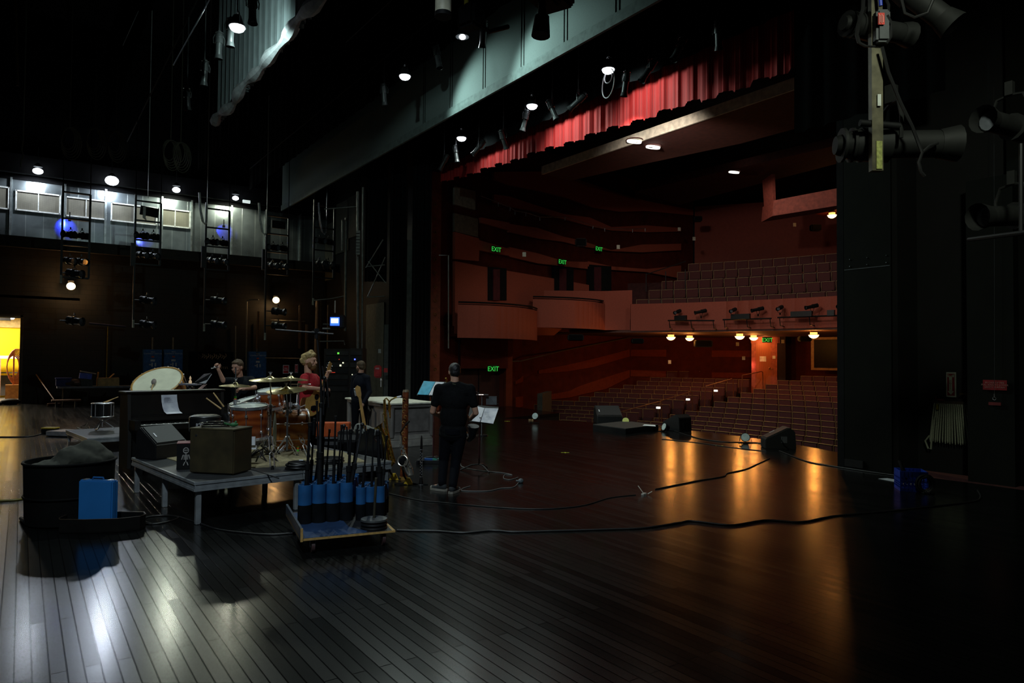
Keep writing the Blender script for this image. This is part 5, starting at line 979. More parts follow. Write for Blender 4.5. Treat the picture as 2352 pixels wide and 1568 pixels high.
BD = at(668, 990, d=10.0); BD.z = DZ + .30; axb = Vc((.985, -.17, 0)); t = drum('bass_drum', 'honey brown bass drum lying on the cream rug', BD, .28, .42, axb, BUB, hoopm=BUB, legs=[(BD + axb * .15 + Vc((0, -.28, -.1)), Vc((BD.x + .2, BD.y - .42, DZ + .01))), (BD + axb * .15 + Vc((0, .28, -.1)), Vc((BD.x + .2, BD.y + .42, DZ + .01)))])
b = B(); e_ = axb * .215; b.torus(BD + e_, .29, .016, frame(axb), 40); mk('chrome_trim', b, CHR, t, w=True)
b = B()
for k in range(5): a_ = 1.0 + k * .75; q = BD - axb * .12 + Vc((0, -.29 * math.sin(a_ * .7), .29 * math.cos(a_ * .7))); b.ell(q, (.028, .022, .028), n=10)
mk('claws', b, CHR, t, w=True)
CYM = mat('bronze_cymbal', (.72, .62, .32), .22, 1, scale=3)
def cym(nm, lab, c, R_, tilt, axis=None):
    c = Vc(c); t = thing(nm, lab, 'cymbal', c, group='cymbals of the drum kit'); Mt = frame(Vc(tilt).normalized())
    b = B(); b.lathe([(0, .035), (R_ * .08, .033), (R_ * .16, .018), (R_ * .2, .008), (R_ * .6, -.004), (R_, -.02), (R_, -.024), (R_ * .6, -.008), (R_ * .18, .004), (0, .03)], Mt, 40, c); mk('plate', b, CYM, t, w=True)
    b = B(); b.cyl(c, c + Vc(tilt).normalized() * .075, .008); b.ell(c + Vc(tilt).normalized() * .06, (.016, .016, .012), n=8); b.box(c + Vc(tilt).normalized() * .08, (.05, .006, .012), rz=-yaw); mk('wing_nut', b, CHR, t, w=True)
c1 = at(621, 869, d=9.0); c2 = at(668, 868, d=9.9); c3 = at(658, 893, d=9.2); c4 = at(541, 883, d=9.3)
cym('crash_cymbal', 'thin upper cymbal over the floor tom, its stand beside the box', c1, .26, (-.03, -.06, 1)); cym('crash_cymbal', 'upper cymbal overlapping behind, toward the guitarist', c2, .24, (.02, -.05, 1)); cym('ride_cymbal', 'tilted bright cymbal lowest over the bass drum', c3, .26, (-.12, -.1, 1)); cym('hi_hat_cymbal', 'hi-hat cymbal in front of the percussionist', c4, .205, (.02, -.04, 1))
def tape(b_, p): pass
def dstand(lab, top, base, feet, tapez=None, grp='chrome cymbal stands'):
    t = thing('cymbal_stand', lab, 'stand', (base[0], base[1], DZ), group=grp); base = Vc(base); top = Vc(top)
    k = Vc((base.x, base.y, DZ + .3)); b = B(); b.cyl(k - Vc((0, 0, .2)), Vc((base.x, base.y, (top.z + k.z) / 2)), .0145, n=10); b.cyl(Vc((base.x, base.y, (top.z + k.z) / 2)), top, .009, n=8); mk('tube', b, STEEL, t, w=True)
    b = B(); b.cyl(Vc((base.x, base.y, (top.z + k.z) / 2 - .03)), Vc((base.x, base.y, (top.z + k.z) / 2 + .03)), .024); b.box(Vc((base.x + .03, base.y, (top.z + k.z) / 2)), (.06, .02, .02)); mk('wing_nut', b, CHR, t, w=True)
    for f in feet:
        f = Vc(f); d_ = (f - k).normalized(); s_ = d_.cross(Vc((0, 0, 1))).normalized() * .024; m1 = k.lerp(f, .5); b = B()
        b.tube([k, k.lerp(f, .06) + s_, k.lerp(f, .42) + s_, m1, k.lerp(f, .42) - s_, k.lerp(f, .06) - s_], .0075, 6, True); b.tube([m1, m1.lerp(f, .12) + s_, m1.lerp(f, .85) + s_, f + Vc((0, 0, .03)), m1.lerp(f, .85) - s_, m1.lerp(f, .12) - s_], .0075, 6, True); mk('leg', b, CHR, t, w=True)
        b = B(); b.cyl(f, f + Vc((0, 0, .045)), .02, .012); mk('rubber_foot', b, RUB, t, w=True)
    if tapez:
        for (z_, m_) in ((0, mat('neon_green_tape', (.1, .6, .05), .5)), (.03, mat('neon_orange_tape', (.8, .15, .02), .5)), (.06, mat('neon_green_tape', (.1, .6, .05)))): b = B(); b.cyl((base.x, base.y, tapez + z_), (base.x, base.y, tapez + z_ + .03), .017, n=10); mk('marker_tape', b, m_, t, w=True)
    return t
f1 = dk(626, 1078); s1 = dk(620, 1052); dstand('double-braced chrome stand in front of the floor tom', c1, s1, [f1, s1 + Vc((-.28, .12, 0)), s1 + Vc((.2, .25, 0))])
f2 = dk(711, 1052); s2 = dk(684, 1038); dstand('double-braced chrome stand in front of the bass drum', Vc((s2.x, s2.y, at(684, 880, d=10).z)), s2, [f2, s2 + Vc((-.3, -.05, 0)), s2 + Vc((.1, .3, 0))], at(684, 1036, d=9.9).z)
s3 = Vc((c4.x, c4.y, DZ)); dstand('hi-hat stand with green and orange tape under the cymbal', c4 + Vc((0, 0, .22)), s3, [s3 + Vc((.25 * math.cos(a_), .25 * math.sin(a_), 0)) for a_ in (1, 3.1, 5.2)], at(541, 925, d=9.3).z)
s4 = Vc((c3.x + .05, c3.y + .1, DZ)); dstand('stand rising behind the bass drum to the lowest cymbal', c3, s4, [s4 + Vc((.2 * math.cos(a_), .2 * math.sin(a_) , 0)) for a_ in (.5, 2.6)])
s5 = Vc((c2.x, c2.y, DZ)); dstand('stand behind the kit under the rear cymbal', c2, s5, [s5 + Vc((.2 * math.cos(a_), .2 * math.sin(a_), 0)) for a_ in (.7, 2.8)])
b = B(); q = at(684, 882, d=10); b.cyl(q - RX * .12, q + RX * .19, .007); b.ell(q + RX * .02, (.03, .03, .022), n=8); b.cyl(at(664, 945, d=9.9), at(702, 930, d=9.9) - Vc((0, 0, .0)), .008); b.ell(at(680, 930, d=9.9), (.03,) * 3, n=8); b.cyl(q, at(681, 935, d=9.9), .008); solo('cymbal_boom', 'short chrome boom arm with a round clamp over the bass drum', 'clamp', b, CHR)
b = B(); q = at(575, 1012, d=9.0); b.box(q, (.13, .02, .11), rz=-yaw, M=None); b.box(q + Vc((.04, .02, -.09)), (.09, .02, .05), rz=-yaw); o = solo('bass_pedal', 'white pedal plate and dark linkage beneath the floor tom', 'pedal', b, CREAM)
b = B()
for k in range(10):
    a_ = dk(560 + k * 9, 1062 - (k % 3) * 9); c_ = dk(592 + (k * 17) % 50, 1040 + (k % 4) * 8); c_.z = DZ + .05 + .2 * ((k * 7) % 5) / 5; b.cyl(a_, c_, .01, n=6)
solo('kit_hardware', 'tangle of dark pedal rods and stand feet under the kit', 'drum hardware', b, METB)
# sticks in a bag on a stand
t = thing('stick_holder', 'dark leaning holder with two upright drumsticks near the piano end', 'holder', dk(530, 985)); a_ = at(532, 980, d=9.3); b = B(); b.cyl(a_, at(516, 950, d=9.3), .035, .045); b.cyl(Vc((a_.x, a_.y, DZ)), a_, .014); mk('tube', b, BLK, t, w=True)
for (q0, q1) in (((508, 939), (475, 915)), ((514, 934), (491, 903))): b = B(); b.cyl(at(*q0, d=9.3), at(*q1, d=9.3), .011, .008); b.ell(at(*q1, d=9.3), (.011,) * 3, n=6); mk('drumstick', b, mat('pale_wood', (.5, .32, .12)), t, w=True)
# ------------------------------------------------------------------ wooden box, stool, jingles, little skull box
OLV = mat('olive_plywood', (.04, .03, .011), .6, scale=5, var=.35)
bl = dk(434, 1087); br = dk(536, 1092); ex2 = (br - bl); bw = ex2.length; ex2.normalize(); ey2 = Vc((-ex2.y, ex2.x, 0)); bd = .36; bh = .52; bc = (bl + br) / 2 + ey2 * bd / 2
t = thing('wooden_box', 'scuffed olive plywood box standing at the edge of the riser', 'box', (bc.x, bc.y, DZ), math.atan2(ex2.y, ex2.x)); b = B(); b.box((0, 0, bh / 2 + .005), (bw, bd, bh - .01), bev=.012); mk('body', b, OLV, t)
b = B(); b.box((0, 0, bh - .004), (bw + .01, bd + .01, .018), bev=.004); mk('top', b, mat('olive_top', (.085, .07, .03), .6), t)
b = B(); b.cyl((bw * -.35, -bd / 2 - .004, bh - .08), (bw * -.35, -bd / 2 + .01, bh - .08), .012); mk('jack', b, STEEL, t)
tz = DZ + bh + .005; g = at(465, 983, z=tz); g = bc + ex2 * (-.08) + Vc((0, 0, 0)); g.z = tz
t = thing('jingle_ring', 'black jingle ring with silver discs lying on the olive box', 'tambourine', g); b = B()
for z_ in (.0, .03): b.lathe([(.14, z_ + .006), (.155, z_ + .006), (.155, z_ + .022), (.14, z_ + .022), (.14, z_ + .006)], None, 30)
mk('frame', b, PBK, t); b = B()
for k in range(9):
    a_ = 2 * PI * k / 9
    for z_ in (.012, .022, .042, .05): b.ell((.15 * math.cos(a_), .15 * math.sin(a_), z_), (.024, .024, .0025), n=10)
mk('jingles', b, mat('silver_jingle', (.85, .85, .85), .15, 1), t)
b = B(); q = g + ex2 * .24; b.ell(q + Vc((0, 0, .03)), (.05, .035, .025)); q2 = q - ex2 * .06; b.cyl(q2 + Vc((0, 0, .03)), q2 + Vc((-.06, 0, .05)), .012); b.ell(q + Vc((.02, .0, .055)), (.014, .014, .02)); solo('green_shaker', 'little green shaker tied with pale cord on the olive box', 'shaker', b, mat('green_shaker', (.02, .14, .04), .6))
th = bc + (bc - Vc((0, 0, 0))).normalized() * .45; th = at(471, 968, d=8.75); t = thing('drum_throne', 'round black padded drum stool with white lettering behind the olive box', 'stool', (th.x, th.y, DZ))
b = B(); b.lathe([(0, .085), (.14, .085), (.175, .072), (.185, .05), (.185, -.11), (.175, -.125), (0, -.125)], None, 36, th); mk('seat', b, mat('black_vinyl', (.006, .0065, .007), .4), t, w=True)
b = B(); b.torus(th + Vc((0, 0, .055)), .185, .006, None, 36); mk('piping', b, RUB, t, w=True)
for k, ch in enumerate('PORK PIE'):
    if ch == ' ': continue
    a_ = math.atan2(-th.y, -th.x) - .5 + k * .135; n_ = Vc((math.cos(a_), math.sin(a_), 0)); text('lettering', ch, .06, mat('white_letter', (.6, .62, .65), .5), t, face(th + n_ * .189 + Vc((0, 0, -.03)), (-n_.y, n_.x, 0)), w=True)
b = B(); b.cyl(Vc((th.x, th.y, DZ + .12)), th - Vc((0, 0, .08)), .018)
for k in range(3): a_ = k * 2.09 + .4; b.cyl(Vc((th.x, th.y, DZ + .3)), Vc((th.x + .22 * math.cos(a_), th.y + .22 * math.sin(a_), DZ)), .012)
mk('stand', b, CHR, t, w=True)
sb = dk(405, 1079); t = thing('skull_box', 'small black box with a white skull figure beside the olive box', 'box', sb, RZ - .35); b = B(); b.box((.1, .12, .155), (.2, .24, .31), bev=.006); mk('body', b, BLK, t)
b = B(); b.box((.1, .12, .312), (.2, .24, .008)); mk('lid', b, mat('dull_pink_lid', (.3, .12, .12), .6), t)
EMB = mat('emblem_grey', (.38, .36, .34), .6); b = B(); Mf = Matrix.Rotation(PI / 2, 4, 'X')
b.torus((.1, -.004, .225), .028, .005, Mf @ Matrix.Diagonal((1, 1.15, 1, 1)), 16, 6); b.ell((.09, -.004, .228), (.007, .003, .009)); b.ell((.11, -.004, .228), (.007, .003, .009)); b.box((.1, -.004, .205), (.022, .004, .006)); b.box((.1, -.004, .14), (.008, .004, .1))
for z_ in (.17, .155, .14, .125): b.box((.1, -.004, z_), (.05, .004, .007))
for s_ in (-1, 1): b.cyl((.1 + .03 * s_, -.004, .175), (.1 + .045 * s_, -.004, .12), .005); b.cyl((.1 + .01 * s_, -.004, .09), (.1 + .025 * s_, -.004, .05), .006)
mk('emblem', b, EMB, t)
# stage monitors
MONB = mat('monitor_black', (.006, .006, .0065), .55); GR = mat('steel_grille', (.022, .025, .028), .5, .3, scale=200, var=.5)
def wedge(lab, loc, rz, s=1., w_=.62, grp='black floor monitors', dims=(.58, .43, .2)):
    t = thing('floor_monitor', lab, 'speaker', loc, rz, grp); d_, hb, hf = dims[0] * s, dims[1] * s, dims[2] * s; w_ *= s
    pr_ = [(0, 0, 0), (0, d_, 0), (0, d_ * .96, hb * .8), (0, d_ * .78, hb), (0, 0, hf)]
    b = B(); b.prism(pr_, (w_, 0, 0)); bmesh.ops.bevel(b.b, geom=b.b.edges[:], offset=.012 * s, segments=2, affect='EDGES'); mk('cabinet', b, MONB, t)
    sl = Vc((0, d_ * .78, hb - hf)); n_ = Vc((0, -(hb - hf), d_ * .78)).normalized(); b = B(); q = [Vc((.03, 0, hf)) + sl * .06 + n_ * .004, Vc((w_ - .03, 0, hf)) + sl * .06 + n_ * .004, Vc((w_ - .03, 0, hf)) + sl * .94 + n_ * .004, Vc((.03, 0, hf)) + sl * .94 + n_ * .004]; b.prism(q, n_ * .008); mk('grille', b, GR, t)
    b = B(); c = Vc((.08, 0, hf)) + sl * .35 + n_ * .016; b.prism([c, c + Vc((.02, 0, 0)), c + Vc((.02, 0, 0)) + sl * .2, c + sl * .2], n_ * .002); mk('badge', b, CREAM, t)
    b = B(); b.box((w_ / 2, d_ - .005, hb * .35), (.2 * s, .02, .14 * s)); mk('handle', b, RUB, t); return t
wl = dk(357, 1057); wedge('big black floor monitor on the riser in front of the piano keys', Vc((wl.x - .0, wl.y, DZ)), .55, 1, .5, dims=(.385, .42, .2))
# ------------------------------------------------------------------ coils and cables on the riser
def coil(lab, c, R_, n_, m=CABL, r_=.011):
    b = B()
    for k in range(n_): b.torus(Vc(c) + Vc((.02 * math.sin(k * 2.3), .02 * math.cos(k * 1.7), r_ + k * r_ * .9)), R_ * (1 - .09 * (k % 4)), r_, None, 30, 6)
    return solo('cable_coil', lab, 'cable', b, m, 'coiled cables')
cc = dk(686, 1077); coil('thick coil of black cable on the riser edge below the bass drum', cc, .145, 8); b = B(); b.box(cc + Vc((.02, -.03, .11)), (.05, .015, .01), rz=-yaw); solo('cable_tag', 'small white tag lying on the black cable coil', 'tag', b, CREAM)
coil('black cable coil half hidden behind the microphone stands', dk(758, 1062), .17, 5)
b = B(); b.tube([dk(552, 1072), dk(590, 1082), dk(640, 1098)], .008); solo('riser_cable', 'thin cable running over the rug corner to the riser edge', 'cable', b, CABL)
# orange crate and other bits behind the mic stands
q = at(728, 998, z=DZ + .02); p_ = at(760, 985, d=11.6); b = B(); b.box(p_, (.62, .3, .22), rz=-yaw + .1, bev=.01); t = thing('orange_case', 'orange case standing on a dark amplifier behind the microphone stands', 'case', p_); mk('body', b, mat('orange_plastic', (.55, .09, .012), .5), t, w=True); b = B(); b.box(p_ + Vc((0, 0, -.13)), (.66, .34, .03), rz=-yaw + .1); mk('rim', b, ALU, t, w=True)
def amp(lab, u, v, d_, s_, m=BLK):
    p_ = at(u, v, d=d_); z0 = DZ if rp(0, 0).x < p_.x < 4.1 and p_.y < 10.9 else 0; hgt = p_.z + s_[2] / 2 - z0; t = thing('guitar_amplifier', lab, 'amplifier', (p_.x, p_.y, z0), -yaw, 'amplifiers behind the microphone stands'); b = B(); b.box((0, 0, hgt / 2), (s_[0], s_[1], hgt), bev=.015); mk('cabinet', b, m, t); b = B(); b.box((0, -s_[1] / 2 - .005, hgt * .42), (s_[0] * .9, .012, hgt * .65)); mk('grille', b, CLOTH, t); b = B(); b.box((0, -s_[1] / 2 - .005, hgt * .86), (s_[0] * .88, .014, hgt * .12)); mk('control_panel', b, STEEL, t); return t
amp('black amplifier under the orange case', 760, 1030, 11.6, (.62, .3, .34)); amp('black amplifier between the orange case and the gold saxophone', 857, 1018, 10.75, (.46, .28, .26)); amp('small silver-fronted amplifier behind the tall stands', 806, 1010, 10.9, (.36, .28, .3), METB)
p_ = at(836, 990, d=10.0); b = B(); b.ell(p_, (.14, .12, .09)); b.ell(p_ + Vc((.1, -.05, -.02)), (.12, .1, .07)); b.ell(p_ + Vc((-.08, 0, .03)), (.07, .07, .09)); solo('cloth_heap', 'crumpled grey cloth on top of the black amplifier', 'cloth', b, mat('grey_cloth', (.2, .21, .19), .9, bump=.8, scale=25), smooth=60)
# electric guitar standing on its stand
ga = at(838, 985, d=9.9); gb = at(823, 893, d=9.9); dn = (gb - ga).normalized(); sx = dn.cross(FX).normalized(); nf = sx.cross(dn)
t = thing('electric_guitar', 'electric guitar with a honey maple neck leaning by the microphone stands', 'guitar', (ga.x + .06, ga.y, DZ)); Mg = Matrix((sx, dn, nf)).transposed().to_4x4(); Mg.translation = ga
MAP = mat('honey_maple', (.45, .26, .08), .35)
b = B(); b.prism([Mg @ Vc(q) for q in ((-.024, -.05, 0), (.024, -.05, 0), (.017, .47, 0), (-.017, .47, 0))], nf * .022); mk('neck', b, MAP, t, w=True)
b = B(); b.prism([Mg @ Vc(q) for q in ((-.022, .46, 0), (.022, .46, 0), (.04, .5, 0), (.045, .6, 0), (.01, .63, 0), (-.03, .6, 0), (-.03, .5, 0))], nf * .014); mk('headstock', b, MAP, t, w=True)
b = B()
for k in range(6): b.cyl(Mg @ Vc((.04, .49 + k * .02, .007)), Mg @ Vc((.065, .49 + k * .02, .007)), .005)
mk('tuners', b, CHR, t, w=True); b = B(); outl = [(.0, -.04), (.06, -.0), (.13, .02), (.14, -.06), (.1, -.14), (.13, -.22), (.17, -.32), (.1, -.4), (0, -.42), (-.12, -.4), (-.18, -.3), (-.13, -.2), (-.1, -.12), (-.13, -.02), (-.07, .0)]
b.prism([Mg @ Vc((x, y, -.02)) for x, y in outl], nf * .045); mk('body', b, mat('guitar_black', (.01, .01, .01), .25), t, w=True)
# ------------------------------------------------------------------ dolly of blue tubes with microphone stands
BLT = mat('tube_blue', (.018, .11, .3), .45, scale=5); BLTD = mat('tube_dark_wrap', (.004, .005, .0065), .8, spec=.12, scale=6, var=.6)
PLY = mat('plywood_edge', (.5, .3, .09), .6, scale=30); zc_ = .15
c0 = at(690, 1243, z=zc_ - .02); c1_ = at(908, 1222, z=zc_ - .02); exd = (c1_ - c0); Wd_ = exd.length; exd.normalize(); eyd = Vc((-exd.y, exd.x, 0)); rzd = math.atan2(exd.y, exd.x)
t = thing('plywood_dolly', 'wheeled dolly with a dark blue plywood deck and raised side board', 'dolly', (c0.x, c0.y, 0), rzd)
b = B(); b.prism([(0, 0, zc_ - .02), (Wd_, 0, zc_ - .02), (Wd_, 1.16, zc_ - .02), (0, 1.16, zc_ - .02)], (0, 0, .02)); mk('edge', b, PLY, t)
b = B(); b.prism([(.02, .004, zc_), (Wd_ - .03, .004, zc_), (Wd_ - .03, 1.15, zc_), (.02, 1.15, zc_)], (0, 0, .001)); mk('shaded_sheet', b, mat('disc_shade_dark', (.012, .013, .015), .5), t)  # plywood top painted dark for the shadow of the stacked discs
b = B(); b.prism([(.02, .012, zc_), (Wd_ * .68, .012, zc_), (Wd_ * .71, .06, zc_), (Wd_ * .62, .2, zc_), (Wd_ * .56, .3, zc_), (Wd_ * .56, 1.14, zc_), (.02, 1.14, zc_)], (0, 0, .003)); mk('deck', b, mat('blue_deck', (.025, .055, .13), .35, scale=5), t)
b = B(); b.box((0.01, .58, zc_ + .035), (.02, 1.16, .12)); mk('side_board', b, mat('blue_board', (.03, .05, .08), .4), t)
b = B(); b.box((.01, -.004, zc_ + .035), (.022, .01, .12)); mk('side_edge', b, PLY, t)
for x, y in ((.12, .08), (Wd_ - .1, .08), (.12, .9), (Wd_ - .1, .9)):
    b = B(); b.cyl((x - .015, y, .06), (x + .015, y, .06), .06, n=18); w_o = mk('wheel', b, mat('wheel_dark_red', (.06, .03, .03), .5), t); b = B(); b.cyl((x - .025, y, .06), (x + .025, y, .06), .015); b.box((x, y, .125), (.05, .07, .02)); b.box((x - .024, y, .09), (.004, .04, .07)); b.box((x + .024, y, .09), (.004, .04, .07)); mk('bracket', b, CHR, t)
def dz(x, y, z): return Vc((c0.x, c0.y, 0)) + exd * x + eyd * y + Vc((0, 0, z))
tubes = []
for j, (y, u_off) in enumerate(((.62, .0), (.765, .05), (.91, .1), (1.055, .15))):
    for i in range(4): tubes.append((.12 + .137 * i + u_off, y, .068, .38))
for j, y in enumerate((.56, .68, .80)):
    for i in range(3): tubes.append((.665 + .1 * i + .05 * j, y, .05, .33))
tt = []
for k, (x, y, r_, h_) in enumerate(tubes):
    q = dz(x, y, zc_ + .004); tall = h_ > .35; row = ORD[[.62, .765, .91, 1.055].index(y)] if tall else ORD[[.56, .68, .80].index(y)]
    col = ORD[(k % 4) if tall else (k - 16) % 3]
    t = thing('holder_tube', '%s blue holder tube, %s row from the deck front, %s from the raised board' % ('tall' if tall else 'short', row, col), 'tube', q, group='tall blue tubes on the dolly' if tall else 'short blue tubes on the dolly')
    b = B(); b.lathe([(r_, h_ * .48), (r_, h_), (r_ - .006, h_), (r_ - .006, h_ * .3)], n=24); mk('rim', b, BLT, t); b = B(); b.lathe([(0, 0), (r_ + .001, 0), (r_ + .001, h_ * (.42 + .12 * ((k * 37 % 10) / 10))), (r_ - .004, h_ * .5)], n=24); mk('wrap', b, BLTD, t); tt.append((q, r_, h_))
MSB = mat('mic_stand_black', (.007, .007, .008), .45, .1)
stands = [(0, (712, 985), (712, 970), .018), (1, (735, 960), (737, 925), .02), (2, (770, 962), (771, 955), .013), (3, (806, 1000), (806, 985), .02), (4, (724, 900), (722, 960), .013), (5, (752, 900), (745, 868), .014), (6, (783, 990), (785, 975), .013), (7, (815, 990), (822, 975), .012), (9, (760, 1000), (757, 985), .012), (10, (790, 985), (790, 978), .012), (1, (735, 1000), (728, 920), .012), (3, (828, 990), (832, 975), .016), (16, (848, 1000), (845, 985), .012), (17, (862, 1010), (858, 985), .011), (18, (868, 1020), (868, 990), .024), (18, (884, 1010), (888, 1000), .012)]
for k, (ti, pm, ptp, r_) in enumerate(sorted(stands, key=lambda s_: (s_[0] >= 16, s_[2][0]))):
    q, rr_, h_ = tt[ti]; dd = (q - Vc((0, 0, 0))).dot(fw) if False else (Vc((q.x, q.y, 0)) - Vc((0, 0, H))).dot(fw); base = q + Vc((.01 * math.sin(k), 0, .02)); top = at(ptp[0], ptp[1], d=dd + .02); mid = base.lerp(top, .55)
    t = thing('microphone_stand', 'black microphone stand poking out of the %s, %s counting along' % ('tall blue tubes' if ti < 16 else 'short blue tubes', ORD[k] if ti < 16 else ORD[k - 12]), 'microphone stand', base, group='microphone stands stored in the blue tubes')
    b = B(); b.cyl(base, mid, r_ * 1.25, n=10); mk('tube', b, METB if k % 4 == 3 else MSB, t, w=True); b = B(); b.cyl(mid, top, r_ * .8, n=8); mk('rod', b, STEEL if k in (3, 11) else MSB, t, w=True); b = B(); b.cyl(mid - Vc((0, 0, .03)), mid + Vc((0, 0, .03)), r_ * 1.5, n=10); mk('clutch', b, RUB, t, w=True); b = B(); b.cyl(top - Vc((0, 0, .04)), top, r_ * 1.1, n=8); mk('tip', b, RUB, t, w=True)
    if k in (4, 8, 11, 14): b = B(); b.tube([top, top + RX * .03 - Vc((0, 0, .01)), top + RX * .05 - Vc((0, 0, .3))], .009, 6); b.ell(top, (.022,) * 3, n=8); mk('boom', b, MSB, t, w=True)
# tall boom stand with its level bar
q, rr_, h_ = tt[5]; base = q + Vc((0, 0, .02)); dd = (Vc((q.x, q.y, 0)) - Vc((0, 0, H))).dot(fw); top = at(727, 760, d=dd); t = thing('boom_microphone_stand', 'very tall boom stand with a level bar above the band', 'microphone stand', base)
b = B(); b.cyl(base, at(738, 885, d=dd), .014, n=10); mk('tube', b, MSB, t, w=True); b = B(); b.cyl(at(738, 885, d=dd), top, .009, n=8); mk('rod', b, MSB, t, w=True); b = B(); a_ = at(633, 757, d=dd); c_ = at(766, 767, d=dd); b.cyl(a_, c_, .008, n=8); b.cyl(at(716, 763, d=dd), at(745, 766, d=dd), .014); mk('bar', b, METB, t, w=True); b = B(); b.cyl(top - Vc((0, 0, .08)), top + Vc((0, 0, .02)), .018); b.box(top, (.04, .04, .05)); mk('clutch', b, RUB, t, w=True)
q = tt[8][0]; dd = (Vc((q.x, q.y, 0)) - Vc((0, 0, H))).dot(fw); t = thing('boom_microphone_stand', 'tall black stand crossing in front of the guitarist', 'microphone stand', q + Vc((0, 0, .02))); b = B(); b.cyl(q + Vc((0, 0, .02)), at(752, 905, d=dd), .014); mk('tube', b, MSB, t, w=True); b = B(); b.cyl(at(742, 985, d=dd), at(734, 822, d=dd), .009); b.cyl(at(752, 905, d=dd), at(740, 840, d=dd), .01); mk('rod', b, MSB, t, w=True); b = B(); b.ell(at(752, 905, d=dd), (.035, .03, .04)); b.ell(at(739, 902, d=dd), (.02, .02, .03)); b.cyl(at(752, 905, d=dd), at(739, 902, d=dd), .01); mk('clutch', b, RUB, t, w=True)
# stack of round bases
q = at(872, 1222, z=zc_ + .02); q = Vc((q.x, q.y + .02, zc_)); q = dz(Wd_ - .17, .16, zc_)
for k in range(3):
    t = thing('iron_disc', 'round iron stand base on the dolly corner, %s of the stack of three' % ('bottom', 'middle', 'topmost')[k], 'base', q + Vc((0, 0, .002 + .034 * k)), group='stack of round iron bases'); b = B(); b.lathe([(0, 0), (.122, 0), (.13, .008), (.126, .024), (.03, .033), (0, .033)], n=36); mk('disc', b, mat('iron_grey', (.08, .085, .085), .45, .4) if k == 2 else METB, t); b = B(); b.cyl((0, 0, .031), (0, 0, .033), .02); mk('socket', b, METB, t)
q2 = q + Vc((0, 0, .105)); dd = (Vc((q.x, q.y, 0)) - Vc((0, 0, H))).dot(fw); b = B(); b.cyl(q2, at(864, 1097, d=dd), .013); solo('stand_pole', 'short olive-black pole rising from the round iron bases', 'pole', b, mat('olive_pole', (.05, .045, .03), .4))
# ------------------------------------------------------------------ saxophones, clarinet, carved tube
def horn(nm, lab, pts, rad, bellp, m, rodoff, base, extra=None):
    t = thing(nm, lab, 'saxophone', base); b = B(); b.tube(pts, rad, 14); mk('body', b, m, t, w=True)
    b = B(); b.tube(bellp[0], bellp[1], 20); mk('bell', b, m, t, w=True)
    b = B(); n_ = len(pts)
    for i in range(1, n_ - 1):
        for j in range(4):
            q = pts[i].lerp(pts[i + 1], j / 4); o_ = -FX * (rad[i] + .008) + RX * .012 * (j % 2 * 2 - 1); b.cyl(q + o_, q + o_ - FX * .006, .013 + .004 * (j % 2), n=10)
    for s_ in (-1, 1): b.tube([p_ - FX * .02 + RX * s_ * (.02 + r_ * .6) for p_, r_ in zip(pts[1:], rad[1:])], .0035, 5)
    mk('keys', b, m, t, w=True); return t
D1 = 10.15
P_ = [at(u, v, d=D1) for u, v in ((912, 914), (898, 915), (890, 928), (885, 925), (884, 950), (888, 1000), (897, 1040), (905, 1060), (900, 1072))]
pb = [at(u, v, d=D1 - .12) for u, v in ((904, 1060), (896, 1072), (889, 1055), (885, 1025), (880, 1000), (873, 988), (869, 981), (867, 978))]
t = horn('baritone_saxophone', 'tall gold baritone saxophone standing beside the carved tube', [at(u, v, d=D1) for u, v in ((883, 918), (884, 950), (887, 985), (892, 1015), (899, 1045), (904, 1060))], [.018, .02, .024, .027, .03, .03], (pb, [.03, .031, .032, .034, .038, .046, .064, .088]), GOLD, 0, at(902, 1100, z=0))
b = B(); b.tube([at(u, v, d=D1) for u, v in ((883, 918), (887, 914), (893, 920), (896, 935), (896, 960), (893, 940), (893, 925), (898, 918), (908, 913), (918, 911))], .011, 8); mk('neck', b, GOLD, t, w=True)
b = B(); b.cyl(at(912, 912, d=D1), at(922, 910, d=D1), .014); mk('mouthpiece', b, CREAM, t, w=True)
D2 = 9.7
t = horn('alto_saxophone', 'silver-black saxophone leaning on a stand with yellow feet', [at(u, v, d=D2) for u, v in ((921, 1000), (922, 1020), (928, 1040), (936, 1060), (943, 1075))], [.012, .016, .02, .024, .027], ([at(u, v, d=D2) for u, v in ((943, 1075), (946, 1088), (940, 1090), (934, 1080), (930, 1068), (927, 1062), (926, 1060))], [.027, .03, .03, .035, .045, .058, .064]), mat('nickel', (.75, .7, .6), .3, .9), 0, at(940, 1115, z=0))
b = B(); b.tube([at(u, v, d=D2) for u, v in ((921, 1000), (920, 992), (925, 985), (932, 975), (938, 968))], .009, 8); b.cyl(at(932, 975, d=D2), at(941, 966, d=D2), .014); mk('neck', b, mat('dark_nickel', (.2, .19, .17), .3, 1), t, w=True)
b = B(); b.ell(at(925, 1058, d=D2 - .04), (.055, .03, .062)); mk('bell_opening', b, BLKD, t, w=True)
b = B(); b.torus(at(925, 1058, d=D2 - .05), .07, .009, frame(-FX - RX * .2 + Vc((0, 0, .2))), 24); mk('bell_rim', b, mat('nickel', (.75, .7, .6)), t, w=True)
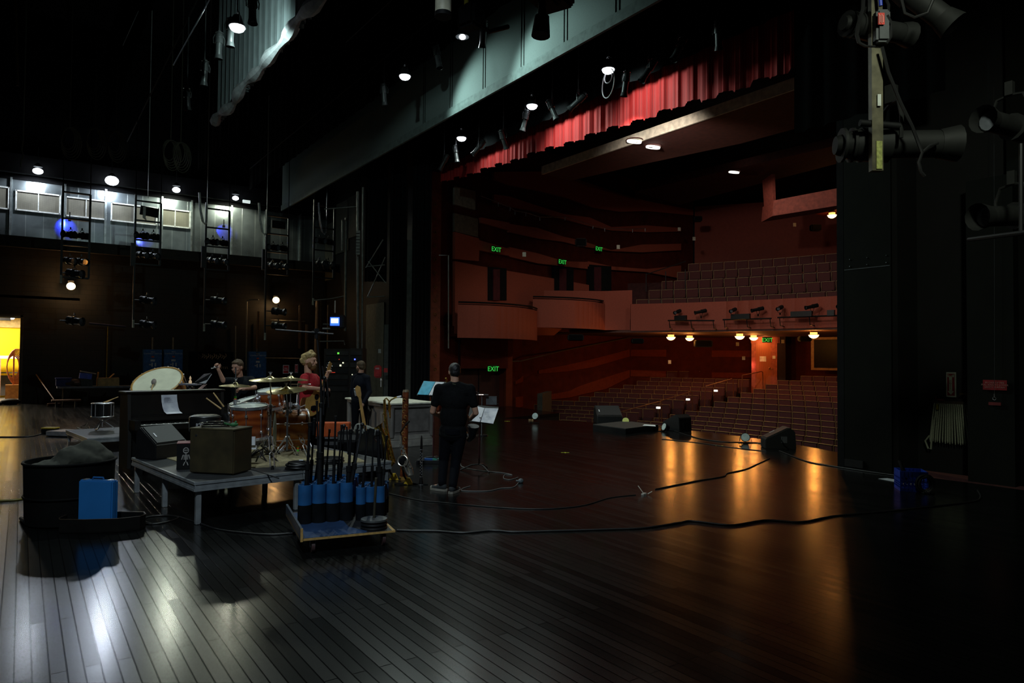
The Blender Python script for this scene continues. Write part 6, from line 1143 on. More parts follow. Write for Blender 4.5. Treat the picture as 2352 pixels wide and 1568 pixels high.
for ux, v0, D_, lab, bp in ((902, 1100, 10.15, 'low black saxophone stand with yellow feet under the baritone', (905, 1102)), (938, 1112, 9.7, 'low black saxophone stand with yellow feet under the silver saxophone', (938, 1113))):
    q = at(bp[0], bp[1], z=0); t = thing('saxophone_stand', lab, 'stand', q, group='saxophone stands with yellow feet'); b = B(); b.tube([q - RX * .2 + Vc((0, 0, .01)), q + Vc((0, 0, .03)), q + RX * .22 + Vc((0, 0, .01))], .011); b.tube([q + Vc((0, 0, .03)), q + FX * .2 + Vc((0, 0, .01))], .011); b.tube([q + Vc((0, 0, .03)), q - RX * .06 + Vc((0, 0, .12)), q - RX * .09 + Vc((0, 0, .26))], .014); mk('frame', b, RUB, t, w=True)
    b = B(); b.prism([q - RX * .07 - FX * .02 + Vc((0, 0, .005)), q + RX * .07 - FX * .02 + Vc((0, 0, .005)), q + RX * .02 - FX * .02 + Vc((0, 0, .1)), q - RX * .02 - FX * .02 + Vc((0, 0, .1))], FX * .03); mk('yellow_foot', b, mat('vivid_yellow', (.65, .42, .02), .5), t, w=True)
q = at(927, 1101, z=0); t = thing('didgeridoo', 'tall carved red-brown wooden tube with gold scrolls', 'didgeridoo', q); b = B(); tp = at(932, 900, d=10.3); b.cyl(q + Vc((0, 0, .0)), tp, .055, .045, 18)
mk('body', b, mat('carved_wood', (.14, .035, .012), .35, scale=14, var=.8), t, w=True); b = B()
for k in range(14):
    f = .1 + k * .062; c_ = q.lerp(tp, f) - FX * .05; b.torus(c_ + RX * .012 * (-1) ** k, .022, .0045, Matrix.Rotation(-yaw, 4, 'Z') @ Matrix.Rotation(PI / 2, 4, 'X'), 14, 5, .3, 4.8)
mk('scrollwork', b, mat('gold_scroll', (.4, .22, .05), .4), t, w=True); b = B(); b.cyl(tp, tp + Vc((0, 0, .03)), .047, .04, 18); mk('mouth_rim', b, mat('waxy_rim', (.2, .15, .08), .5), t, w=True); b = B(); b.cyl(q, q + Vc((0, 0, .05)), .062, n=18); mk('foot_band', b, mat('tan_band', (.3, .16, .03), .5), t, w=True)
q = at(967, 1113, z=0); t = thing('clarinet', 'black clarinet with silver keys standing upright by the shoe', 'clarinet', q); dd = 9.95; b = B(); b.tube([q + Vc((0, 0, z_)) for z_ in (0, .012, .06, .1, .12, .5, .52, .6, .66, .7)], [.036, .036, .026, .019, .016, .015, .018, .016, .012, .006], 14); mk('body', b, mat('grenadilla', (.01, .009, .009), .3), t, w=True)
b = B()
for z_ in (.005, .115, .32, .5): b.torus(q + Vc((0, 0, z_)), .018 if z_ > .01 else .036, .004, None, 14, 6)
for k in range(16): b.cyl(q - FX * .017 + RX * (.008 * (-1) ** k) + Vc((0, 0, .15 + k * .021)), q - FX * .026 + RX * (.008 * (-1) ** k) + Vc((0, 0, .15 + k * .021)), .0075, n=8)
b.cyl(q - FX * .02 + RX * .016 + Vc((0, 0, .14)), q - FX * .02 + RX * .016 + Vc((0, 0, .46)), .0025); mk('keys', b, CHR, t, w=True); b = B(); b.cyl(q, q + Vc((0, 0, .0)) + Vc((0, 0, .004)), .06); b.tube([q + RX * -.3 - FX * .03 + Vc((0, 0, .008)), q + Vc((0, 0, .012)), q + RX * .1 + Vc((0, 0, .008))], .01); solo('clarinet_stand', 'flat black stand foot under the upright clarinet', 'stand', b, RUB)
# ------------------------------------------------------------------ music desks
def desk(lab, pole_uv, desk_px, d_, feet=True, baseuv=None):
    q = at(pole_uv[0], pole_uv[1], z=0); t = thing('music_stand', lab, 'music stand', q, group='music stands around the players'); ctr = at(*desk_px, d=d_); b = B(); b.cyl(q + Vc((0, 0, .1)), Vc((q.x, q.y, ctr.z * .6)), .014); b.cyl(Vc((q.x, q.y, ctr.z * .6)), ctr, .01); mk('pole', b, mat('dark_red_pole', (.05, .012, .012), .4), t, w=True)
    for k in range(3): a_ = k * 2.09 - .95 - yaw; b = B(); e = Vc((math.cos(a_), math.sin(a_), 0)); b.tube([q + Vc((0, 0, .1)), q + e * .12 + Vc((0, 0, .09)), q + e * .3 + Vc((0, 0, .01))], .012); mk('leg', b, STEEL if k == 1 else METB, t, w=True)
    return t, ctr
def sheet(nm, lab, cat, px4, d4, m, t_=.004, grp=None, parent=None):
    pp_ = [at(u, v, d=k) for (u, v), k in zip(px4, d4)]; n_ = (pp_[1] - pp_[0]).cross(pp_[3] - pp_[0]).normalized(); b = B(); b.prism(pp_, n_ * t_)
    if parent: return mk(nm, b, m, parent, w=True)
    return solo(nm, lab, cat, b, m, grp)
t, c_ = desk('music stand with the blue folder in front of the saxophonist', (995, 1062), (990, 905), 12.2); sheet('desk', '', '', [(958, 909), (1022, 912), (1036, 879), (974, 876)], (12.2, 11.9, 12.1, 12.4), METB, .02, parent=t)
sheet('blue_folder', 'bright blue folder leaning open on the music stand', 'folder', [(959, 906), (984, 907), (1000, 877), (974, 875)], (12.17, 12.05, 12.25, 12.37), mat('cyan_folder', (.03, .42, .62), .5), .006); sheet('sheet_music', 'narrow white page beside the blue folder, half hidden by the player', 'paper', [(985, 907), (1008, 908), (1020, 878), (1001, 877)], (12.04, 11.94, 12.1, 12.22), CREAM)
t, c_ = desk('music stand with two white pages beside the standing player', (1100, 1080), (1103, 958), 11.1); sheet('desk', '', '', [(1074, 968), (1133, 975), (1146, 936), (1082, 931)], (11.2, 11.0, 11.3, 11.45), METB, .02, parent=t)
WP = mat('page_white', (.8, .82, .9), .6); sheet('sheet_music', 'white page with grey printing on the music desk, nearer the player', 'paper', [(1078, 966), (1102, 969), (1113, 937), (1092, 932)], (11.14, 11.05, 11.24, 11.35), WP); sheet('sheet_music', 'white page on the music desk, farther from the player', 'paper', [(1104, 969), (1133, 973), (1145, 938), (1114, 937)], (11.05, 10.98, 11.22, 11.24), WP)
b = B(); 
for k in range(6): q = at(1116 + k, 945 + k * 2.5, d=11.13 - k * .012); b.box(q, (.06 + .02 * (k % 2), .002, .003), rz=-yaw)
solo('page_print', 'grey printed lines on the farther white page', 'print', b, mat('print_grey', (.25, .27, .33)))
t, c_ = desk('tilted music desk by the percussionist, its page lit from above', (484, 985), (470, 884), 12.6); sheet('desk', '', '', [(448, 880), (473, 883), (487, 858), (470, 860)], (12.6, 12.4, 12.5, 12.7), METB, .02, parent=t); sheet('sheet_music', 'grey page lying on the percussionist desk', 'paper', [(450, 879), (472, 881), (487, 859), (471, 861)], (12.57, 12.38, 12.48, 12.66), mat('grey_page', (.4, .42, .45), .6)); sheet('sheet_music', 'pink-lit page fanned below the percussionist desk', 'paper', [(449, 898), (458, 899), (476, 882), (468, 882)], (12.5, 12.45, 12.4, 12.5), mat('pink_lit_page', (.75, .5, .42), .6))  # the lower page has its pink light mixed into the paper colour
# microphone stand and laptop beyond the pages
q = at(1120, 1000, z=0); t = thing('microphone_stand', 'thin boom stand with a small microphone beyond the white pages', 'microphone stand', q); b = B(); k_ = at(1108, 925, d=(q - Vc((0, 0, H))).dot(fw)); b.cyl(Vc((k_.x, k_.y, 0)), k_, .012); mk('tube', b, MSB, t, w=True); b = B(); dq = (q - Vc((0, 0, H))).dot(fw); b.cyl(at(1086, 895, d=dq), at(1145, 928, d=dq), .008); mk('boom', b, MSB, t, w=True); b = B(); b.cyl(Vc((k_.x, k_.y, 0)), Vc((k_.x, k_.y, .02)), .14, n=24); mk('base', b, MSB, t, w=True)
q = at(1107, 906, d=dq - .1); b = B(); b.box(q, (.3, .2, .015), rz=-yaw); b.box(q + FX * .1 + RX * .22 - Vc((0, 0, .14)), (.25, .03, .2), rz=-yaw); b.cyl(q, Vc((q.x, q.y, 0)), .012); solo('tablet_stand', 'small dark tablet stand with a bright edge beyond the pages', 'stand', b, mat('tablet', (.12, .13, .14), .3)); b = B()
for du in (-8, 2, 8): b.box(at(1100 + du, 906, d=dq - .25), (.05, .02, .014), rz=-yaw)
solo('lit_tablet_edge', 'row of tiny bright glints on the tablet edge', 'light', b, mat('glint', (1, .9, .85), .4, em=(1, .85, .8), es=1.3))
# effect pedals on the floor
q = at(986, 1063, z=0); t = thing('pedal_board', 'effects pedal with a blue light on the floor behind the player', 'pedal', q); b = B(); b.box(q + Vc((0, 0, .03)), (.42, .28, .06), rz=-yaw, bev=.008); mk('board', b, METB, t, w=True); b = B(); b.box(q + Vc((-.03, -.03, .07)), (.14, .1, .03), rz=-yaw); mk('blue_pedal', b, mat('pedal_blue', (.03, .12, .4), .3), t, w=True); b = B(); b.box(q + Vc((.1, -.1, .07)), (.16, .1, .025), rz=-yaw); mk('green_pedal', b, mat('pedal_green', (.05, .3, .22), .3), t, w=True)
# panelled grey cabinet
GP = mat('grey_painted_wood', (.17, .155, .14), .6, scale=4); GPT = mat('pale_cabinet_top', (.75, .75, .62), .5)
g0 = Vc((6.08, 12.86, 0)); LX, LY, LH = 1.0, 2.35, .9; t = thing('panelled_cabinet', 'long grey panelled counter with a pale top behind the saxophones', 'cabinet', g0)
b = B(); b.box((LX / 2, LY / 2, LH * .5), (LX - .14, LY - .14, LH - .1)); mk('body', b, GP, t)
b = B(); b.box((LX / 2, LY / 2, LH - .02), (LX + .06, LY + .06, .035), bev=.008); mk('worktop', b, GPT, t); b = B(); b.box((LX / 2, LY / 2, LH - .07), (LX - .02, LY - .02, .07), bev=.012); mk('cornice', b, GP, t)
b = B(); b.box((LX / 2, LY / 2, .07), (LX, LY, .14), bev=.01); b.box((LX / 2, LY / 2, .19), (LX - .07, LY - .07, .1), bev=.01); mk('plinth', b, mat('grey_plinth', (.33, .31, .27), .6), t)
def arch(cx, along, n_): 
    b = B(); o_ = Vc(n_) * .012; pts_ = []
    for a_, z_ in ((-.38, .3), (.38, .3), (.38, .66), (.3, .68), (.22, .74), (-.22, .74), (-.3, .68), (-.38, .66)): pts_.append(Vc(cx) + Vc(along) * a_ + Vc((0, 0, z_)))
    b.prism(pts_, o_); return b
mk('panel', arch((LX / 2, .06, 0), (1, 0, 0), (0, -1, 0)), mat('grey_panel_inset', (.17, .155, .14), .6), t)
for k in range(3): mk('panel', arch((.06, .45 + k * .75, 0), (0, .8, 0), (-1, 0, 0)), mat('grey_panel_inset', (.17, .155, .14)), t)
for x, y in ((.05, .05), (LX - .05, .05), (.05, LY / 2), (.05, LY - .05)): b = B(); b.cyl((x, y, .2), (x, y, LH - .1), .045, .05, 12); mk('pilaster', b, GP, t)
# ------------------------------------------------------------------ tub, cloth, blue case, open case, left-hand cables
tc_ = Vc((.46, 9.05, 0)); TUB = mat('black_tub', (.003, .003, .0027), .75, scale=4, spec=.12)
t = thing('black_tub', 'big round black tub heaped with dark cloth', 'tub', tc_); b = B(); b.lathe([(0, .01), (.4, .01), (.41, .02), (.43, .64), (.445, .65), (.445, .665), (.42, .665), (.4, .03), (0, .03)], None, 40); mk('wall', b, TUB, t); b = B(); b.torus((0, 0, .3), .425, .012, None, 40); b.torus((0, 0, .655), .435, .014, None, 40); mk('band', b, TUB, t)
def lump(c, parts, m, nm, lab, cat='cloth', vox=.02):
    b = B()
    for (o_, r_, a_) in parts: b.ell(Vc(c) + Vc(o_), r_, Matrix.Rotation(a_, 4, 'Y'))
    o = solo(nm, lab, cat, b, m, smooth=60); r_ = o.modifiers.new('fuse', 'REMESH'); r_.mode = 'VOXEL'; r_.voxel_size = vox; r_.use_smooth_shade = True; tx = bpy.data.textures.new('folds', 'CLOUDS'); tx.noise_scale = .12; dm = o.modifiers.new('folds', 'DISPLACE'); dm.texture = tx; dm.strength = .05; return o
lump(tc_ + Vc((.12, 0, .66)), [((0, 0, .02), (.27, .24, .13), .15), ((.08, 0, .1), (.15, .16, .1), .3), ((-.16, .0, -.02), (.16, .2, .09), 0), ((.17, .02, .0), (.12, .18, .1), 0)], mat('olive_cloth', (.035, .036, .026), .9), 'cloth_heap', 'dark olive cloth heaped over the rim of the black tub')
lump(tc_ + Vc((-.22, -.05, .6)), [((0, 0, .0), (.16, .18, .08), 0), ((.1, 0, .02), (.1, .14, .07), 0)], mat('grey_green_cloth', (.05, .052, .04), .9), 'cloth_bundle', 'small grey bundle sunk inside the black tub')
bc0 = at(223, 1168, z=0); bc0 = Vc((at(222, 1215, z=0).x + .0, at(222, 1215, z=0).y, 0)); dB = (bc0 - Vc((0, 0, H))).dot(fw); t = thing('blue_briefcase', 'bright blue hard case standing upright before the black tub', 'case', bc0, -yaw - .12)
hB = at(222, 1101, d=dB).z; wB = 84 * dB / 1600; BC = mat('case_blue', (.02, .15, .42), .4, scale=3, var=.08); b = B(); b.box((.01, .0, hB / 2), (wB, .1, hB - .01), M=Matrix.Rotation(.0, 4, 'X'), bev=.012); mk('shell', b, BC, t); b = B(); b.box((.01, -.0, hB / 2), (wB + .006, .012, hB - .004), bev=.003); mk('seam', b, mat('case_blue_dark', (.015, .1, .3), .4), t)
b = B(); b.tube([(-.06, 0, hB - .01), (-.05, 0, hB + .02), (.06, 0, hB + .02), (.07, 0, hB - .01)], .009); mk('handle', b, mat('case_blue_dark', (.015, .1, .3)), t); b = B(); b.box((-.13, 0, hB - .003), (.04, .06, .01)); b.box((.14, 0, hB - .003), (.04, .06, .01)); mk('latch', b, CHR, t)
oc = at(225, 1222, z=0); t = thing('open_instrument_case', 'open black instrument case lying in front of the blue case', 'case', (oc.x, oc.y, 0), -yaw + .12); OC = mat('case_black', (.004, .0035, .003), .7, spec=.15)
ol = [(-.4, .05), (-.36, -.02), (-.1, -.05), (.2, -.03), (.38, .06), (.4, .16), (.34, .27), (.05, .31), (-.3, .28), (-.4, .2)]
b = B(); b.prism([(x, y, .005) for x, y in ol], (0, 0, .01)); mk('base', b, OC, t)
b = B(); n_ = len(ol)
for i in range(n_):
    a_, c_ = Vc(ol[i] + (0,)), Vc(ol[(i + 1) % n_] + (0,)); e = (c_ - a_).normalized(); nn = Vc((-e.y, e.x, 0)) * .012; b.prism([a_ + Vc((0, 0, .01)), c_ + Vc((0, 0, .01)), c_ + nn + Vc((0, 0, .01)), a_ + nn + Vc((0, 0, .01))], (0, 0, .13))
mk('wall', b, OC, t); b = B(); b.tube([(x, y, .142) for x, y in ol], .004, 5, True); mk('edge_trim', b, mat('worn_edge', (.05, .035, .022), .4), t); b = B(); b.ell((0, .12, .02), (.3, .1, .03)); mk('lining', b, mat('red_black_lining', (.02, .006, .006), .9), t)
b = B(); b.tube([at(48, 1190, z=.02), at(60, 1197, z=.05), at(85, 1200, z=.04), at(100, 1196, z=.02)], [.02, .035, .04, .02], 8); solo('shoe_bag', 'slim black strap end poking out beside the tub', 'strap', b, RUB)
q = at(106, 996, z=0); b = B(); b.box(q + Vc((.08, .1, .06)), (.3, .2, .1), rz=-yaw, bev=.01); t = thing('cable_box', 'small yellow-edged box with cables behind the tub', 'box', q); mk('body', b, BLK, t, w=True); b = B(); b.box(q + Vc((.08, .1, .125)), (.31, .21, .03), rz=-yaw, bev=.006); mk('lid', b, mat('yellow_lid', (.5, .35, .03), .5), t, w=True)
q = at(143, 1003, z=0); t = thing('snake_box', 'flat grey stage box with plugged cables on the upstage floor', 'electrical box', q); b = B(); b.box(q + Vc((.1, .2, .07)), (.65, .5, .1), rz=-yaw - .2, bev=.012); mk('case', b, mat('grey_stage_box', (.22, .21, .22), .4), t, w=True); b = B(); b.box(q + Vc((.1, .2, .022)), (.62, .47, .03), rz=-yaw - .2); mk('base', b, BLK, t, w=True)
b = B(); rr2 = random.Random(3)
for k in range(14):
    u = 175 + rr2.random() * 32; v = 1000 + rr2.random() * 8; a_ = at(u, v, z=.0); b.tube([a_ + Vc((0, 0, .01)), a_ + Vc((rr2.uniform(-.2, .2), .1, .12 + .15 * rr2.random())), a_ + Vc((rr2.uniform(-.1, .4), rr2.uniform(-.1, .3), .1)), a_ + Vc((rr2.uniform(-.1, .5), rr2.uniform(-.2, .3), .01))], .014, 5)
b.tube([at(205, 1000, z=.15), at(215, 988, z=.2), at(225, 985, z=.3), at(235, 965, z=.5)], .012, 5); solo('cable_tangle', 'tangle of glinting cables between the grey box and the low riser', 'cable', b, mat('glinting_cable', (.1, .08, .06), .35))
# ------------------------------------------------------------------ cables along the floor
def fl(nm, lab, px, r_=.009, m=CABL, cat='cable'):
    P_ = [at(u, v, z=r_) for u, v in px]; out = []                      # smooth the run
    for i in range(len(P_) - 1):
        a_ = P_[max(i - 1, 0)]; b_ = P_[i]; c_ = P_[i + 1]; d_ = P_[min(i + 2, len(P_) - 1)]
        for k in range(8):
            s = k / 8; out.append(.5 * ((2 * b_) + (c_ - a_) * s + (2 * a_ - 5 * b_ + 4 * c_ - d_) * s * s + (3 * b_ - a_ - 3 * c_ + d_) * s ** 3))
    out.append(P_[-1])
    for q in out: q.z = max(q.z, r_)
    b = B(); b.tube(out, r_, 8); return solo(nm, lab, cat, b, m, 'cables on the stage floor' if cat == 'cable' else None)
fl('floor_cable', 'long dark cable winding from the dolly across the open floor', [(912, 1217), (940, 1218), (1000, 1219), (1065, 1223), (1130, 1218), (1180, 1221), (1260, 1219), (1400, 1215), (1480, 1212), (1560, 1200), (1590, 1196), (1680, 1205), (1760, 1194), (1840, 1198), (1920, 1184), (2040, 1173), (2180, 1158), (2240, 1150), (2252, 1140), (2245, 1125)], .0095)
fl('floor_cable', 'thin cable looping from behind the tubes past the shoes', [(890, 1132), (960, 1148), (1010, 1153), (1080, 1160), (1180, 1167), (1260, 1168), (1340, 1160), (1400, 1143), (1460, 1136)], .006)
fl('floor_cable', 'cable running from the pliers up to the tilted monitor', [(1505, 1123), (1560, 1112), (1600, 1104), (1660, 1094), (1672, 1086), (1710, 1078), (1740, 1065), (1768, 1052)], .008)
fl('floor_cable', 'cable trailing from the tilted monitor past the proscenium', [(1790, 1035), (1850, 1058), (1900, 1068), (1990, 1082), (2060, 1092), (2100, 1100)], .01)
fl('floor_cable', 'cable crossing the downstage boards between lamp and monitor', [(1545, 988), (1600, 1005), (1660, 1014), (1730, 1016), (1765, 1020)], .01)
fl('floor_cable', 'faint cable over the downstage boards before the small lamp', [(1520, 1008), (1600, 1016), (1680, 1027), (1760, 1036)], .008)
fl('floor_cable', 'cable curling on the boards under the drum riser corner', [(318, 1190), (335, 1202), (375, 1200), (410, 1188), (380, 1183), (340, 1187), (330, 1195), (350, 1203)], .009)
fl('floor_cable', 'cable leading from under the riser toward the dolly', [(410, 1186), (455, 1200), (500, 1215), (560, 1223), (620, 1227), (680, 1223)], .009)
fl('floor_cable', 'yellow-dark pair of cables reaching in before the tub', [(-10, 1150), (40, 1147), (72, 1141)], .012, mat('yellow_cable', (.16, .13, .02), .5))
fl('floor_cable', 'cable crossing the boards to the yellow-edged box', [(-10, 1003), (40, 1003), (75, 1001), (104, 993)], .012)
fl('floor_cable', 'coiled pale cable beside the pages stand ending in a plug', [(1058, 1064), (1063, 1072), (1100, 1080), (1150, 1085), (1176, 1090), (1160, 1090), (1157, 1098), (1172, 1101), (1190, 1096)], .006, mat('pale_grey_cable', (.16, .16, .15), .5))
fl('floor_cable', 'pale cable from the round plug back to its tip near the shoes', [(1192, 1106), (1180, 1118), (1150, 1121), (1120, 1127), (1066, 1127), (1060, 1124), (1066, 1120), (1080, 1116)], .006, mat('pale_grey_cable', (.16, .16, .15)))
q = at(1196, 1104, z=.03); b = B(); b.ell(q, (.045, .035, .035)); b.cyl(q, q - RX * .07, .012); solo('round_plug', 'round grey plug lying on the open floor', 'plug', b, mat('grey_plug', (.12, .15, .16), .4))
q = at(1479, 1134, z=.012); b = B(); b.box(q, (.09, .035, .02), rz=.3); b.cyl(q, q + RX * -.06 + FX * .1 + Vc((0, 0, .09)), .005); b.cyl(q + RX * .05, q + RX * .11 + Vc((0, 0, .035)), .005); solo('metal_clip', 'little pale metal clip lying alone on the boards', 'clip', b, mat('pale_metal', (.6, .58, .5), .4))
for u, v, lab in ((1298, 1039, 'yellow-green tape cross on the boards beyond the pages stand'), (1652, 1023, 'yellow-green tape spot on the boards upstage of the lamp'), (1165, 967, 'tiny yellow tape mark near the dark side door')):
    q = at(u, v, z=.001); b = B(); b.box(q, (.16, .03, .002), rz=-yaw); b.box(q, (.03, .12, .002), rz=-yaw); solo('tape_mark', lab, 'tape', b, mat('spike_tape', (.55, .6, .03), .5), 'tape marks on the stage')
# ------------------------------------------------------------------ downstage edge: platform, monitors, lamps
PT = .14; q4 = [at(1437, 984, z=PT), at(1362, 974, z=PT), at(1425, 966, z=PT), at(1512, 975, z=PT)]
q4[2] = q4[1] + (q4[3] - q4[0])
b = B(); b.prism([q - Vc((0, 0, PT - .0)) for q in q4], (0, 0, PT - .02)); t = thing('low_platform', 'flat low black platform near the stage lip with a paper on it', 'platform', (q4[0].x, q4[0].y, 0)); mk('frame', b, BLK, t, w=True); b = B(); b.prism([q - Vc((0, 0, .02)) for q in q4], (0, 0, .02)); mk('deck', b, mat('platform_top', (.03, .03, .028), .7), t, w=True)
pp_ = [at(1476, 977, z=PT + .004), at(1506, 979, z=PT + .004), at(1505, 976, z=PT + .004), at(1480, 974.5, z=PT + .004)]; b = B(); b.prism(pp_, (0, 0, .004)); solo('paper_sheet', 'white paper lying on the low black platform', 'paper', b, CREAM)
q = at(1370, 973, z=0); q = at(1372, 970, d=19.6); q.z = 0; wedge('black floor monitor facing upstage behind the low platform', q, -yaw + .05, 1.15, .62)
q = at(1545, 992, z=0); q = at(1562, 991, z=0); rz_w = -yaw - 2.5; wedge('black floor monitor turned sideways near the stage lip', q + FX * .3 - Matrix.Rotation(rz_w, 3, 'Z') @ Vc((.24, .3, 0)), rz_w, 1.0, .48)
q = at(1797, 1034, z=0); q = at(1764, 1031, z=0); t = wedge('black floor monitor tilted to show its connector plate', q + FX * .42, -yaw - PI / 2 - .12, 1.05, .42)
b = B(); b.box((.448, .36, .2), (.012, .12, .13)); mk('connector_plate', b, STEEL, t); b = B(); b.tube([(.455, .33, .24), (.5, .3, .2), (.49, .36, .1), (.47, .45, .02)], .007); mk('cable', b, CABL, t)
LENSP = mat('pale_lens', (.6, .7, .68), .3)
for u, v, dirv, lab, m_ in ((1229, 955, -FX * 1 - RX * .5 + Vc((0, 0, .3)), 'small round floor lamp by the far end of the stage lip', LENSP), (1437, 966, -FX + Vc((0, 0, .5)) - RX * .2, 'small floor lamp with a yellowish lens behind the low platform', mat('yellow_lens', (.75, .75, .2), .3)), (1525, 981, -RX - FX * .35 + Vc((0, 0, .35)), 'small floor lamp tilted sideways beside the sideways monitor', LENSP), (1712, 1004, -FX - RX * .35 + Vc((0, 0, .35)), 'small round floor lamp on two feet amid the orange reflections', LENSP)):
    dd_ = {1229: 19.8, 1437: 18.9, 1525: 17.6, 1712: 15.3}[u]; c_ = at(u, v, d=dd_); c_.z = max(c_.z, .13); d_ = dirv.normalized(); t = thing('floor_lamp', lab, 'stage light', (c_.x, c_.y, 0), group='small round lamps on the stage lip')
    b = B(); b.cyl(c_ - d_ * .13, c_, .07, .1, 20); mk('can', b, BLK, t, w=True); b = B(); b.cyl(c_, c_ + d_ * .006, .088, n=20); mk('lens', b, m_, t, w=True); x_ = d_.cross(Vc((0, 0, 1))).normalized(); b = B(); b.tube([c_ + x_ * .11, Vc((c_.x, c_.y, .01)) + x_ * .13 + Vc((0, 0, 0)), Vc((c_.x, c_.y, .01)) - x_ * .13, c_ - x_ * .11], .01); b.tube([Vc((c_.x, c_.y, .01)) + x_ * .13 - d_.xy.to_3d() * .1, Vc((c_.x, c_.y, .01)) + x_ * .13 + d_.xy.to_3d() * .1], .01); mk('foot', b, BLK, t, w=True)
q = at(1235, 966, z=0); b = B(); b.box(q + RX * -.2 + Vc((0, 0, .02)), (.14, .1, .05), rz=-yaw); solo('wooden_block', 'small tan block on the boards beside the far floor lamp', 'block', b, TAN)
# ================================================================== people
def fuse(b, nm, m, par, vox, sm=2):
    o = mk(nm, b, m, par, w=True, smooth=180); r_ = o.modifiers.new('fuse', 'REMESH'); r_.mode = 'VOXEL'; r_.voxel_size = vox; r_.use_smooth_shade = True
    if sm: s_ = o.modifiers.new('soften', 'SMOOTH'); s_.factor = .5; s_.iterations = sm
    return o
def hand(b, wr, df, nm_, curl=.5, s=1.):
    df = Vc(df).normalized(); nm_ = Vc(nm_); nm_ = (nm_ - df * nm_.dot(df)).normalized(); lt = df.cross(nm_)
    Mh = Matrix((lt, df, nm_)).transposed().to_4x4(); b.ell(wr + df * .05, (.04, .052, .019), Mh, 12); b.cap(wr - df * .01, wr + df * .03, .028, .03, 10)
    for k, ln in enumerate((.064, .076, .071, .055)):
        k0 = wr + df * (.09 - .004 * abs(k - 1.4)) + lt * (.03 - .02 * k); c = curl * (1 + .1 * k); d1 = df * math.cos(c) + nm_ * math.sin(c); d2 = df * math.cos(c * 2.1) + nm_ * math.sin(c * 2.1); d3 = df * math.cos(c * 2.9) + nm_ * math.sin(c * 2.9)
        k1 = k0 + d1 * ln * .5; k2 = k1 + d2 * ln * .34; k3 = k2 + d3 * ln * .25; b.cap(k0 - d1 * .02, k1, .0105, .0095, 8); b.cap(k1, k2, .0095, .0088, 8); b.cap(k2, k3, .0088, .0075, 8)
    t0 = wr + df * .03 + lt * .03; t1 = t0 + (lt * .7 + df * .6 + nm_ * .3).normalized() * .04; t2 = t1 + (df * .8 + lt * .15 + nm_ * .5).normalized() * .032; b.cap(t0, t1, .0135, .0115, 8); b.cap(t1, t2, .0115, .009, 8)
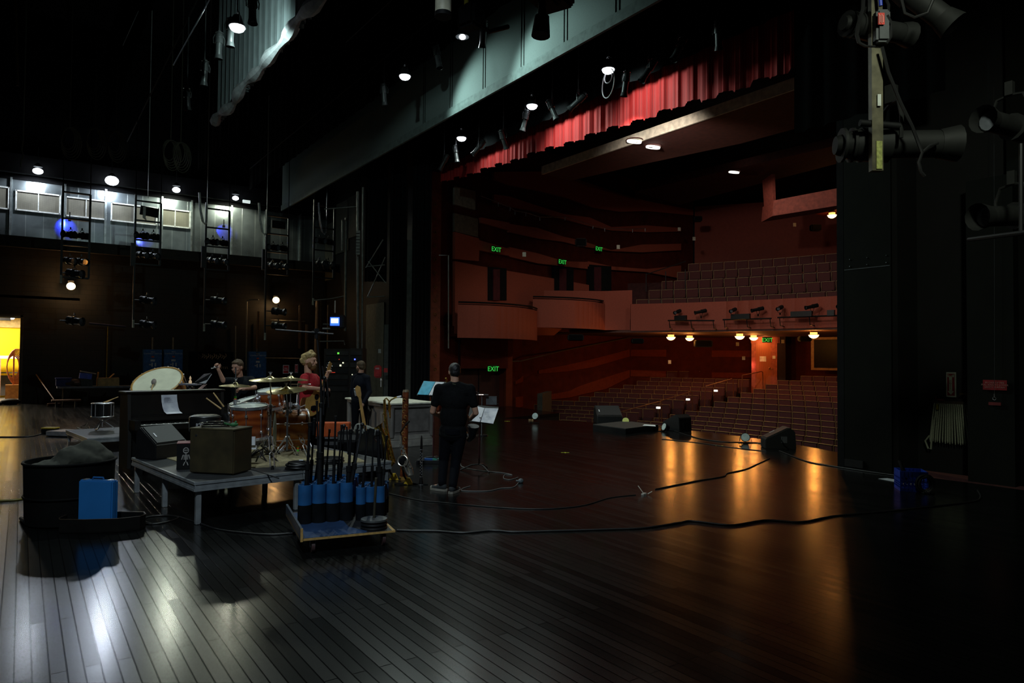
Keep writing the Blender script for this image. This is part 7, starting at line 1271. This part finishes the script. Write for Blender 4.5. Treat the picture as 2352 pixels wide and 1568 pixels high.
def person(lab, base, hy, hip, chestc, shl, neck, headc, hl, arms, legs, shirt, pants, hairm, hair='short', sleeve='short', beard=None, shoes=None, skin=SKIN, hs=1., bulk=1., collar=False):
    """joints are points of the place; hy is the way the chest faces, hl the way the head looks"""
    hy = Vc(hy).normalized(); hx = hy.cross(Vc((0, 0, 1))).normalized(); up_ = Vc((0, 0, 1)); t = thing('person', lab, 'person', (base[0], base[1], base[2]))
    sp = (neck - hip).normalized(); Mt = Matrix((hx, sp.cross(hx).normalized() * -1, sp)).transposed().to_4x4() if abs(hx.dot(sp)) < .2 else Matrix((hx, hy, up_)).transposed().to_4x4()
    Mt = Matrix((hx, hy, up_)).transposed().to_4x4(); q = sp.rotation_difference(up_).inverted().to_matrix().to_4x4() @ Mt
    def torso(b, g, low=True):
        b.ell(hip + sp * .02, (.16 * bulk + g, .115 * bulk + g, .13 + g), q, 20); b.ell(hip.lerp(chestc, .5), (.158 * bulk + g, .115 * bulk + g, .26 + g * .5), q, 20); b.ell(chestc, (.175 * bulk + g, .122 * bulk + g, .2 + g * .6), q, 20)
        for s_, sh in zip((-1, 1), shl): b.cap(neck - sp * .055, sh - up_ * .012, .064 + g * .7, .06 + g, 14); b.cap(chestc + sp * .08, sh - up_ * .02, .1 + g * .6, .055 + g, 14)
    b = B(); torso(b, -.012); hl = Vc(hl).normalized(); lx = hl.cross(up_).normalized(); lu = lx.cross(hl); Mh = Matrix((lx, hl, lu)).transposed().to_4x4()
    def hp_(x, y, z): return headc + (lx * x + hl * y + lu * z) * hs
    b.cap(neck - sp * .06, hp_(0, -.02, -.06), .06, .055, 16)
    b.ell(hp_(0, -.012, .018), Vc((.077, .097, .1)) * hs, Mh, 24); b.ell(hp_(0, .03, -.05), Vc((.055, .06, .058)) * hs, Mh, 20); b.ell(hp_(0, .055, -.085), Vc((.028, .025, .022)) * hs, Mh, 12)
    b.cap(hp_(0, .082, .02), hp_(0, .103, -.018), .0095 * hs, .0135 * hs, 10); b.ell(hp_(0, .074, .032), Vc((.05, .02, .012)) * hs, Mh, 12)
    for s_ in (-1, 1): b.ell(hp_(.076 * s_, -.008, -.008), Vc((.01, .02, .032)) * hs, Mh, 10); b.ell(hp_(.042 * s_, .06, -.022), Vc((.022, .02, .02)) * hs, Mh, 10)
    b.ell(hp_(0, .083, -.052), Vc((.024, .011, .009)) * hs, Mh, 10)
    for (sh, el, wr, hd_, pn, cu) in arms: b.cap(sh, el, .05 * bulk, .04, 14); b.cap(el, wr, .041, .027, 14); hand(b, wr, hd_, pn, cu)
    for (hj, kn, an, td) in legs: b.cap(hj, kn, .085, .055, 16); b.cap(kn, an, .054, .036, 14); b.cap(an - up_ * .02, an + Vc(td) * .14 - up_ * .045, .035, .025, 10)
    fuse(b, 'body', skin, t, .0065, 2)
    b = B()
    for s_ in (-1, 1): b.ell(hp_(.031 * s_, .0835, .012), Vc((.012, .006, .0065)) * hs, Mh, 10)
    mk('eyes', b, mat('eye_dark', (.03, .02, .02), .3), t, w=True)
    b = B(); b.ell(hp_(0, .0925, -.053), Vc((.02, .005, .004)) * hs, Mh, 10); mk('mouth', b, mat('lip', (.3, .1, .08), .5), t, w=True)
    b = B()
    if hair == 'short':
        b.ell(hp_(0, -.024, .034), Vc((.084, .1, .093)) * hs, Mh, 22); b.ell(hp_(0, -.055, -.008), Vc((.075, .062, .07)) * hs, Mh, 20); b.ell(hp_(0, .035, .085), Vc((.062, .04, .028)) * hs, Mh, 14)
    else:
        for (x, y, z, r_) in ((0, -.03, .04, .1), (0, -.05, .0, .09), (.0, .04, .09, .05), (.03, .05, .085, .036), (-.03, .045, .085, .036), (.05, -.0, .08, .06), (-.05, 0, .08, .06), (0, -.08, .05, .06), (.03, -.09, -.0, .05), (-.03, -.085, -.0, .055), (0, .01, .12, .05)): b.ell(hp_(x, y, z), (r_ * hs * .84,) * 3, Mh, 14)
    o = fuse(b, 'hair', hairm, t, .009, 1); tx = bpy.data.textures.new('hair', 'CLOUDS'); tx.noise_scale = .03; dm = o.modifiers.new('locks', 'DISPLACE'); dm.texture = tx; dm.strength = .012 if hair == 'short' else .025
    if beard:
        b = B(); b.ell(hp_(0, .055, -.085), Vc((.052, .05, .045)) * hs, Mh, 14); b.ell(hp_(0, .085, -.07), Vc((.03, .02, .03)) * hs, Mh, 12)
        for s_ in (-1, 1): b.ell(hp_(.055 * s_, .03, -.05), Vc((.02, .035, .045)) * hs, Mh, 12)
        fuse(b, 'beard', beard, t, .008, 1)
    b = B(); torso(b, .014)
    b.ell(hip + sp * -.03, (.168 * bulk + .012, .13 * bulk, .09), q, 18)
    for (sh, el, wr, hd_, pn, cu) in arms:
        if sleeve == 'short': b.cap(sh, sh.lerp(el, .62), .068 * bulk, .064, 16)
        else: b.cap(sh, el, .066 * bulk, .054, 16); b.cap(el, el.lerp(wr, .93), .054, .04, 14)
    o = fuse(b, 'shirt', shirt, t, .011, 3); tx = bpy.data.textures.new('creases', 'CLOUDS'); tx.noise_scale = .14; dm = o.modifiers.new('creases', 'DISPLACE'); dm.texture = tx; dm.strength = .009; dm.mid_level = .5
    if collar: b = B(); b.torus(neck - sp * .01, .072, .014, q, 24); mk('collar', b, shirt, t, w=True)
    if legs:
        b = B(); b.ell(hip - sp * .04, (.168 * bulk, .122 * bulk, .12), q, 18)
        for (hj, kn, an, td) in legs: b.cap(hj, kn, .1, .072, 16); b.cap(kn, an + up_ * .02, .072, .058, 14)
        b.cyl(hip - sp * .02, hip + sp * .06, .16, .155, 20); fuse(b, 'trousers', pants, t, .011, 2)
        for (hj, kn, an, td) in legs:
            td = Vc(td).normalized(); f0 = Vc((an.x, an.y, base[2])); b = B(); b.cap(f0 - td * .03 + up_ * .06, f0 + td * .05 + up_ * .055, .043, .042, 14); b.cap(f0 + td * .05 + up_ * .045, f0 + td * .15 + up_ * .035, .04, .033, 14); b.cap(f0 + up_ * .08, f0 + up_ * .11, .045, .045, 12); s_ = fuse(b, 'shoe', shoes[0], t, .008, 1)
            b = B(); sd = td.cross(up_); ol_ = [(-.085, .0), (-.07, .035), (0, .04), (.08, .045), (.16, .042), (.19, .02), (.196, 0), (.19, -.02), (.16, -.042), (.08, -.045), (0, -.04), (-.07, -.035)]; b.prism([f0 + td * x + sd * y + up_ * .002 for x, y in ol_], up_ * .028); mk('sole', b, shoes[1], s_, w=True)
            b = B(); b.ell(f0 + td * .165 + up_ * .038, (.03, .035, .024)); mk('toe_cap', b, shoes[1], s_, w=True)
    return t
ARM = lambda *a: a
UPV = Vc((0, 0, 1))
# --- saxophonist, back to us
d0 = 9.62; f = lambda u, v, k=0.: at(u, v, d=d0 + k)
hipD = f(1040, 992, .05); LA, RA = at(1014, 1112, z=.09), at(1040, 1117, z=.09)
SH = mat('charcoal_tee', (.006, .0065, .007), .9, spec=.12, bump=.2, scale=30); JN = mat('black_denim', (.004, .0045, .007), .85, spec=.1, bump=.2, scale=60)
elL, wrL = f(994, 945, .05), f(1003, 952, .3); elR, wrR = f(1093, 948, .02), f(1080, 962, .25)
person('person in black t-shirt and dark jeans standing with back turned, playing a saxophone', Vc(((LA.x + RA.x) / 2, (LA.y + RA.y) / 2, 0)), FX * 1 - RX * .1, hipD, f(1044, 918, .03), (f(1010, 893), f(1079, 894)), f(1045, 876, .02), f(1044, 854, .06), FX - RX * .25 - Vc((0, 0, .15)),
       [ARM(f(1009, 893), elL, wrL, FX * .6 + RX * .8, -FX + RX, .7), ARM(f(1080, 894), elR, wrR, FX * .6 - RX * .8, -FX - RX, .7)],
       [(f(1025, 1000, .05), f(1019, 1058, .07), LA + Vc((.01, 0, 0)), -RX * .85 + FX * .5), (f(1056, 1000, .05), f(1047, 1060, .02), RA, FX * .9 + RX * .35)], SH, JN, mat('black_hair', (.008, .007, .007), .55), sleeve='short', shoes=(mat('dark_canvas_shoe', (.03, .034, .036), .8), mat('white_sole', (.3, .28, .23), .7)), bulk=1.12)
sxD = [f(1024, 868, .3), f(1027, 880, .36), f(1036, 890, .4), f(1046, 930, .4), f(1058, 975, .38), f(1070, 1000, .36)]
t = thing('tenor_saxophone', 'saxophone held in front of the player, only its bell edge and glints showing', 'saxophone', sxD[-1]); b = B(); b.tube(sxD, [.012, .014, .018, .025, .032, .038], 12); mk('body', b, GOLD, t, w=True); b = B(); b.tube([sxD[-1], f(1078, 1008, .3), f(1084, 1002, .25), f(1086, 990, .22), f(1087, 978, .2)], [.04, .045, .05, .062, .085], 18); mk('bell', b, mat('dark_bell', (.02, .02, .024), .4, .5), t, w=True)
b = B(); b.torus(f(1046, 879, .03), .075, .008, Matrix.Rotation(.3, 4, 'X'), 24); b.cyl(f(1046, 884, .1), f(1046, 930, .38), .006); mk('neck_strap', b, mat('olive_strap', (.06, .06, .03), .8), t, w=True)
# --- guitarist in red
d0 = 11.3; hB_ = (RX * math.cos(.42) - FX * math.sin(.42)).normalized(); lfB = Vc((-hB_.y, hB_.x, 0))
REDT = mat('red_tee', (.42, .012, .02), .85, bump=.2, scale=30); BLN = mat('red_beard', (.16, .075, .02), .85)
nk = f(708, 856); chB = f(708, 885); hiB = f(706, 938); shR = f(700, 868, -.14); shL = f(722, 868, .16); LB = Vc((hiB.x, hiB.y, 0))
wrB = f(738, 893, -.08); wlB = f(751, 864, .12)
person('person in a red t-shirt with curly blond hair, side on, playing an acoustic guitar', LB, hB_, hiB, chB, (shR, shL), nk, f(711, 829), RX - FX * .12 - UPV * .08,
       [ARM(shR, f(699, 890, -.26), wrB, RX + UPV * -.1, -UPV * .6 + FX, .5), ARM(shL, f(740, 884, .25), wlB, UPV + RX * .2, RX, .9)],
       [(hiB + lfB * -.09, hiB + lfB * -.1 - UPV * .42 + hB_ * .03, LB + lfB * -.1 + UPV * .09, hB_), (hiB + lfB * .09, hiB + lfB * .1 - UPV * .42, LB + lfB * .12 + UPV * .09, hB_)], REDT, JN, mat('blond_hair', (.42, .3, .12), .7), hair='curly', beard=BLN, shoes=(BLK, BLK), hs=1.15, bulk=1.08, skin=mat('fair_skin', (.62, .34, .22), .55, var=.1))
gc = f(722, 921, -.05); gn = (f(757, 848, .25) - gc).normalized(); gz = (hB_ - gn * hB_.dot(gn)).normalized(); gx = gn.cross(gz); Mg = Matrix((gx, gn, gz)).transposed().to_4x4(); Mg.translation = gc
t = thing('acoustic_guitar', 'honey-topped acoustic guitar held by the player in red', 'guitar', gc); gp = []
for k in range(40):
    a_ = 2 * PI * k / 40; y = .25 * math.cos(a_); wdt = .19 if y < -.02 else .15; waist = 1 - .22 * math.exp(-((y - .06) / .07) ** 2); gp.append((wdt * math.sin(a_) * waist * (1 if abs(math.sin(a_)) > 0 else 1), y, 0))
b = B(); b.prism([Mg @ Vc((x, y, -.1)) for x, y, z in gp], gz * .1); mk('body', b, stripemat('mahogany_side', (.09, .03, .01), (.14, .05, .015), 5, .3), t, w=True)
b = B(); b.prism([Mg @ Vc((x * 1.01, y * 1.01, 0)) for x, y, z in gp], gz * .006); b.tube([Mg @ Vc((x, y, -.1)) for x, y, z in gp], .004, 5, True); mk('soundboard', b, mat('spruce_honey', (.62, .36, .09), .35), t, w=True)
b = B(); b.cyl(Mg @ Vc((0, .08, .005)), Mg @ Vc((0, .08, .009)), .05, n=20); mk('sound_hole', b, BLKD, t, w=True); b = B(); b.prism([Mg @ Vc(q) for q in ((-.028, .15, .0), (.028, .15, .0), (.022, .58, -.02), (-.022, .58, -.02))], gz * .02); mk('neck', b, MAP, t, w=True)
b = B(); b.prism([Mg @ Vc(q) for q in ((-.03, .58, -.025), (.03, .58, -.025), (.035, .74, -.05), (-.035, .74, -.05))], gz * .014)
mk('headstock', b, MAP, t, w=True); b = B()
for k in range(3):
    for s_ in (-1, 1): b.ell(Mg @ Vc((.048 * s_, .61 + k * .045, -.03)), (.012, .009, .009), n=8)
mk('tuners', b, CHR, t, w=True)
# --- person in dark shirt by the racks
d0 = 14.5; hC = (FX * .75 - RX * .65).normalized(); rC = hC.cross(UPV); LC = at(826, 1021, z=0); hiC = Vc((LC.x, LC.y, .93)); hiC = f(826, 922); LC = Vc((hiC.x, hiC.y, 0)); shrC = f(843, 867, -.05); shlC = f(815, 866, .1)
person('person in a dark button shirt and beard standing by the equipment racks, turned away', LC, hC, hiC, f(830, 882), (shlC, shrC), f(829, 856), f(828, 842), -RX * .6 + FX * .5 - UPV * .1,
       [ARM(shlC, shlC + Vc((0, 0, -.3)) - RX * .05, shlC + Vc((0, 0, -.56)), -UPV, hC, .3), ARM(shrC, f(849, 900, -.12), f(834, 927, -.3), -UPV + RX * -.2, -RX, .4)],
       [(hiC + rC * .09, hiC + rC * .1 - UPV * .42, LC + rC * .1 + UPV * .09, hC), (hiC - rC * .09, hiC - rC * .1 - UPV * .42, LC - rC * .1 + UPV * .09, hC)], mat('midnight_shirt', (.006, .007, .012), .85, spec=.12), JN, mat('brown_hair', (.06, .035, .014), .75), sleeve='long', beard=mat('brown_beard', (.07, .04, .02), .85), shoes=(BLK, BLK), collar=True)
# --- percussionist
d0 = 11.9; hA = (-FX * .95 - RX * .25).normalized(); hiA = f(556, 930, .05); LA_ = Vc((hiA.x, hiA.y, 0)); sR = f(532, 876, 0); sL = f(577, 873, 0)
person('smiling person in a dark polo shirt behind the drums, one arm raised with a stick', LA_, hA, hiA, f(556, 892), (sR, sL), f(551, 865), f(545, 843, -.1), -FX - RX * .25 - UPV * .28,
       [ARM(sR, f(513, 874, -.12), f(502, 849, -.2), UPV * .9 - RX * .3, -FX, 1.0), ARM(sL, f(585, 890, -.1), f(560, 893, -.32), -RX, -UPV, .6)],
       [(hiA + RX * .09, hiA + RX * .1 - UPV * .42, LA_ + RX * .1 + UPV * .09, hA), (hiA - RX * .09, hiA - RX * .1 - UPV * .42, LA_ - RX * .1 + UPV * .09, hA)], mat('dark_polo', (.008, .01, .012), .85, spec=.12), JN, mat('brown_hair', (.12, .085, .04)), sleeve='short', shoes=(BLK, BLK), hs=1.05, bulk=1.1, collar=True)
b = B(); b.cyl(f(502, 842, -.22), f(487, 846, -.3), .007); b.ell(f(486, 846, -.3), (.012,) * 3); b.ell(f(492, 843, -.3), (.014,) * 3, n=8); solo('shaker_stick', 'thin stick with glinting tip in the raised hand', 'drumstick', b, CHR)
